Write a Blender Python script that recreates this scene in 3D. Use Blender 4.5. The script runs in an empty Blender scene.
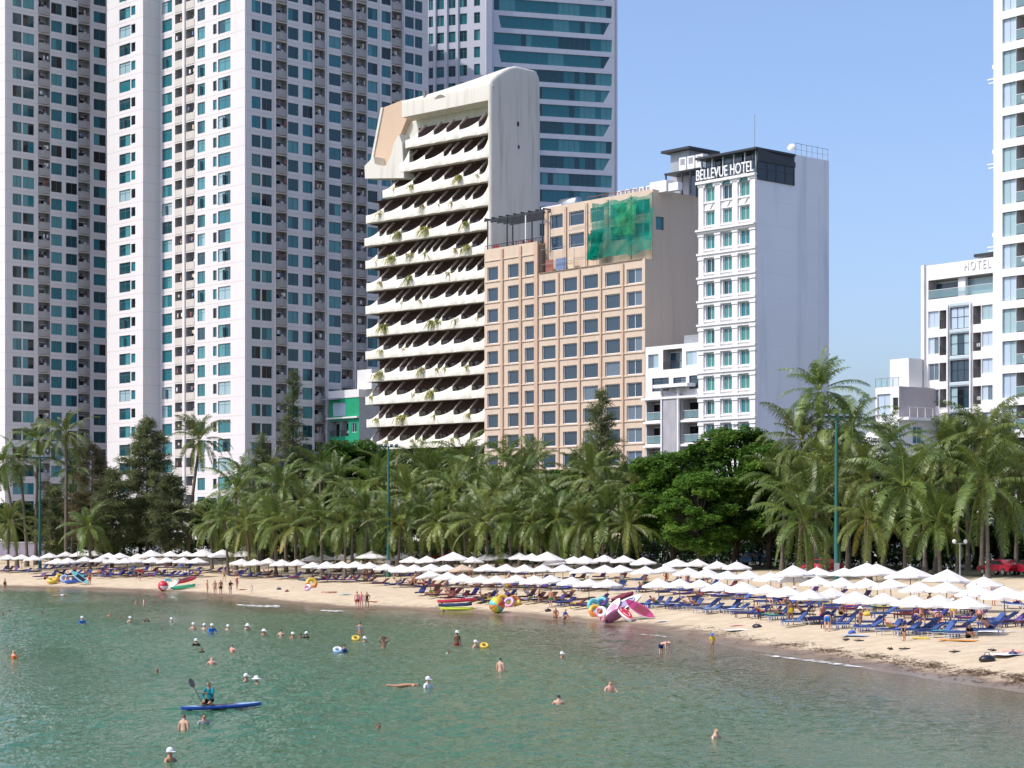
import bpy, bmesh, math, random
import numpy as np
from mathutils import Vector, Matrix, noise as mnoise

R = math.radians
sc = bpy.context.scene
C = sc.collection

# ---------------------------------------------------------------- camera
CAMH, F, HOR = 7.4, 2000.0, 529.0          # eye height above the sea, focal length and horizon row in photo pixels
cd = bpy.data.cameras.new('camera')
cam = bpy.data.objects.new('camera', cd); C.objects.link(cam)
cam.location = (0, 0, CAMH); cam.rotation_euler = (R(90), 0, 0)
cd.sensor_width = 36; cd.lens = 36*F/1024; cd.shift_y = (HOR-384)/1024
cd.clip_start = 0.5; cd.clip_end = 20000
sc.camera = cam

# ---------------------------------------------------------------- light
SUN_EL, SUN_AZ = 52.0, -112.0               # azimuth clockwise from the viewing direction (+Y)
sd = Vector((math.sin(R(SUN_AZ))*math.cos(R(SUN_EL)), math.cos(R(SUN_AZ))*math.cos(R(SUN_EL)), math.sin(R(SUN_EL))))
w = bpy.data.worlds.new('World'); sc.world = w; w.use_nodes = True
nt = w.node_tree; nt.nodes.clear()
wo = nt.nodes.new('ShaderNodeOutputWorld'); bg = nt.nodes.new('ShaderNodeBackground'); sk = nt.nodes.new('ShaderNodeTexSky')
sk.sky_type = 'NISHITA'; sk.sun_disc = False; sk.sun_elevation = R(SUN_EL); sk.sun_rotation = R(SUN_AZ)
sk.altitude = 0; sk.air_density = 0.85; sk.dust_density = 2.8; sk.ozone_density = 5.0
bg.inputs['Strength'].default_value = 0.15
tint = nt.nodes.new('ShaderNodeMix'); tint.data_type = 'RGBA'; tint.blend_type = 'MULTIPLY'; tint.inputs[0].default_value = 1; tint.inputs[7].default_value = (1.0, .95, .955, 1)
nt.links.new(sk.outputs[0], tint.inputs[6]); nt.links.new(tint.outputs[2], bg.inputs[0]); nt.links.new(bg.outputs[0], wo.inputs[0])
sl = bpy.data.lights.new('sun', 'SUN'); sl.energy = 2.15; sl.angle = R(0.5); sl.color = (1.0, 0.95, 0.87)
so = bpy.data.objects.new('sun', sl); C.objects.link(so)
so.rotation_euler = sd.to_track_quat('Z', 'Y').to_euler(); so.location = sd*500
vs = sc.view_settings
vs.view_transform = 'Standard'; vs.look = 'None'; vs.gamma = 1; vs.exposure = 0.74; vs.use_curve_mapping = False

# ---------------------------------------------------------------- helpers
def at(px, py, Y): return Vector(((px-512)/F*Y, Y, CAMH-(py-HOR)*Y/F))
def zpx(py, Y): return CAMH-(py-HOR)*Y/F
def px_of(v): return 512+v[0]/v[1]*F
def py_of(v): return HOR+(CAMH-v[2])/v[1]*F

def tag(o, label=None, cat=None, group=None, kind=None):
    if label: o['label'] = label
    if cat: o['category'] = cat
    if group: o['group'] = group
    if kind: o['kind'] = kind
    return o
def thing(name, label, cat, loc=(0, 0, 0), rz=0, group=None):
    o = bpy.data.objects.new(name, None); C.objects.link(o)
    o.location = loc; o.rotation_euler = (0, 0, rz); o.empty_display_size = .2
    return tag(o, label, cat, group)
def link(name, me, parent=None, loc=(0, 0, 0), rz=0):
    o = bpy.data.objects.new(name, me); C.objects.link(o)
    o.location = loc; o.rotation_euler = (0, 0, rz)
    if parent: o.parent = parent
    return o
def copy_tree(o, parent=None):
    c = o.copy(); C.objects.link(c); c.parent = parent
    for ch in list(o.children): copy_tree(ch, c)
    return c
def ordinal(n):
    one = ['', 'first', 'second', 'third', 'fourth', 'fifth', 'sixth', 'seventh', 'eighth', 'ninth', 'tenth', 'eleventh', 'twelfth', 'thirteenth', 'fourteenth', 'fifteenth', 'sixteenth', 'seventeenth', 'eighteenth', 'nineteenth']
    if n < 20: return one[n]
    t = ['twenty', 'thirty', 'forty', 'fifty', 'sixty', 'seventy', 'eighty', 'ninety'][n//10-2]
    return (t[:-1]+'ieth') if n % 10 == 0 else t+'-'+one[n % 10]

class MB:
    """collects verts and faces of ONE mesh"""
    def __init__(s, M=None): s.v = []; s.f = []; s.m = []; s.sm = []; s.M = M or Matrix.Identity(4); s.col = None
    def add(s, vs, fs, mi=0, smooth=False):
        b = len(s.v); M = s.M
        s.v += [M @ Vector(p) for p in vs]
        for f in fs: s.f.append([b+i for i in f]); s.m.append(mi); s.sm.append(smooth)
        return b
    def quad(s, a, b, c, d, mi=0): s.add([a, b, c, d], [(0, 1, 2, 3)], mi)
    def box(s, x0, x1, y0, y1, z0, z1, mi=0):
        s.add([(x0, y0, z0), (x1, y0, z0), (x1, y1, z0), (x0, y1, z0), (x0, y0, z1), (x1, y0, z1), (x1, y1, z1), (x0, y1, z1)],
              [(0, 3, 2, 1), (4, 5, 6, 7), (0, 1, 5, 4), (1, 2, 6, 5), (2, 3, 7, 6), (3, 0, 4, 7)], mi)
    def tube(s, pts, rad, n=6, mi=0, cap=True, smooth=True):
        pts = [Vector(p) for p in pts]; k = len(pts)
        if not hasattr(rad, '__len__'): rad = [rad]*k
        vs = []; ref = None
        for i, p in enumerate(pts):
            t = (pts[min(i+1, k-1)]-pts[max(i-1, 0)]).normalized()
            if ref is None: ref = Vector((1, 0, 0)) if abs(t.x) < .8 else Vector((0, 1, 0))
            a = t.cross(ref).normalized(); b = t.cross(a).normalized(); ref = -(t.cross(a).cross(Vector((0,0,0)))) if False else ref
            for j in range(n):
                th = 2*math.pi*j/n
                vs.append(p+(a*math.cos(th)+b*math.sin(th))*rad[i])
        fs = [(i*n+j, (i+1)*n+j, (i+1)*n+(j+1) % n, i*n+(j+1) % n) for i in range(k-1) for j in range(n)]
        s.add(vs, fs, mi, smooth)
        if cap:
            s.add(vs[:n], [tuple(range(n))], mi); s.add(vs[-n:], [tuple(reversed(range(n)))], mi)
    def lathe(s, prof, n=16, mi=0, smooth=True, c=(0, 0, 0)):
        vs = [(c[0]+r*math.cos(2*math.pi*j/n), c[1]+r*math.sin(2*math.pi*j/n), c[2]+z) for r, z in prof for j in range(n)]
        fs = [(i*n+j, i*n+(j+1) % n, (i+1)*n+(j+1) % n, (i+1)*n+j) for i in range(len(prof)-1) for j in range(n)]
        s.add(vs, fs, mi, smooth)
    def prism(s, poly, y0, y1, mi=0):
        """poly in x,z, extruded along y"""
        n = len(poly)
        vs = [(x, y0, z) for x, z in poly]+[(x, y1, z) for x, z in poly]
        fs = [tuple(range(n)), tuple(reversed(range(n, 2*n)))]+[(i, i+n, (i+1) % n+n, (i+1) % n) for i in range(n)]
        s.add(vs, fs, mi)
    def mesh(s, name, mats):
        me = bpy.data.meshes.new(name)
        me.from_pydata([tuple(p) for p in s.v], [], s.f)
        for m in (mats if isinstance(mats, (list, tuple)) else [mats]): me.materials.append(m)
        me.polygons.foreach_set('material_index', s.m); me.polygons.foreach_set('use_smooth', s.sm)
        me.update(); return me
    def build(s, name, mats, parent=None, loc=(0, 0, 0), rz=0):
        return link(name, s.mesh(name, mats), parent, loc, rz)

# ---------------------------------------------------------------- materials
def nn(nt, t, **kw):
    n = nt.nodes.new(t)
    for k, v in kw.items(): setattr(n, k, v)
    return n
def mat(name, col, rough=.7, spec=.3, var=.0, vscale=1.0, col2=None, bump=0, bscale=20, metal=0, trans=0, coord='Object', vdetail=4, stretch=None, alpha=1, objrand=0):
    m = bpy.data.materials.new(name); m.use_nodes = True; nt = m.node_tree; L = nt.links
    p = nt.nodes['Principled BSDF']; out = nt.nodes['Material Output']
    p.inputs['Roughness'].default_value = rough; p.inputs['Specular IOR Level'].default_value = spec; p.inputs['Metallic'].default_value = metal
    p.inputs['Base Color'].default_value = (*col, 1); p.inputs['Alpha'].default_value = alpha
    if var > 0 or bump > 0:
        tc = nn(nt, 'ShaderNodeTexCoord'); src = tc.outputs[coord]
        if stretch:
            mp = nn(nt, 'ShaderNodeMapping'); mp.inputs['Scale'].default_value = stretch; L.new(src, mp.inputs[0]); src = mp.outputs[0]
    last = None
    if var > 0:
        n = nn(nt, 'ShaderNodeTexNoise'); n.inputs['Scale'].default_value = vscale; n.inputs['Detail'].default_value = vdetail; L.new(src, n.inputs['Vector'])
        mr = nn(nt, 'ShaderNodeMapRange'); mr.inputs[1].default_value = .3; mr.inputs[2].default_value = .7; L.new(n.outputs[0], mr.inputs[0])
        mx = nn(nt, 'ShaderNodeMix', data_type='RGBA')
        c2 = col2 or tuple(c*(1-var) for c in col)
        mx.inputs[6].default_value = (*col, 1); mx.inputs[7].default_value = (*c2, 1); L.new(mr.outputs[0], mx.inputs[0]); last = mx.outputs[2]
    if objrand > 0:
        oi = nn(nt, 'ShaderNodeObjectInfo'); hs = nn(nt, 'ShaderNodeHueSaturation')
        mr2 = nn(nt, 'ShaderNodeMapRange'); mr2.inputs[3].default_value = 1-objrand; mr2.inputs[4].default_value = 1+objrand
        L.new(oi.outputs['Random'], mr2.inputs[0]); L.new(mr2.outputs[0], hs.inputs['Value'])
        if last: L.new(last, hs.inputs['Color'])
        else: hs.inputs['Color'].default_value = (*col, 1)
        last = hs.outputs[0]
    if last: L.new(last, p.inputs['Base Color'])
    if bump > 0:
        n2 = nn(nt, 'ShaderNodeTexNoise'); n2.inputs['Scale'].default_value = bscale; n2.inputs['Detail'].default_value = 3; L.new(src, n2.inputs['Vector'])
        b = nn(nt, 'ShaderNodeBump'); b.inputs['Strength'].default_value = bump; b.inputs['Distance'].default_value = .05; L.new(n2.outputs[0], b.inputs['Height']); L.new(b.outputs[0], p.inputs['Normal'])
    if trans > 0:
        tr = nn(nt, 'ShaderNodeBsdfTranslucent'); ms = nn(nt, 'ShaderNodeMixShader'); ms.inputs[0].default_value = trans
        if last: L.new(last, tr.inputs[0])
        else: tr.inputs[0].default_value = (*col, 1)
        L.new(p.outputs[0], ms.inputs[1]); L.new(tr.outputs[0], ms.inputs[2]); L.new(ms.outputs[0], out.inputs[0])
    return m
def leafmat(name, ca, cb, cc=None, trans=.3, rough=.55, spec=.35):
    """leaf colour: each leaf carries its own tint (0..1) in the attribute 'tint'"""
    m = bpy.data.materials.new(name); m.use_nodes = True; nt = m.node_tree; L = nt.links
    p = nt.nodes['Principled BSDF']; out = nt.nodes['Material Output']
    at_ = nn(nt, 'ShaderNodeAttribute', attribute_name='tint'); rp = nn(nt, 'ShaderNodeValToRGB')
    e = rp.color_ramp.elements
    e[0].color = (*ca, 1); e[1].color = (*cb, 1); e[1].position = .8
    if cc: x = e.new(1.0); x.color = (*cc, 1)
    L.new(at_.outputs['Fac'], rp.inputs[0])
    oi = nn(nt, 'ShaderNodeObjectInfo'); hs = nn(nt, 'ShaderNodeHueSaturation'); mr2 = nn(nt, 'ShaderNodeMapRange')
    mr2.inputs[3].default_value = .8; mr2.inputs[4].default_value = 1.2
    L.new(oi.outputs['Random'], mr2.inputs[0]); L.new(mr2.outputs[0], hs.inputs['Value']); L.new(rp.outputs[0], hs.inputs['Color'])
    L.new(hs.outputs[0], p.inputs['Base Color'])
    p.inputs['Roughness'].default_value = rough; p.inputs['Specular IOR Level'].default_value = spec
    tr = nn(nt, 'ShaderNodeBsdfTranslucent'); ms = nn(nt, 'ShaderNodeMixShader'); ms.inputs[0].default_value = trans
    L.new(hs.outputs[0], tr.inputs[0]); L.new(p.outputs[0], ms.inputs[1]); L.new(tr.outputs[0], ms.inputs[2]); L.new(ms.outputs[0], out.inputs[0])
    return m

# ---------------------------------------------------------------- the shore
SHORE_PX = [(-900, 562), (-400, 574), (-150, 582), (0, 587), (85, 589), (170, 593), (230, 597), (275, 603), (330, 608), (390, 609), (440, 611), (520, 616.5),
            (580, 622), (640, 627.5), (690, 637), (745, 649), (800, 657), (860, 667), (940, 680), (1024, 692), (1150, 712), (1400, 760), (1900, 850)]
SH = np.array([[(x-512)/F*(CAMH*F/(y-HOR)), CAMH*F/(y-HOR)] for x, y in SHORE_PX])
def sdist(X, Y):
    """signed distance landward from the water's edge"""
    P = np.stack([np.ravel(X), np.ravel(Y)], 1); best = np.full(len(P), 1e9); sgn = np.ones(len(P))
    A = SH[:-1]; B = SH[1:]
    for a, b in zip(A, B):
        d = b-a; t = np.clip(((P-a)@d)/(d@d), 0, 1); q = a+t[:, None]*d; r = P-q; dist = np.hypot(r[:, 0], r[:, 1])
        s = np.sign(-(r[:, 0]*d[1]-r[:, 1]*d[0])); k = dist < best-1e-6
        best = np.where(k, dist, best); sgn = np.where(k, s, sgn)
    return (best*sgn).reshape(np.shape(X))
PROF = np.array([(-400, -9), (-60, -3.2), (-25, -1.7), (-10, -.75), (0, 0), (3, .28), (7, .85), (20, 1.5), (32, 2.2), (42, 3.1), (60, 3.3), (9000, 3.3)])
def zs_of(s): return np.interp(s, PROF[:, 0], PROF[:, 1])
def gz(x, y): return float(zs_of(sdist(np.array([x]), np.array([y])))[0])
def sd1(x, y): return float(sdist(np.array([x]), np.array([y]))[0])
def ground_at(px, py):
    """the ground point seen at a photo pixel"""
    Y = 40.0
    while Y < 420:
        x = (px-512)/F*Y
        if CAMH-(py-HOR)*Y/F <= max(gz(x, Y), 0): return Vector((x, Y, max(gz(x, Y), 0)))
        Y += .5
    return Vector(((px-512)/F*300, 300, 3.3))
def sea_at(px, py):
    Y = CAMH*F/(py-HOR); return Vector(((px-512)/F*Y, Y, 0))
def top_at(px, py, h):
    """base point of something h tall whose tip is seen at a photo pixel"""
    Y = 70.0
    while Y < 420:
        x = (px-512)/F*Y; z = gz(x, Y)
        if CAMH-(py-HOR)*Y/F <= z+h: return Vector((x, Y, z))
        Y += .5
    return Vector(((px-512)/F*300, 300, 3.3))
def sheet(name, xs, ys, zfun, mats, attr=None, keep=None):
    X, Y = np.meshgrid(xs, ys); s = sdist(X, Y); Z = zfun(X, Y, s)
    nx, ny = len(xs), len(ys)
    idx = np.arange(nx*ny).reshape(ny, nx)
    f = np.stack([idx[:-1, :-1], idx[:-1, 1:], idx[1:, 1:], idx[1:, :-1]], -1).reshape(-1, 4)
    if keep is not None:
        k = keep(s).ravel(); f = f[k[f].any(1)]
    me = bpy.data.meshes.new(name)
    used = np.unique(f); remap = np.full(nx*ny, -1); remap[used] = np.arange(len(used)); f = remap[f]
    P = np.stack([X.ravel(), Y.ravel(), Z.ravel()], 1)[used].astype(np.float32); s = s.ravel()[used]
    me.vertices.add(len(P)); me.vertices.foreach_set('co', P.ravel()); me.loops.add(f.size); me.loops.foreach_set('vertex_index', f.ravel().astype(np.int32))
    me.polygons.add(len(f)); me.polygons.foreach_set('loop_start', np.arange(0, f.size, 4, dtype=np.int32)); me.update(calc_edges=True)
    a = me.attributes.new('shore', 'FLOAT', 'POINT'); a.data.foreach_set('value', s.ravel().astype(np.float32))
    me.polygons.foreach_set('use_smooth', np.ones(len(me.polygons), bool))
    me.materials.append(mats); o = link(name, me); o['kind'] = 'structure'; return o
def axis(lo, hi, step, far):
    a = np.arange(lo, hi+.01, step)
    l = lo-np.geomspace(step*2, far, 14)[::-1]; r = hi+np.geomspace(step*2, far, 14)
    return np.concatenate([l, a, r])

def sand_material():
    m = bpy.data.materials.new('sand'); m.use_nodes = True; nt = m.node_tree; L = nt.links; p = nt.nodes['Principled BSDF']
    a = nn(nt, 'ShaderNodeAttribute', attribute_name='shore'); tc = nn(nt, 'ShaderNodeTexCoord')
    def noise(sc_, det=4, st=None):
        n = nn(nt, 'ShaderNodeTexNoise'); n.inputs['Scale'].default_value = sc_; n.inputs['Detail'].default_value = det
        L.new(tc.outputs['Object'], n.inputs['Vector']); return n.outputs[0]
    def ramp(v, lo, hi):
        r = nn(nt, 'ShaderNodeMapRange', interpolation_type='SMOOTHSTEP'); r.inputs[1].default_value = lo; r.inputs[2].default_value = hi; L.new(v, r.inputs[0]); return r.outputs[0]
    def mixc(f, c1, c2):
        x = nn(nt, 'ShaderNodeMix', data_type='RGBA'); L.new(f, x.inputs[0])
        for i, c in ((6, c1), (7, c2)):
            if isinstance(c, tuple): x.inputs[i].default_value = (*c, 1)
            else: L.new(c, x.inputs[i])
        return x.outputs[2]
    def math_(op, u, v):
        x = nn(nt, 'ShaderNodeMath', operation=op)
        for i, c in ((0, u), (1, v)):
            if isinstance(c, (int, float)): x.inputs[i].default_value = c
            else: L.new(c, x.inputs[i])
        return x.outputs[0]
    wob = math_('MULTIPLY', math_('SUBTRACT', noise(.35, 5), .5), 3.0)
    s = math_('ADD', a.outputs['Fac'], wob)
    dry = mixc(ramp(noise(.8, 6), .35, .65), (.56, .455, .31), (.47, .375, .25))
    dry = mixc(ramp(noise(9, 3), .55, .75), dry, (.40, .29, .19))
    wet = mixc(ramp(noise(.6, 5), .35, .65), (.24, .165, .105), (.18, .125, .08))
    c = mixc(ramp(s, 1.2, 2.8), wet, dry)
    bed = mixc(ramp(noise(.3, 5), .4, .6), (.20, .17, .10), (.13, .12, .075))
    c = mixc(ramp(s, -3.0, 0.2), bed, c)
    soil = mixc(ramp(noise(.5, 5), .4, .6), (.10, .09, .055), (.05, .065, .025))
    c = mixc(ramp(s, 40.5, 43.5), c, soil)
    pave = mixc(ramp(noise(.2, 5), .4, .6), (.22, .205, .19), (.17, .16, .15))
    c = mixc(ramp(a.outputs['Fac'], 61.8, 62.0), c, pave)
    L.new(c, p.inputs['Base Color'])
    rr = nn(nt, 'ShaderNodeMapRange'); rr.inputs[1].default_value = .6; rr.inputs[2].default_value = 2.5; rr.inputs[3].default_value = .28; rr.inputs[4].default_value = .9; L.new(s, rr.inputs[0]); L.new(rr.outputs[0], p.inputs['Roughness'])
    b = nn(nt, 'ShaderNodeBump'); b.inputs['Strength'].default_value = .55; b.inputs['Distance'].default_value = .12
    hgt = math_('ADD', math_('MULTIPLY', noise(2.2, 4), 1.0), math_('MULTIPLY', noise(6, 2), .35))
    L.new(math_('MULTIPLY', hgt, ramp(s, .5, 3)), b.inputs['Height']); L.new(b.outputs[0], p.inputs['Normal'])
    return m
def water_material():
    m = bpy.data.materials.new('sea_water'); m.use_nodes = True; nt = m.node_tree; L = nt.links; p = nt.nodes['Principled BSDF']; out = nt.nodes['Material Output']
    a = nn(nt, 'ShaderNodeAttribute', attribute_name='shore'); tc = nn(nt, 'ShaderNodeTexCoord')
    def noise(scl, det, rot=0, sc_=1.0, dist=0):
        mp = nn(nt, 'ShaderNodeMapping'); mp.inputs['Scale'].default_value = scl; mp.inputs['Rotation'].default_value = (0, 0, rot); L.new(tc.outputs['Object'], mp.inputs[0])
        n = nn(nt, 'ShaderNodeTexNoise'); n.inputs['Scale'].default_value = sc_; n.inputs['Detail'].default_value = det; n.inputs['Distortion'].default_value = dist; L.new(mp.outputs[0], n.inputs['Vector']); return n.outputs[0]
    def mt(op, u, v):
        x = nn(nt, 'ShaderNodeMath', operation=op)
        for i, c in ((0, u), (1, v)):
            if isinstance(c, (int, float)): x.inputs[i].default_value = c
            else: L.new(c, x.inputs[i])
        return x.outputs[0]
    big = noise((1, 1, 1), 3, 0, .03)
    s = mt('ADD', a.outputs['Fac'], mt('MULTIPLY', mt('SUBTRACT', big, .5), 26))
    r = nn(nt, 'ShaderNodeValToRGB'); e = r.color_ramp.elements
    e[0].position = 0; e[0].color = WCOL[0]; e[1].position = 1; e[1].color = WCOL[3]
    for pos, c in ((.45, WCOL[1]), (.75, WCOL[2])): x = e.new(pos); x.color = c
    mr = nn(nt, 'ShaderNodeMapRange'); mr.inputs[1].default_value = -70; mr.inputs[2].default_value = 0; L.new(s, mr.inputs[0]); L.new(mr.outputs[0], r.inputs[0])
    L.new(r.outputs[0], p.inputs['Base Color'])
    p.inputs['Roughness'].default_value = .09; p.inputs['Specular IOR Level'].default_value = .38; p.inputs['IOR'].default_value = 1.33
    chop = noise((1.5, .75, 1), 3, R(12), 1.0, .6); fine = noise((4.2, 2.0, 1), 3, R(-18), 1.0, .4); swell = noise((.32, .22, 1), 2, R(30), 1.0)
    gust = nn(nt, 'ShaderNodeMapRange'); gust.inputs[1].default_value = .38; gust.inputs[2].default_value = .62; gust.inputs[3].default_value = .45; gust.inputs[4].default_value = 1.15; L.new(noise((.035, .022, 1), 3, R(20)), gust.inputs[0])
    h = mt('ADD', mt('MULTIPLY', chop, .8), mt('MULTIPLY', fine, .9))
    b = nn(nt, 'ShaderNodeBump'); b.inputs['Distance'].default_value = .20
    calm = nn(nt, 'ShaderNodeMapRange'); calm.inputs[1].default_value = -14; calm.inputs[2].default_value = 0; calm.inputs[3].default_value = .85; calm.inputs[4].default_value = .22
    L.new(a.outputs['Fac'], calm.inputs[0]); L.new(mt('MULTIPLY', calm.outputs[0], gust.outputs[0]), b.inputs['Strength'])
    L.new(h, b.inputs['Height']); L.new(b.outputs[0], p.inputs['Normal'])
    tr = nn(nt, 'ShaderNodeBsdfTransparent'); tr.inputs[0].default_value = (.93, .97, .93, 1)
    gl = nn(nt, 'ShaderNodeBsdfGlossy'); gl.inputs['Roughness'].default_value = .06; L.new(b.outputs[0], gl.inputs['Normal'])
    fr = nn(nt, 'ShaderNodeFresnel'); fr.inputs['IOR'].default_value = 1.33; L.new(b.outputs[0], fr.inputs['Normal'])
    clear = nn(nt, 'ShaderNodeMixShader'); L.new(fr.outputs[0], clear.inputs[0]); L.new(tr.outputs[0], clear.inputs[1]); L.new(gl.outputs[0], clear.inputs[2])
    am = nn(nt, 'ShaderNodeMapRange', interpolation_type='SMOOTHSTEP'); am.inputs[1].default_value = -16; am.inputs[2].default_value = 0; am.inputs[3].default_value = .0; am.inputs[4].default_value = 1.0; L.new(a.outputs['Fac'], am.inputs[0])
    ms = nn(nt, 'ShaderNodeMixShader'); L.new(am.outputs[0], ms.inputs[0]); L.new(p.outputs[0], ms.inputs[1]); L.new(clear.outputs[0], ms.inputs[2]); L.new(ms.outputs[0], out.inputs[0])
    return m
WCOL = [(.030, .128, .072, 1), (.042, .132, .068, 1), (.080, .138, .068, 1), (.14, .13, .078, 1)]
xs = axis(-110, 70, 1.25, 6000); ys = axis(50, 320, 1.25, 8000)
rs = np.random.RandomState(3)
def gzf(X, Y, s): return zs_of(s)+np.where((s > 3) & (s < 40), .05*np.sin(X*1.7+np.sin(Y*.9))*np.sin(Y*1.3), 0)
sheet('ground', xs, ys, gzf, sand_material())
# the sea surface is real wavelets: many small wind waves summed, dying out toward the wet sand
WR_ = np.random.RandomState(12); WAVES = []
for i in range(70):
    lam = .42*(4.2)**WR_.rand(); th = R(-70)+WR_.normal(0, .75); WAVES.append((2*math.pi/lam*math.cos(th), 2*math.pi/lam*math.sin(th), WR_.rand()*6.283, lam, i))
def sea_z(X, Y, s):
    near = (np.abs(X) < 140) & (Y < 262) & (Y > 30); x, y = X[near], Y[near]; h = np.zeros_like(x)
    gust = .62+.38*np.sin(x*.11+1.3*np.sin(y*.045))*np.sin(y*.05+.9*np.sin(x*.06)+.6)+.18*np.sin(x*.31+y*.12)
    for kx, ky, ph, lam, i in WAVES: h += WSLOPE*math.sqrt(2/70)*lam/6.283*np.sin(kx*x+ky*y+ph)
    Z = np.zeros_like(X); Z[near] = h*gust*np.clip(-s[near]/14, .10, 1)-.01; return Z
WSLOPE = .235
xw = np.concatenate([-80-np.geomspace(.5, 3000, 22)[::-1], np.arange(-80, 36, .2), 36+np.geomspace(.5, 3000, 22)]); yw = np.concatenate([[-3000, -400, -60, 10, 30, 40, 46], np.arange(50, 258, .22), 258+np.geomspace(.5, 3000, 16)])
sheet('sea_water', xw, yw, sea_z, water_material(), keep=lambda s: s < 3)
# ================================================================ BUILDINGS
def glass(name, col, rough=.08, spec=.55):
    m = bpy.data.materials.new(name); m.use_nodes = True; nt = m.node_tree; L = nt.links; p = nt.nodes['Principled BSDF']
    p.inputs['Roughness'].default_value = rough; p.inputs['Specular IOR Level'].default_value = spec
    tc = nn(nt, 'ShaderNodeTexCoord'); n = nn(nt, 'ShaderNodeTexNoise'); n.inputs['Scale'].default_value = .9; n.inputs['Detail'].default_value = 2; L.new(tc.outputs['Object'], n.inputs['Vector'])
    wv = nn(nt, 'ShaderNodeTexWave'); wv.inputs['Scale'].default_value = 2.2; wv.inputs['Distortion'].default_value = 1.5; L.new(tc.outputs['Object'], wv.inputs['Vector'])
    mx = nn(nt, 'ShaderNodeMix', data_type='RGBA'); mx.inputs[6].default_value = (*[c*.72 for c in col], 1); mx.inputs[7].default_value = (*[min(1, c*1.3) for c in col], 1)
    L.new(wv.outputs['Fac'], mx.inputs[0]); L.new(mx.outputs[2], p.inputs['Base Color'])
    b = nn(nt, 'ShaderNodeBump'); b.inputs['Strength'].default_value = .05; b.inputs['Distance'].default_value = .1; L.new(n.outputs[0], b.inputs['Height']); L.new(b.outputs[0], p.inputs['Normal'])
    return m
G = {
 'dark': glass('glass_dark_teal', (.010, .060, .075)), 'teal': glass('glass_teal', (.016, .155, .185)), 'cur': glass('glass_curtained', (.07, .26, .28), .2),
 'blk': glass('glass_black', (.006, .009, .012)), 'blue': glass('glass_slate', (.026, .055, .085)), 'blue2': glass('glass_slate_curtained', (.11, .155, .20), .15),
 'pale': glass('glass_pale_curtain', (.30, .44, .47), .15), 'pale2': glass('glass_pale_blue', (.42, .52, .62), .12), 'brown': glass('glass_brown', (.045, .022, .018)),
 'tg': glass('glass_green_curtain', (.05, .22, .20), .2)}
GK = list(G)
frame_white = mat('window_frame_white', (.72, .73, .74), .4)
frame_grey = mat('window_frame_grey', (.16, .19, .20), .4, .4)
metal_dark = mat('dark_metal', (.03, .034, .04), .45, .4)
metal_grey = mat('grey_metal', (.32, .34, .36), .45, .4, var=.25, vscale=2)
steel = mat('stainless', (.55, .55, .55), .3, .5, metal=1.0)
white_paint = mat('white_paint', (.78, .77, .76), .7, .2, var=.07, vscale=.5)
def stained(name, col, dirt, amt=.5, streak=(1.2, 1.2, .06), sc_=.8, rough=.8, big=.06, lo=.52, hi=.8):
    """painted render with rain streaks and large uneven patches"""
    m = bpy.data.materials.new(name); m.use_nodes = True; nt = m.node_tree; L = nt.links; p = nt.nodes['Principled BSDF']; p.inputs['Roughness'].default_value = rough; p.inputs['Specular IOR Level'].default_value = .2
    tc = nn(nt, 'ShaderNodeTexCoord'); mp = nn(nt, 'ShaderNodeMapping'); mp.inputs['Scale'].default_value = streak; L.new(tc.outputs['Object'], mp.inputs[0])
    n = nn(nt, 'ShaderNodeTexNoise'); n.inputs['Scale'].default_value = sc_; n.inputs['Detail'].default_value = 6; L.new(mp.outputs[0], n.inputs['Vector'])
    mr = nn(nt, 'ShaderNodeMapRange'); mr.inputs[1].default_value = lo; mr.inputs[2].default_value = hi; mr.inputs[4].default_value = amt; L.new(n.outputs[0], mr.inputs[0])
    n2 = nn(nt, 'ShaderNodeTexNoise'); n2.inputs['Scale'].default_value = .12; n2.inputs['Detail'].default_value = 4; L.new(tc.outputs['Object'], n2.inputs['Vector'])
    mx0 = nn(nt, 'ShaderNodeMix', data_type='RGBA'); mx0.inputs[6].default_value = (*col, 1); mx0.inputs[7].default_value = (*[c*(1-2*big) for c in col], 1); L.new(n2.outputs[0], mx0.inputs[0])
    mx = nn(nt, 'ShaderNodeMix', data_type='RGBA'); mx.inputs[7].default_value = (*dirt, 1); L.new(mx0.outputs[2], mx.inputs[6]); L.new(mr.outputs[0], mx.inputs[0]); L.new(mx.outputs[2], p.inputs['Base Color'])
    return m
DL = Vector((-1900, 2000, 0)).normalized(); DR = Vector((2105, 2000, 0)).normalized()
def facing(a): return Vector((-a, 2000, 0)).normalized(), Vector((4e6/a, 2000, 0)).normalized()
GZ = 3.3
def on_line(p, d, px):
    k = (px-512)/F
    return (k*p.y-p.x)/(d.x-k*d.y)
def fmat(pL, d): return Matrix.Translation(Vector((pL.x, pL.y, 0))) @ Matrix.Rotation(math.atan2(d.y, d.x), 4, 'Z')

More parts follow.
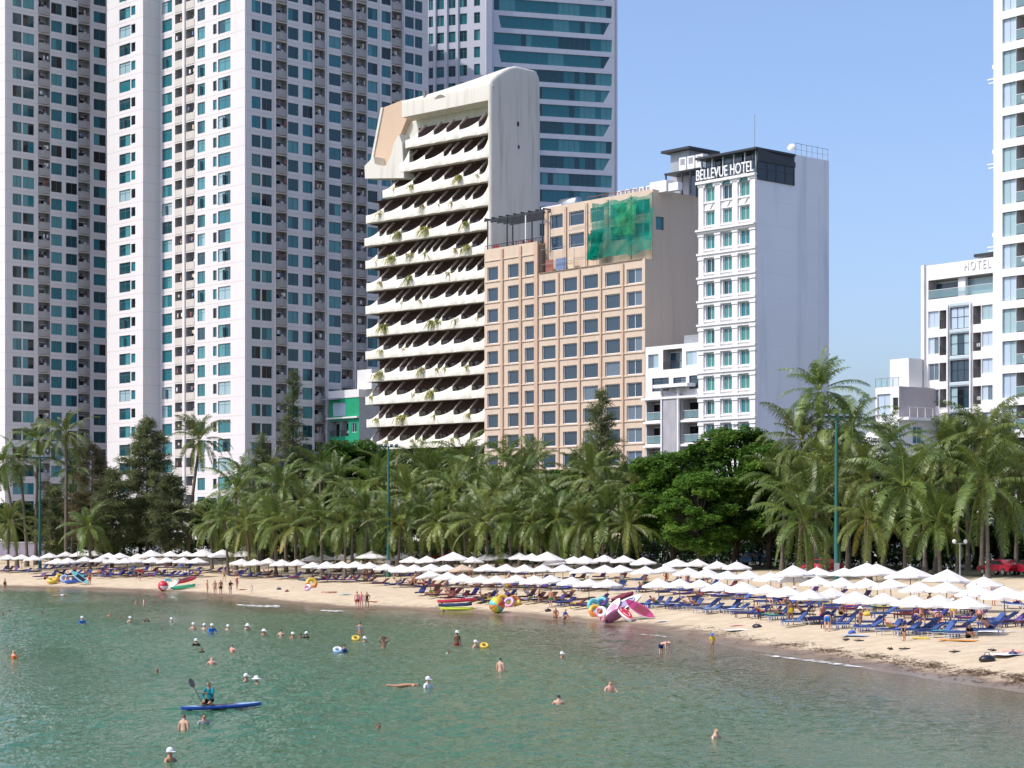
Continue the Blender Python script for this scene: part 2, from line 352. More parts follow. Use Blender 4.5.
MESHES = {}
def win_mesh(w, h, style, v):
    key = ('win', round(w, 2), round(h, 2), style, v)
    if key in MESHES: return MESHES[key]
    rng = random.Random(str(key)); mb = MB(); fm, pool, cols, transom, t = STYLES[style]
    cols = max(1, cols if cols > 0 else round(w/(-cols)))
    mats = [fm]+[G[k] for k in GK]
    mb.box(0, w, 0, .07, 0, t); mb.box(0, w, 0, .07, h-t, h); mb.box(0, t, 0, .07, t, h-t); mb.box(w-t, w, 0, .07, t, h-t)
    xs = [t+(w-2*t)*i/cols for i in range(cols+1)]
    last = rng.choice(pool)
    for i in range(cols):
        if i: mb.box(xs[i]-t*.4, xs[i]+t*.4, .004, .064, t, h-t)
        if rng.random() < .6: last = rng.choice(pool)
        x0 = xs[i]+(t*.4 if i else 0); x1 = xs[i+1]-(t*.4 if i < cols-1 else 0)
        mb.quad((x0, .05, t), (x1, .05, t), (x1, .05, h-t), (x0, .05, h-t), 1+GK.index(last))
        if transom and h > 1.0:
            zt = h*transom; mb.box(x0, x1, .008, .048, zt-t*.35, zt+t*.35)
    if style in ('apt',) and v % 5 == 3:         # an open casement leaf
        x = xs[1]; mb.box(x, x+.05, -.5, 0, t, h*.8, 0); mb.quad((x+.02, -.47, .1), (x+.02, -.03, .1), (x+.02, -.03, h*.76), (x+.02, -.47, h*.76), 1+GK.index('cur'))
    me = mb.mesh('window', mats); MESHES[key] = me; return me
# style: frame material, panes, columns (negative: pane width), transom height, frame thickness
STYLES = {
 'apt': (frame_grey, ['dark', 'teal', 'dark', 'teal', 'cur', 'teal', 'teal', 'pale'], 2, .72, .06),
 'apts': (frame_grey, ['blk', 'dark', 'blk', 'teal'], 1, 0, .05),
 'aptd': (frame_grey, ['dark', 'dark', 'teal', 'blk', 'teal', 'teal', 'cur', 'dark'], 2, 0, .05),
 'aptw': (frame_grey, ['dark', 'teal', 'cur', 'teal', 'dark'], 2, .7, .06),
 'beige': (frame_white, ['blue', 'blue', 'blue', 'blue', 'blue', 'blue', 'blue', 'blue2'], 1, 0, .09),
 'beige2': (frame_white, ['blue', 'blue', 'blue2', 'blue'], 2, 0, .10),
 'bell': (frame_white, ['tg', 'tg', 'dark', 'teal', 'tg'], 2, 0, .07),
 'pale': (frame_white, ['pale2', 'pale', 'pale2', 'blue2'], 2, 0, .05),
 'grid': (metal_dark, ['pale2', 'pale', 'blue', 'pale2', 'blk', 'blue2'], 3, .55, .08),
 'tower': (metal_grey, ['pale', 'pale', 'pale2'], -.9, 0, .04),
 'darkbay': (metal_dark, ['blk', 'blk', 'blue', 'blk'], -1.6, .6, .10),
 'band': (frame_grey, ['teal', 'teal', 'cur', 'cur', 'dark', 'teal'], -1.1, 0, .05),
 'shop': (metal_dark, ['blue', 'blk', 'blue2'], -1.5, .7, .07),
}
LAUNDRY = [mat('cloth_'+n, c, .9, .1) for n, c in (('white', (.7, .7, .7)), ('red', (.30, .12, .10)), ('blue', (.16, .22, .36)), ('cream', (.6, .5, .35)), ('dark', (.05, .05, .07)))]
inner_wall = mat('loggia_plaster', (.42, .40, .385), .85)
parapet_grey = mat('parapet_grey', (.40, .375, .36), .8, .2, var=.12, vscale=1.5)
parapet_cream = mat('parapet_cream', (.60, .55, .49), .8, .2, var=.1, vscale=1.5)
def bal_mesh(w, h, style, v):
    key = ('bal', round(w, 2), round(h, 2), style, v)
    if key in MESHES: return MESHES[key]
    rng = random.Random(str(key)); mb = MB(); pm = parapet_cream if style == 'cream' else parapet_grey
    mats = [pm, inner_wall, frame_white, G['blk'], metal_dark]+LAUNDRY; n = 6; ph = h*.44
    bul = .0 if style == 'cream' else .42
    for i in range(n):                            # the parapet bows outward
        x0, x1 = w*i/n, w*(i+1)/n; y0, y1 = -bul*math.sin(math.pi*i/n)-.06, -bul*math.sin(math.pi*(i+1)/n)-.06
        mb.add([(x0, y0, 0), (x1, y1, 0), (x1, y1, ph), (x0, y0, ph), (x0, y0+.14, 0), (x1, y1+.14, 0), (x1, y1+.14, ph), (x0, y0+.14, ph)],
               [(0, 1, 2, 3), (5, 4, 7, 6), (3, 2, 6, 7), (1, 0, 4, 5)])
        mb.quad((x0, y0+.14, .01), (x1, y1+.14, .01), (x1, .1, .01), (x0, .1, .01))
    dx = rng.uniform(.1, w*.35)                   # door at the back of the loggia, cooler, washing
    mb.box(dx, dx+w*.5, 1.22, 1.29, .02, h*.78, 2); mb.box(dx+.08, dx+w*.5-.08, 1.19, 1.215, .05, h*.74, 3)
    if rng.random() < .7: mb.box(w*.62, w*.62+.55, .5, .85, ph*rng.uniform(.9, 1.1), ph+.5, 2)
    mb.box(.02, w-.02, .12, .16, h*.80, h*.82, 4)
    for k in range(rng.randint(0, 3)):
        x = rng.uniform(.1, w-.5); hh = rng.uniform(.4, .8); mb.box(x, x+rng.uniform(.25, .5), .10, .19, h*.80-hh, h*.80-.001, 5+rng.randrange(5))
    me = mb.mesh('balcony', mats); MESHES[key] = me; return me
def rail_mesh(w, h, style, v):
    """a recessed balcony's furniture: glass door behind, curtain, railing in front"""
    key = ('rail', round(w, 2), round(h, 2), style, v)
    if key in MESHES: return MESHES[key]
    rng = random.Random(str(key)); mb = MB(); mats = [metal_dark, frame_white, G['blk'], G['blue'], G['pale'], mat('rail_glass', (.25, .42, .45), .08, .6, alpha=.5) if 'railglass' not in MESHES else MESHES['railglass'], white_paint]
    MESHES['railglass'] = mats[5]
    dk = rng.choice([2, 2, 3]); mb.box(.05, w-.05, 1.30, 1.34, .02, h*.9, 1)
    m3 = w*rng.uniform(.35, .6)
    mb.quad((.12, 1.29, .06), (m3-.04, 1.29, .06), (m3-.04, 1.29, h*.86), (.12, 1.29, h*.86), dk); mb.quad((m3+.04, 1.29, .06), (w-.12, 1.29, .06), (w-.12, 1.29, h*.86), (m3+.04, 1.29, h*.86), rng.choice([2, 3, 4]))
    if style == 'iron':
        mb.box(0, w, -.02, .03, 1.0, 1.06); mb.box(0, w, -.02, .03, .08, .12)
        nb = int(w/.16)
        for i in range(nb+1): x = w*i/nb; mb.box(max(0, x-.015), min(w, x+.015), 0, .02, .12, 1.0)
        for i in range(0, nb-1, 2): mb.tube([(w*i/nb, .01, .2), (w*(i+1)/nb, -.01, .55), (w*(i+.3)/nb, .01, .9)], .02, 4)
    elif style == 'glass':
        mb.quad((0, 0, .08), (w, 0, .08), (w, 0, 1.05), (0, 0, 1.05), 5); mb.box(0, w, -.03, .03, 1.05, 1.10, 1)
    else:
        mb.box(0, w, -.06, .06, .0, .95, 6)
    if rng.random() < .6: x = rng.uniform(.2, max(.25, w-.9)); mb.box(x, x+.5, .4, .8, .5, .95, rng.choice([1, 0, 6]))
    me = mb.mesh('balcony', mats); MESHES[key] = me; return me
MAKERS = {'win': win_mesh, 'bal': bal_mesh, 'rail': rail_mesh}

class Bld:
    def __init__(s, name, label, cat, base, seed=1):
        s.base = Vector((base.x, base.y, GZ)); s.t = thing(name, label, cat, s.base)
        s.T = Matrix.Translation(-s.base); s.wall = MB(s.T); s.pl = []; s.rng = random.Random(seed)
    def frame(s, pL, d): return s.T @ fmat(pL, d)
    def mb(s, pL=None, d=None): return MB(s.frame(pL, d) if pL is not None else s.T)
    def part(s, mb, name, mats): return mb.build(name, mats, s.t)
    def facade(s, pL, d, W, z0, z1, fh, zc, cols, wm=0, deep=.22, keep=None, inner=1, joint=None):
        M = s.frame(pL, d); s.wall.M = M; mb = s.wall; fm = fmat(pL, d)
        q = lambda x0, x1, a, b, mi=wm: mb.quad((x0, 0, a), (x1, 0, a), (x1, 0, b), (x0, 0, b), mi) if x1-x0 > 1e-4 and b-a > 1e-4 else None
        k0 = math.ceil((z0+fh/2-zc)/fh-.01); k1 = math.floor((z1-fh/2-zc)/fh+.01)
        lo = zc+k0*fh-fh/2; hi = zc+k1*fh+fh/2
        q(0, W, z0, lo); q(0, W, hi, z1)
        for k in range(k0, k1+1):
            zb = zc+k*fh-fh/2; zt = zb+fh; x = 0
            if joint is not None: mb.box(0, W, -.012, -.004, zb-.03, zb+.03, joint)
            for c in sorted(cols):
                u0, u1, kind, style, a, b = c[:6]
                if keep and not keep(k, c): continue
                za, zh = zc+k*fh+a, zc+k*fh+b
                q(x, u0, zb, zt); q(u0, u1, zb, za); q(u0, u1, zh, zt)
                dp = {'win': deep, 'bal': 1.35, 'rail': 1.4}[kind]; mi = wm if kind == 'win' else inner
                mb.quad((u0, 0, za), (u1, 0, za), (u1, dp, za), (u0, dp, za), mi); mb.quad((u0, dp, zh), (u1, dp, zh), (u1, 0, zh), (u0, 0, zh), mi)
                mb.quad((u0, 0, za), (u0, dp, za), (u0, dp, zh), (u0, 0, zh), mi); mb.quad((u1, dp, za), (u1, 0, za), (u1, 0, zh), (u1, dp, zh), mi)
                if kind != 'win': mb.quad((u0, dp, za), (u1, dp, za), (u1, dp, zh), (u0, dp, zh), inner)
                g = .012
                s.pl.append((fm @ Matrix.Translation((u0+g, dp-.09 if kind == 'win' else 0, za+g)), u1-u0-2*g, zh-za-2*g, kind, style, math.atan2(d.y, d.x)))
                x = u1
            q(x, W, zb, zt)
        mb.M = s.T
    def shell(s, pts, z0, z1, mi=0, roof=True, sides=()):
        """plain walls along the listed edges of a footprint and a flat roof"""
        s.wall.M = s.T
        for i in sides:
            a, b = pts[i], pts[(i+1) % len(pts)]
            s.wall.quad((a.x, a.y, z0), (b.x, b.y, z0), (b.x, b.y, z1), (a.x, a.y, z1), mi)
        if roof: s.wall.add([(p.x, p.y, z1) for p in pts], [tuple(range(len(pts)))], mi)
    def finish(s, wallmats, most=100, variants=12):
        s.part(s.wall, 'wall', wallmats)
        kinds = {}
        for p in s.pl: kinds.setdefault('window' if p[3] == 'win' else 'balcony', []).append(p)
        for nm, ps in kinds.items():
            def rank(p):
                o = p[0].translation; x, y = px_of(o), py_of(o)
                return (not (-12 < x < 1030 and -20 < y < 480), -(p[1]*p[2])/o.y**2, s.rng.random())
            ps = sorted(ps, key=rank); rest = MB(s.T)
            mats = []
            for i, (M, w_, h_, kind, style, ang) in enumerate(ps):
                me = MAKERS[kind](w_, h_, style, s.rng.randrange(variants))
                if i < most:
                    link(nm, me, s.t, M.translation-s.base, ang)
                else:
                    mp = []
                    for m in me.materials:
                        if m not in mats: mats.append(m)
                        mp.append(mats.index(m))
                    rest.M = s.T @ M
                    b = len(rest.v); rest.v += [rest.M @ v.co for v in me.vertices]
                    for f in me.polygons: rest.f.append([b+j for j in f.vertices]); rest.m.append(mp[f.material_index]); rest.sm.append(False)
            if rest.v: o = s.part(rest, nm, mats); o['kind'] = 'stuff'

apt_wall = stained('apartment_render', (.74, .70, .685), (.55, .50, .48), .3)
apt_joint = mat('wall_joint', (.52, .48, .47), .9)
def cols_px(pL, d, spec):
    out = []
    for a, b, kind, style, lo, hi in spec:
        u0, u1 = sorted((on_line(pL, d, a), on_line(pL, d, b))); out.append((u0, u1, kind, style, lo, hi))
    return out

# ---- the white apartment tower with the lit corner
Y0 = 342; c = at(245, 529, Y0); fh = 19.3*Y0/F
b = Bld('apartment_tower', 'tall white apartment tower with teal windows and grey balconies, its sunlit corner facing the sea', 'apartment tower', c, 1)
z0, z1 = GZ-1, zpx(-190, Y0)
Wl = on_line(c, DL, 160); q160 = c+DL*Wl; pB = c+DL*(Wl+6)
spec = [(162, 172, 'win', 'apt', -1.1, 1.05), (175, 183, 'bal', 'cream', -1.6, 1.45), (186, 194.5, 'bal', 'cream', -1.6, 1.45), (197.5, 205, 'win', 'apt', -1.1, 1.05), (213, 216.6, 'win', 'apts', -.9, .85), (218, 230.5, 'win', 'apt', -1.15, 1.1)]
yc = on_line(c, DL, 223); zc = zpx(7.3, (c+DL*yc).y)
b.facade(q160, -DL, Wl, z0, z1, fh, zc, cols_px(q160, -DL, spec), joint=2)
Wr = on_line(c, DR, 428)
S = ('win', 'aptd', -1.05, 1.05); B_ = ('bal', 'grey', -1.62, 1.45)
spec = [(251.7, 260.7)+S, (261.9, 272)+S, (275.7, 287)+B_, (288, 298.5)+S, (302.7, 312.7)+S, (313.3, 325)+B_, (329, 341)+S, (341.7, 353)+B_, (356, 366.7)+B_, (367.7, 377.7)+S, (381.7, 391)+S, (391.7, 402)+B_, (404.5, 414)+S, (415, 422.5)+S]
zc2 = zpx(6.7, (c+DR*on_line(c, DR, 257)).y)
b.facade(c, DR, Wr, z0, z1, fh, zc2, cols_px(c, DR, spec), joint=2)
back = c+DR*Wr; far = back+DL*(Wl+6)
b.shell([c, back, far, pB], z0, z1, 0, True, (1, 2))
t = on_line(q160, -DR, 143); cA = q160-DR*t; WA = on_line(cA, DL, 107); pA = cA+DL*WA      # the wing that stands forward
zcA = zpx(13.3, (cA+DL*on_line(cA, DL, 125)).y)
spec = [(119.3, 130.4, 'win', 'apt', -1.05, 1.0), (131.2, 135.3, 'win', 'apts', -.8, .85)]
b.facade(pA, -DL, WA, z0, z1, fh, zcA, cols_px(pA, -DL, spec), joint=2)
b.facade(cA, DR, t, z0, z1, fh, zcA, [], joint=2)
b.shell([cA, q160, q160+DL*WA, pA], z0, z1, 0, True, (2,))
for px in (274.3, 312.9, 327, 354.6, 379.5, 403.3):            # thin fins beside the balcony stacks
    u = on_line(c, DR, px); m = b.mb(c, DR); m.box(u-.16, u+.16, -.3, -.001, z0, z1-.5); b.part(m, 'fin', apt_wall)
m = b.mb(q160, -DL); u = on_line(q160, -DL, 184.5); m.box(u-.35, u+.35, -.25, -.001, z0, z1-.5); b.part(m, 'fin', apt_wall)
b.finish([apt_wall, inner_wall, apt_joint])

# ---- the shaded apartment tower at the edge
Y0 = 364; c = at(5, 529, Y0); fh = 18.15*Y0/F; z1 = zpx(-160, Y0)
b = Bld('apartment_tower', 'apartment tower in shade with dark windows, standing farther inland beyond the lit one', 'apartment tower', c, 2)
Wr = on_line(c, DR, 150)
spec = [(12.7, 21.6)+S, (22.9, 34)+S, (38.3, 50)+B_, (51.2, 62)+S, (66, 77.3)+S, (78.3, 90)+B_, (93.7, 106)+S, (112, 122)+S]
zc = zpx(19, (c+DR*on_line(c, DR, 18)).y)
b.facade(c, DR, Wr, z0, z1, fh, zc, cols_px(c, DR, spec), joint=2)
pL = c+DL*22; b.facade(pL, -DL, 22, z0, z1, fh, zc, [(3, 5, 'win', 'apt', -1.05, 1.05), (9, 11, 'win', 'apt', -1.05, 1.05), (14, 16.5, 'bal', 'cream', -1.6, 1.45)], joint=2)
b.shell([c, c+DR*Wr, c+DR*Wr+DL*22, pL], z0, z1, 0, True, (1, 2)); b.finish([apt_wall, inner_wall, apt_joint])

# ---- the glass banded tower behind the balcony hotel
Y0 = 395; fh = 17.25*Y0/F; c = at(488, 529, Y0); z1 = zpx(-150, Y0)
b = Bld('glass_tower', 'blue glass tower with long teal window bands between white floors, behind the curved balcony hotel', 'tower', c, 3)
dR = Vector((1, .28, 0)).normalized(); dL = Vector((-1, .36, 0)).normalized()
wl = on_line(c, dL, 425); wr = on_line(c, dR, 617.5)
banded = stained('tower_cladding', (.60, .62, .68), (.4, .42, .46), .2)
A = ('win', 'aptw', -1.05, 1.1)
spec = [(428.7, 433)+A, (436.5, 444)+A, (448.3, 455.5)+A, (459.5, 467)+A, (474, 480)+A]
pL = c+dL*wl; zc = zpx(21.2, (c+dL*on_line(c, dL, 440)).y)
b.facade(pL, -dL, wl, z0, z1, fh, zc, cols_px(pL, -dL, spec))
for px in (435, 446.5, 457.5): u = on_line(pL, -dL, px); m = b.mb(pL, -dL); m.box(u-.25, u+.25, -.35, -.001, z0, z1); b.part(m, 'pilaster', banded)
u0, u1 = on_line(c, dR, 493.7), on_line(c, dR, 612); zc = zpx(20.5, Y0)
b.facade(c, dR, wr, z0, z1, fh, zc, [(u0, u1, 'win', 'band', -1.22, 1.22)], deep=.3)
m = b.mb(c, dR)                                             # slanted white ends on every second band
for k in range(-30, 14):
    zz = zc+k*fh
    if zz < z0+2 or zz > z1-2: continue
    if k % 2 == 0:
        for x0, x1, x2 in ((u0, u0+1.0, u0+1.5), (u1, u1-.45, u1-1.7)):
            p = [(x0, zz+1.215), (x1, zz+1.215), (x2, zz-1.215), (x0, zz-1.215)]
            m = b.mb(c, dR); m.prism(p if x1 < x0 else p[::-1], .02, .19, 0); b.part(m, 'band_end', banded)
m = b.mb(c, dR); m.box(-.5, .7, -.5, -.002, z0, z1); b.part(m, 'corner_pier', banded)
m = b.mb(c, dR); m.box(u1+.5, u1+.62, -.15, -.002, z0, z1); b.part(m, 'corner_fin', metal_grey)
pr = c+dR*wr; b.shell([c, pr, pr+Vector((-4, 25, 0)), pL+Vector((0, 25, 0)), pL], z0, z1, 0, True, (1, 2, 3)); b.finish([banded, inner_wall, banded])

# ---- the cream hotel of scalloped balconies
DL, DR = facing(2150)
Y0 = 315; c = at(491, 529, Y0); W = on_line(c, DL, 364.5); pL = c+DL*W; d = -DL; fh = 24.05*Y0/F
b = Bld('balcony_hotel', 'cream concrete hotel with scalloped balconies, trailing plants and a rounded white top', 'hotel', c, 4)
cream = stained('cream_concrete', (.70, .67, .585), (.38, .34, .26), .5, (1.0, 1.0, .10), 1.0, lo=.5, hi=.75)
tan = stained('tan_render', (.62, .46, .33), (.5, .36, .25), .3)
strut_m = mat('strut_shade', (.42, .38, .32), .9)  # concrete darkened: shade on the struts is put into their colour
dusk = mat('loggia_dusk', (.075, .045, .042), .9)  # near-black tone standing in for the shade deep inside the loggias
U = lambda px: on_line(pL, d, px)
zr = zpx(185.5, (pL+d*U(462)).y)                             # slab bottom of the third balcony from the top
DEP = on_line(c, DR, 541)
rows = {2: 405.5, 1: 397, 0: 382.5, -1: 366, -2: 364.5}
PLANTS = []
for k in range(2, -16, -1):
    zb = zr+k*fh; xl = U(rows.get(k, 365.5 if k % 2 else 366.5))
    if zb < GZ+1: break
    rng = random.Random(100+k); j = [xl]
    while j[-1] < W-5.7: j.append(j[-1]+rng.choice([1.7, 2.9, 3.6, 4.3]))
    j.append(W-.45)
    if j[-1]-j[-2] > 4.8: j.insert(-1, (j[-1]+j[-2])/2)
    m = b.mb(pL, d); n = 8
    for i in range(len(j)-1):
        a, e = j[i], j[i+1]; L_ = e-a; big = min(.5, L_*.12)
        pts = [(a+L_*q/n, -big*math.sin(math.pi*q/n)**.8 if 0 < q < n else 0, (1.22+1.0*(q/n)**3+(.16*(1-q/n)**3)) if i < len(j)-2 else 1.22+(fh-1.75)*(q/n)**5) for q in range(n+1)]
        if k == 1 and i == 0: pts = [(x, y, z+1.2*abs(2*q/n-1)**2) for q, (x, y, z) in enumerate(pts)]
        vs = []
        for x, y, z in pts: vs += [(x, y, zb), (x, y, zb+z), (x, y+.16, zb+z), (x, y+.16, zb+.25)]
        fs = []
        for q in range(n):
            o = q*4; fs += [(o, o+4, o+5, o+1), (o+1, o+5, o+6, o+2), (o+2, o+6, o+7, o+3)]
        m.add(vs, fs, 0, True); m.add(vs[:4], [(0, 1, 2, 3)]); m.add(vs[-4:], [(3, 2, 1, 0)])
        m.add([(a, 0, zb+.001)]+[(x, y, zb+.001) for x, y, z in pts]+[(e, 3.2, zb+.001), (a, 3.2, zb+.001)], [tuple(range(len(pts)+3))[::-1]])
        m.quad((a, 3.2, zb+.25), (a, 0, zb+.25), (e, 0, zb+.25), (e, 3.2, zb+.25))
    b.part(m, 'balcony', cream)
    for i in range(1, len(j)-1):                             # sloping partitions between the balconies
        x = j[i]; m = b.mb(pL, d)
        poly = [(.17, zb+2.05), (.03, zb+2.2), (1.6, zb+fh-.01), (2.0, zb+fh-.01), (2.0, zb+fh-.2)]
        m.add([(x-.06, y, z) for y, z in poly]+[(x+.06, y, z) for y, z in poly], [tuple(range(5)), tuple(range(9, 4, -1))]+[(q, (q+1) % 5, (q+1) % 5+5, q+5) for q in range(5)]); b.part(m, 'partition', strut_m)
        if rng.random() < (.5 if k < 1 else .12): PLANTS.append((fmat(pL, d) @ Vector((x-.2+rng.uniform(-.5, .2), .05, zb+1.0)), rng.random()))
    m = b.mb(pL, d); x = xl+.2
    m.quad((xl, 3.0, zb+.26), (W-.6, 3.0, zb+.26), (W-.6, 3.0, zb+fh-.01), (xl, 3.0, zb+fh-.01), 1)      # back of the loggias, shade painted in
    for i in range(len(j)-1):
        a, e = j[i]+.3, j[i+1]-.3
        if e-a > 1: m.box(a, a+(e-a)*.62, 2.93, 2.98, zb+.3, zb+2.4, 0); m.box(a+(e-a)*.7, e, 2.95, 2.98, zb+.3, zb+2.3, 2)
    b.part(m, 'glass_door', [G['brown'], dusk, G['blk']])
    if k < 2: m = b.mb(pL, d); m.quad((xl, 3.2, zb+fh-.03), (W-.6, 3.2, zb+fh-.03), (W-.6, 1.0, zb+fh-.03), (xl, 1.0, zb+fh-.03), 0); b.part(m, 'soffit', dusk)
# end wall, whose front edge hooks out to meet each balcony, and the body behind
ztop = zpx(99.5, Y0)
m = b.mb(pL, d); zz = GZ-1; prof = []
RND = [(-.62, 0), (-.45, 0), (-.27, .06), (-.12, .20), (-.03, .40), (0, .65)]
plan = [(W+a, y) for a, y in RND]+[(W, DEP-.6), (W-.04, DEP-.3), (W-.2, DEP-.06), (W-.5, DEP), (W-.62, DEP)]
n = len(plan); m.add([(x, y, zz) for x, y in plan]+[(x, y, ztop) for x, y in plan], [(i, (i+1) % n, (i+1) % n+n, i+n) for i in range(n-1)], 0, True); m.quad((plan[0][0], 0, ztop), (plan[0][0], DEP, ztop), (plan[0][0], DEP, zz), (plan[0][0], 0, zz)); b.part(m, 'end_wall', cream)
m = b.mb(pL, d); m.box(U(383), W-.56, 3.21, DEP-.01, zz, ztop-.01); m.box(U(367), U(383)-.01, 3.4, DEP-.5, zz, zr-1*fh+.3); b.part(m, 'wall', [cream])
prof = [(0, 0), (0, 2.8), (.12, 3.0), (.5, 3.35), (1.5, 4.0), (3.0, 4.8), (4.4, 5.3), (6.0, 5.5), (DEP-1.6, 5.5), (DEP-.7, 5.3), (DEP-.2, 4.8), (DEP, 4.2), (DEP, 0)]
m = b.mb(pL, d); xs_ = [U(402)+(W-.62-U(402))*i/12 for i in range(13)]+[W+a for a, y in RND[1:]]; vs = []
prof = [(0, 0), (0, .05), (0, 2.2), (.02, 2.55), (.12, 2.85), (.34, 3.12), (.8, 3.42), (1.6, 3.85), (2.9, 4.5), (4.4, 5.1), (6.0, 5.45), (DEP-1.6, 5.5), (DEP-.8, 5.35), (DEP-.3, 4.95), (DEP-.06, 4.4), (DEP, 3.8), (DEP, 0)]
for i, x in enumerate(xs_):
    e = .35+.95*(min(i, 12)/12)**.8; ins = 0 if i < 13 else RND[i-12][1]
    for y, z in prof:
        zz_ = z if z <= 2.55 else 2.55+(z-2.55)*e; t_ = y/DEP
        vs.append((x, y-.02+ins*(1-2*t_), ztop+zz_-ins*.9*(zz_ > 2.4)))
n = len(prof); ns = len(xs_); fs = [(i*n+q, i*n+(q+1) % n, (i+1)*n+(q+1) % n, (i+1)*n+q) for i in range(ns-1) for q in range(n)]
m.add(vs, [f[::-1] for k_, f in enumerate(fs) if k_ % n not in (0, n-1)], 0, True); m.add(vs, [f[::-1] for k_, f in enumerate(fs) if k_ % n in (0, n-1)]); m.add(vs[:n], [tuple(range(n))]); m.add(vs[-n:], [tuple(reversed(range(n)))]); b.part(m, 'top_block', cream)
def spot(px, py, yoff): 
    """facade coordinates of a photo pixel at a depth behind the balcony line"""
    q = pL+Vector((-d.y, d.x, 0))*yoff; u = on_line(q, d, px); return u, zpx(py, (q+d*u).y)
m = b.mb(pL, d); poly = [spot(*p, 2.2) for p in ((371.5, 169), (383.5, 107.5), (404, 99.5), (407, 118), (399, 138), (395, 169))]
m.prism(poly, 2.2, 8, 0); b.part(m, 'side_wing', tan)
m = b.mb(pL, d); 
wp = [spot(*p, -.3) for p in ((364.5, 166), (373.5, 156.5), (375, 164), (379.5, 168), (386, 165), (391, 155), (394, 143), (399, 134), (402, 143), (404, 178), (365, 178.5))]; m2 = b.mb(pL, d); bmx = bmesh.new()
vv = [bmx.verts.new(m2.M @ Vector((x, -.3, z))) for x, z in wp]; f0 = bmx.faces.new(vv); ex = bmesh.ops.extrude_face_region(bmx, geom=[f0]); bmesh.ops.translate(bmx, verts=[v for v in ex['geom'] if isinstance(v, bmesh.types.BMVert)], vec=(m2.M.to_3x3() @ Vector((0, 2.4, 0))))
bmesh.ops.recalc_face_normals(bmx, faces=bmx.faces[:]); bmesh.ops.triangulate(bmx, faces=bmx.faces[:]); me = bpy.data.meshes.new('wing_parapet'); bmx.to_mesh(me); bmx.free(); me.materials.append(cream); link('wing_parapet', me, b.t)
e0, e1 = poly[0], poly[1]; m.prism([(e0[0]-.45, e0[1]), (e1[0]-.45, e1[1]), (e1[0]+.05, e1[1]), (e0[0]+.05, e0[1])], 2.0, 8.05, 0); b.part(m, 'wing_edge', cream)
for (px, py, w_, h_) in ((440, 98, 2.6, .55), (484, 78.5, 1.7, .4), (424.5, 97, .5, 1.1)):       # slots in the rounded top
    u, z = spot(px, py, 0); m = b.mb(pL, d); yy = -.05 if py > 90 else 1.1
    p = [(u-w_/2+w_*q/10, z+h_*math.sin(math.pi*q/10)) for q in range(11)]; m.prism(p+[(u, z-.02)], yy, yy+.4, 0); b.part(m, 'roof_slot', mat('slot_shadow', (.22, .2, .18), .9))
for px, py, r in ((518, 124, .30), (518.7, 147, .24)):
    q = c+DR*on_line(c, DR, px); z = zpx(py, q.y); m = b.mb(c, DR); u = on_line(c, DR, px)
    m.prism([(u+r*math.cos(a_), z+1.5*r*math.sin(a_)) for a_ in [2*math.pi*i/12 for i in range(12)]], -.03, .1, 0); b.part(m, 'porthole', metal_dark)
for nm_, px_, py_ in (('parasol', 485, 146),):
    u, z = spot(px_, py_, -.3); o = thing('folded_parasol', 'folded dusty red parasol leaning out over the upper hotel balcony', 'parasol', fmat(pL, d) @ Vector((u, .15, z-1.2)))
    m = MB(); m.tube([(0, 0, 0), (.5, -.5, 2.1)], .03, 6); m.build('pole', metal_grey, o); m = MB(); m.tube([(.12, -.12, .5), (.25, -.25, 1.1), (.5, -.5, 2.05)], [.3, .2, .04], 8); m.build('canopy', mat('faded_red', (.42, .2, .17), .9), o)
HOTEL_TOP = ztop

# ---- the beige hotel under repair
DL, DR = facing(1780)
Y0 = 280; c = at(645, 529, Y0); fh = 22.9*Y0/F
b = Bld('beige_hotel', 'beige hotel of square windows under repair with green netting over its upper floors', 'hotel', c, 5)
beige = stained('beige_render', (.64, .51, .39), (.42, .32, .25), .4, lo=.5, hi=.75); pil = mat('pilaster_brown', (.56, .40, .29), .8, .2, var=.08)
Wm = on_line(c, DL, 537.5); pM = c+DL*Wm; zt = zpx(258.5, Y0)
zc = zpx(412.6, (c+DL*on_line(c, DL, 634)).y)
D1 = ('win', 'beige', -1.04, 1.04)
spec = [(542, 555.5)+D1, (563, 577)+D1, (583, 598)+D1, (605, 620)+D1, (626.6, 642, 'win', 'beige2', -1.04, 1.04)]
b.facade(pM, -DL, Wm, GZ-1, zt, fh, zc, cols_px(pM, -DL, spec), deep=.3)
Wside = on_line(c, DR, 722); b.facade(c, DR, Wside, GZ-1, zt, fh, zc, [])
pS = c+DL*on_line(c, DL, 484.5); Ws = on_line(pS, -DL, 537.5)-.02; zs_ = zpx(241.5, (pS-DL*Ws).y)
spec = [(487.4, 498)+D1, (507.8, 519)+D1, (524.7, 534)+D1]
b.facade(pS, -DL, Ws, GZ-1, zs_, fh, zc, cols_px(pS, -DL, spec), deep=.3)
e = pS-DL*Ws; b.shell([e, c, c+DR*Wside, e+DR*Wside], GZ-1, zt, 0, True, (2,)); b.shell([pS, e, e+DR*16, pS+DR*16], GZ-1, zs_-.4, 0, True, (1, 2, 3))
b.wall.M = b.T; b.wall.quad((e.x, e.y, zt), (e.x+DR.x*16, e.y+DR.y*16, zt), (e.x+DR.x*16, e.y+DR.y*16, zs_), (e.x, e.y, zs_), 0)
m = b.mb(pM, -DL)
for px in (558.8, 580, 601.3, 623.4): u = on_line(pM, -DL, px); mm = b.mb(pM, -DL); mm.box(u-.15, u+.15, -.2, -.001, GZ, zt-.3); b.part(mm, 'pilaster', pil)
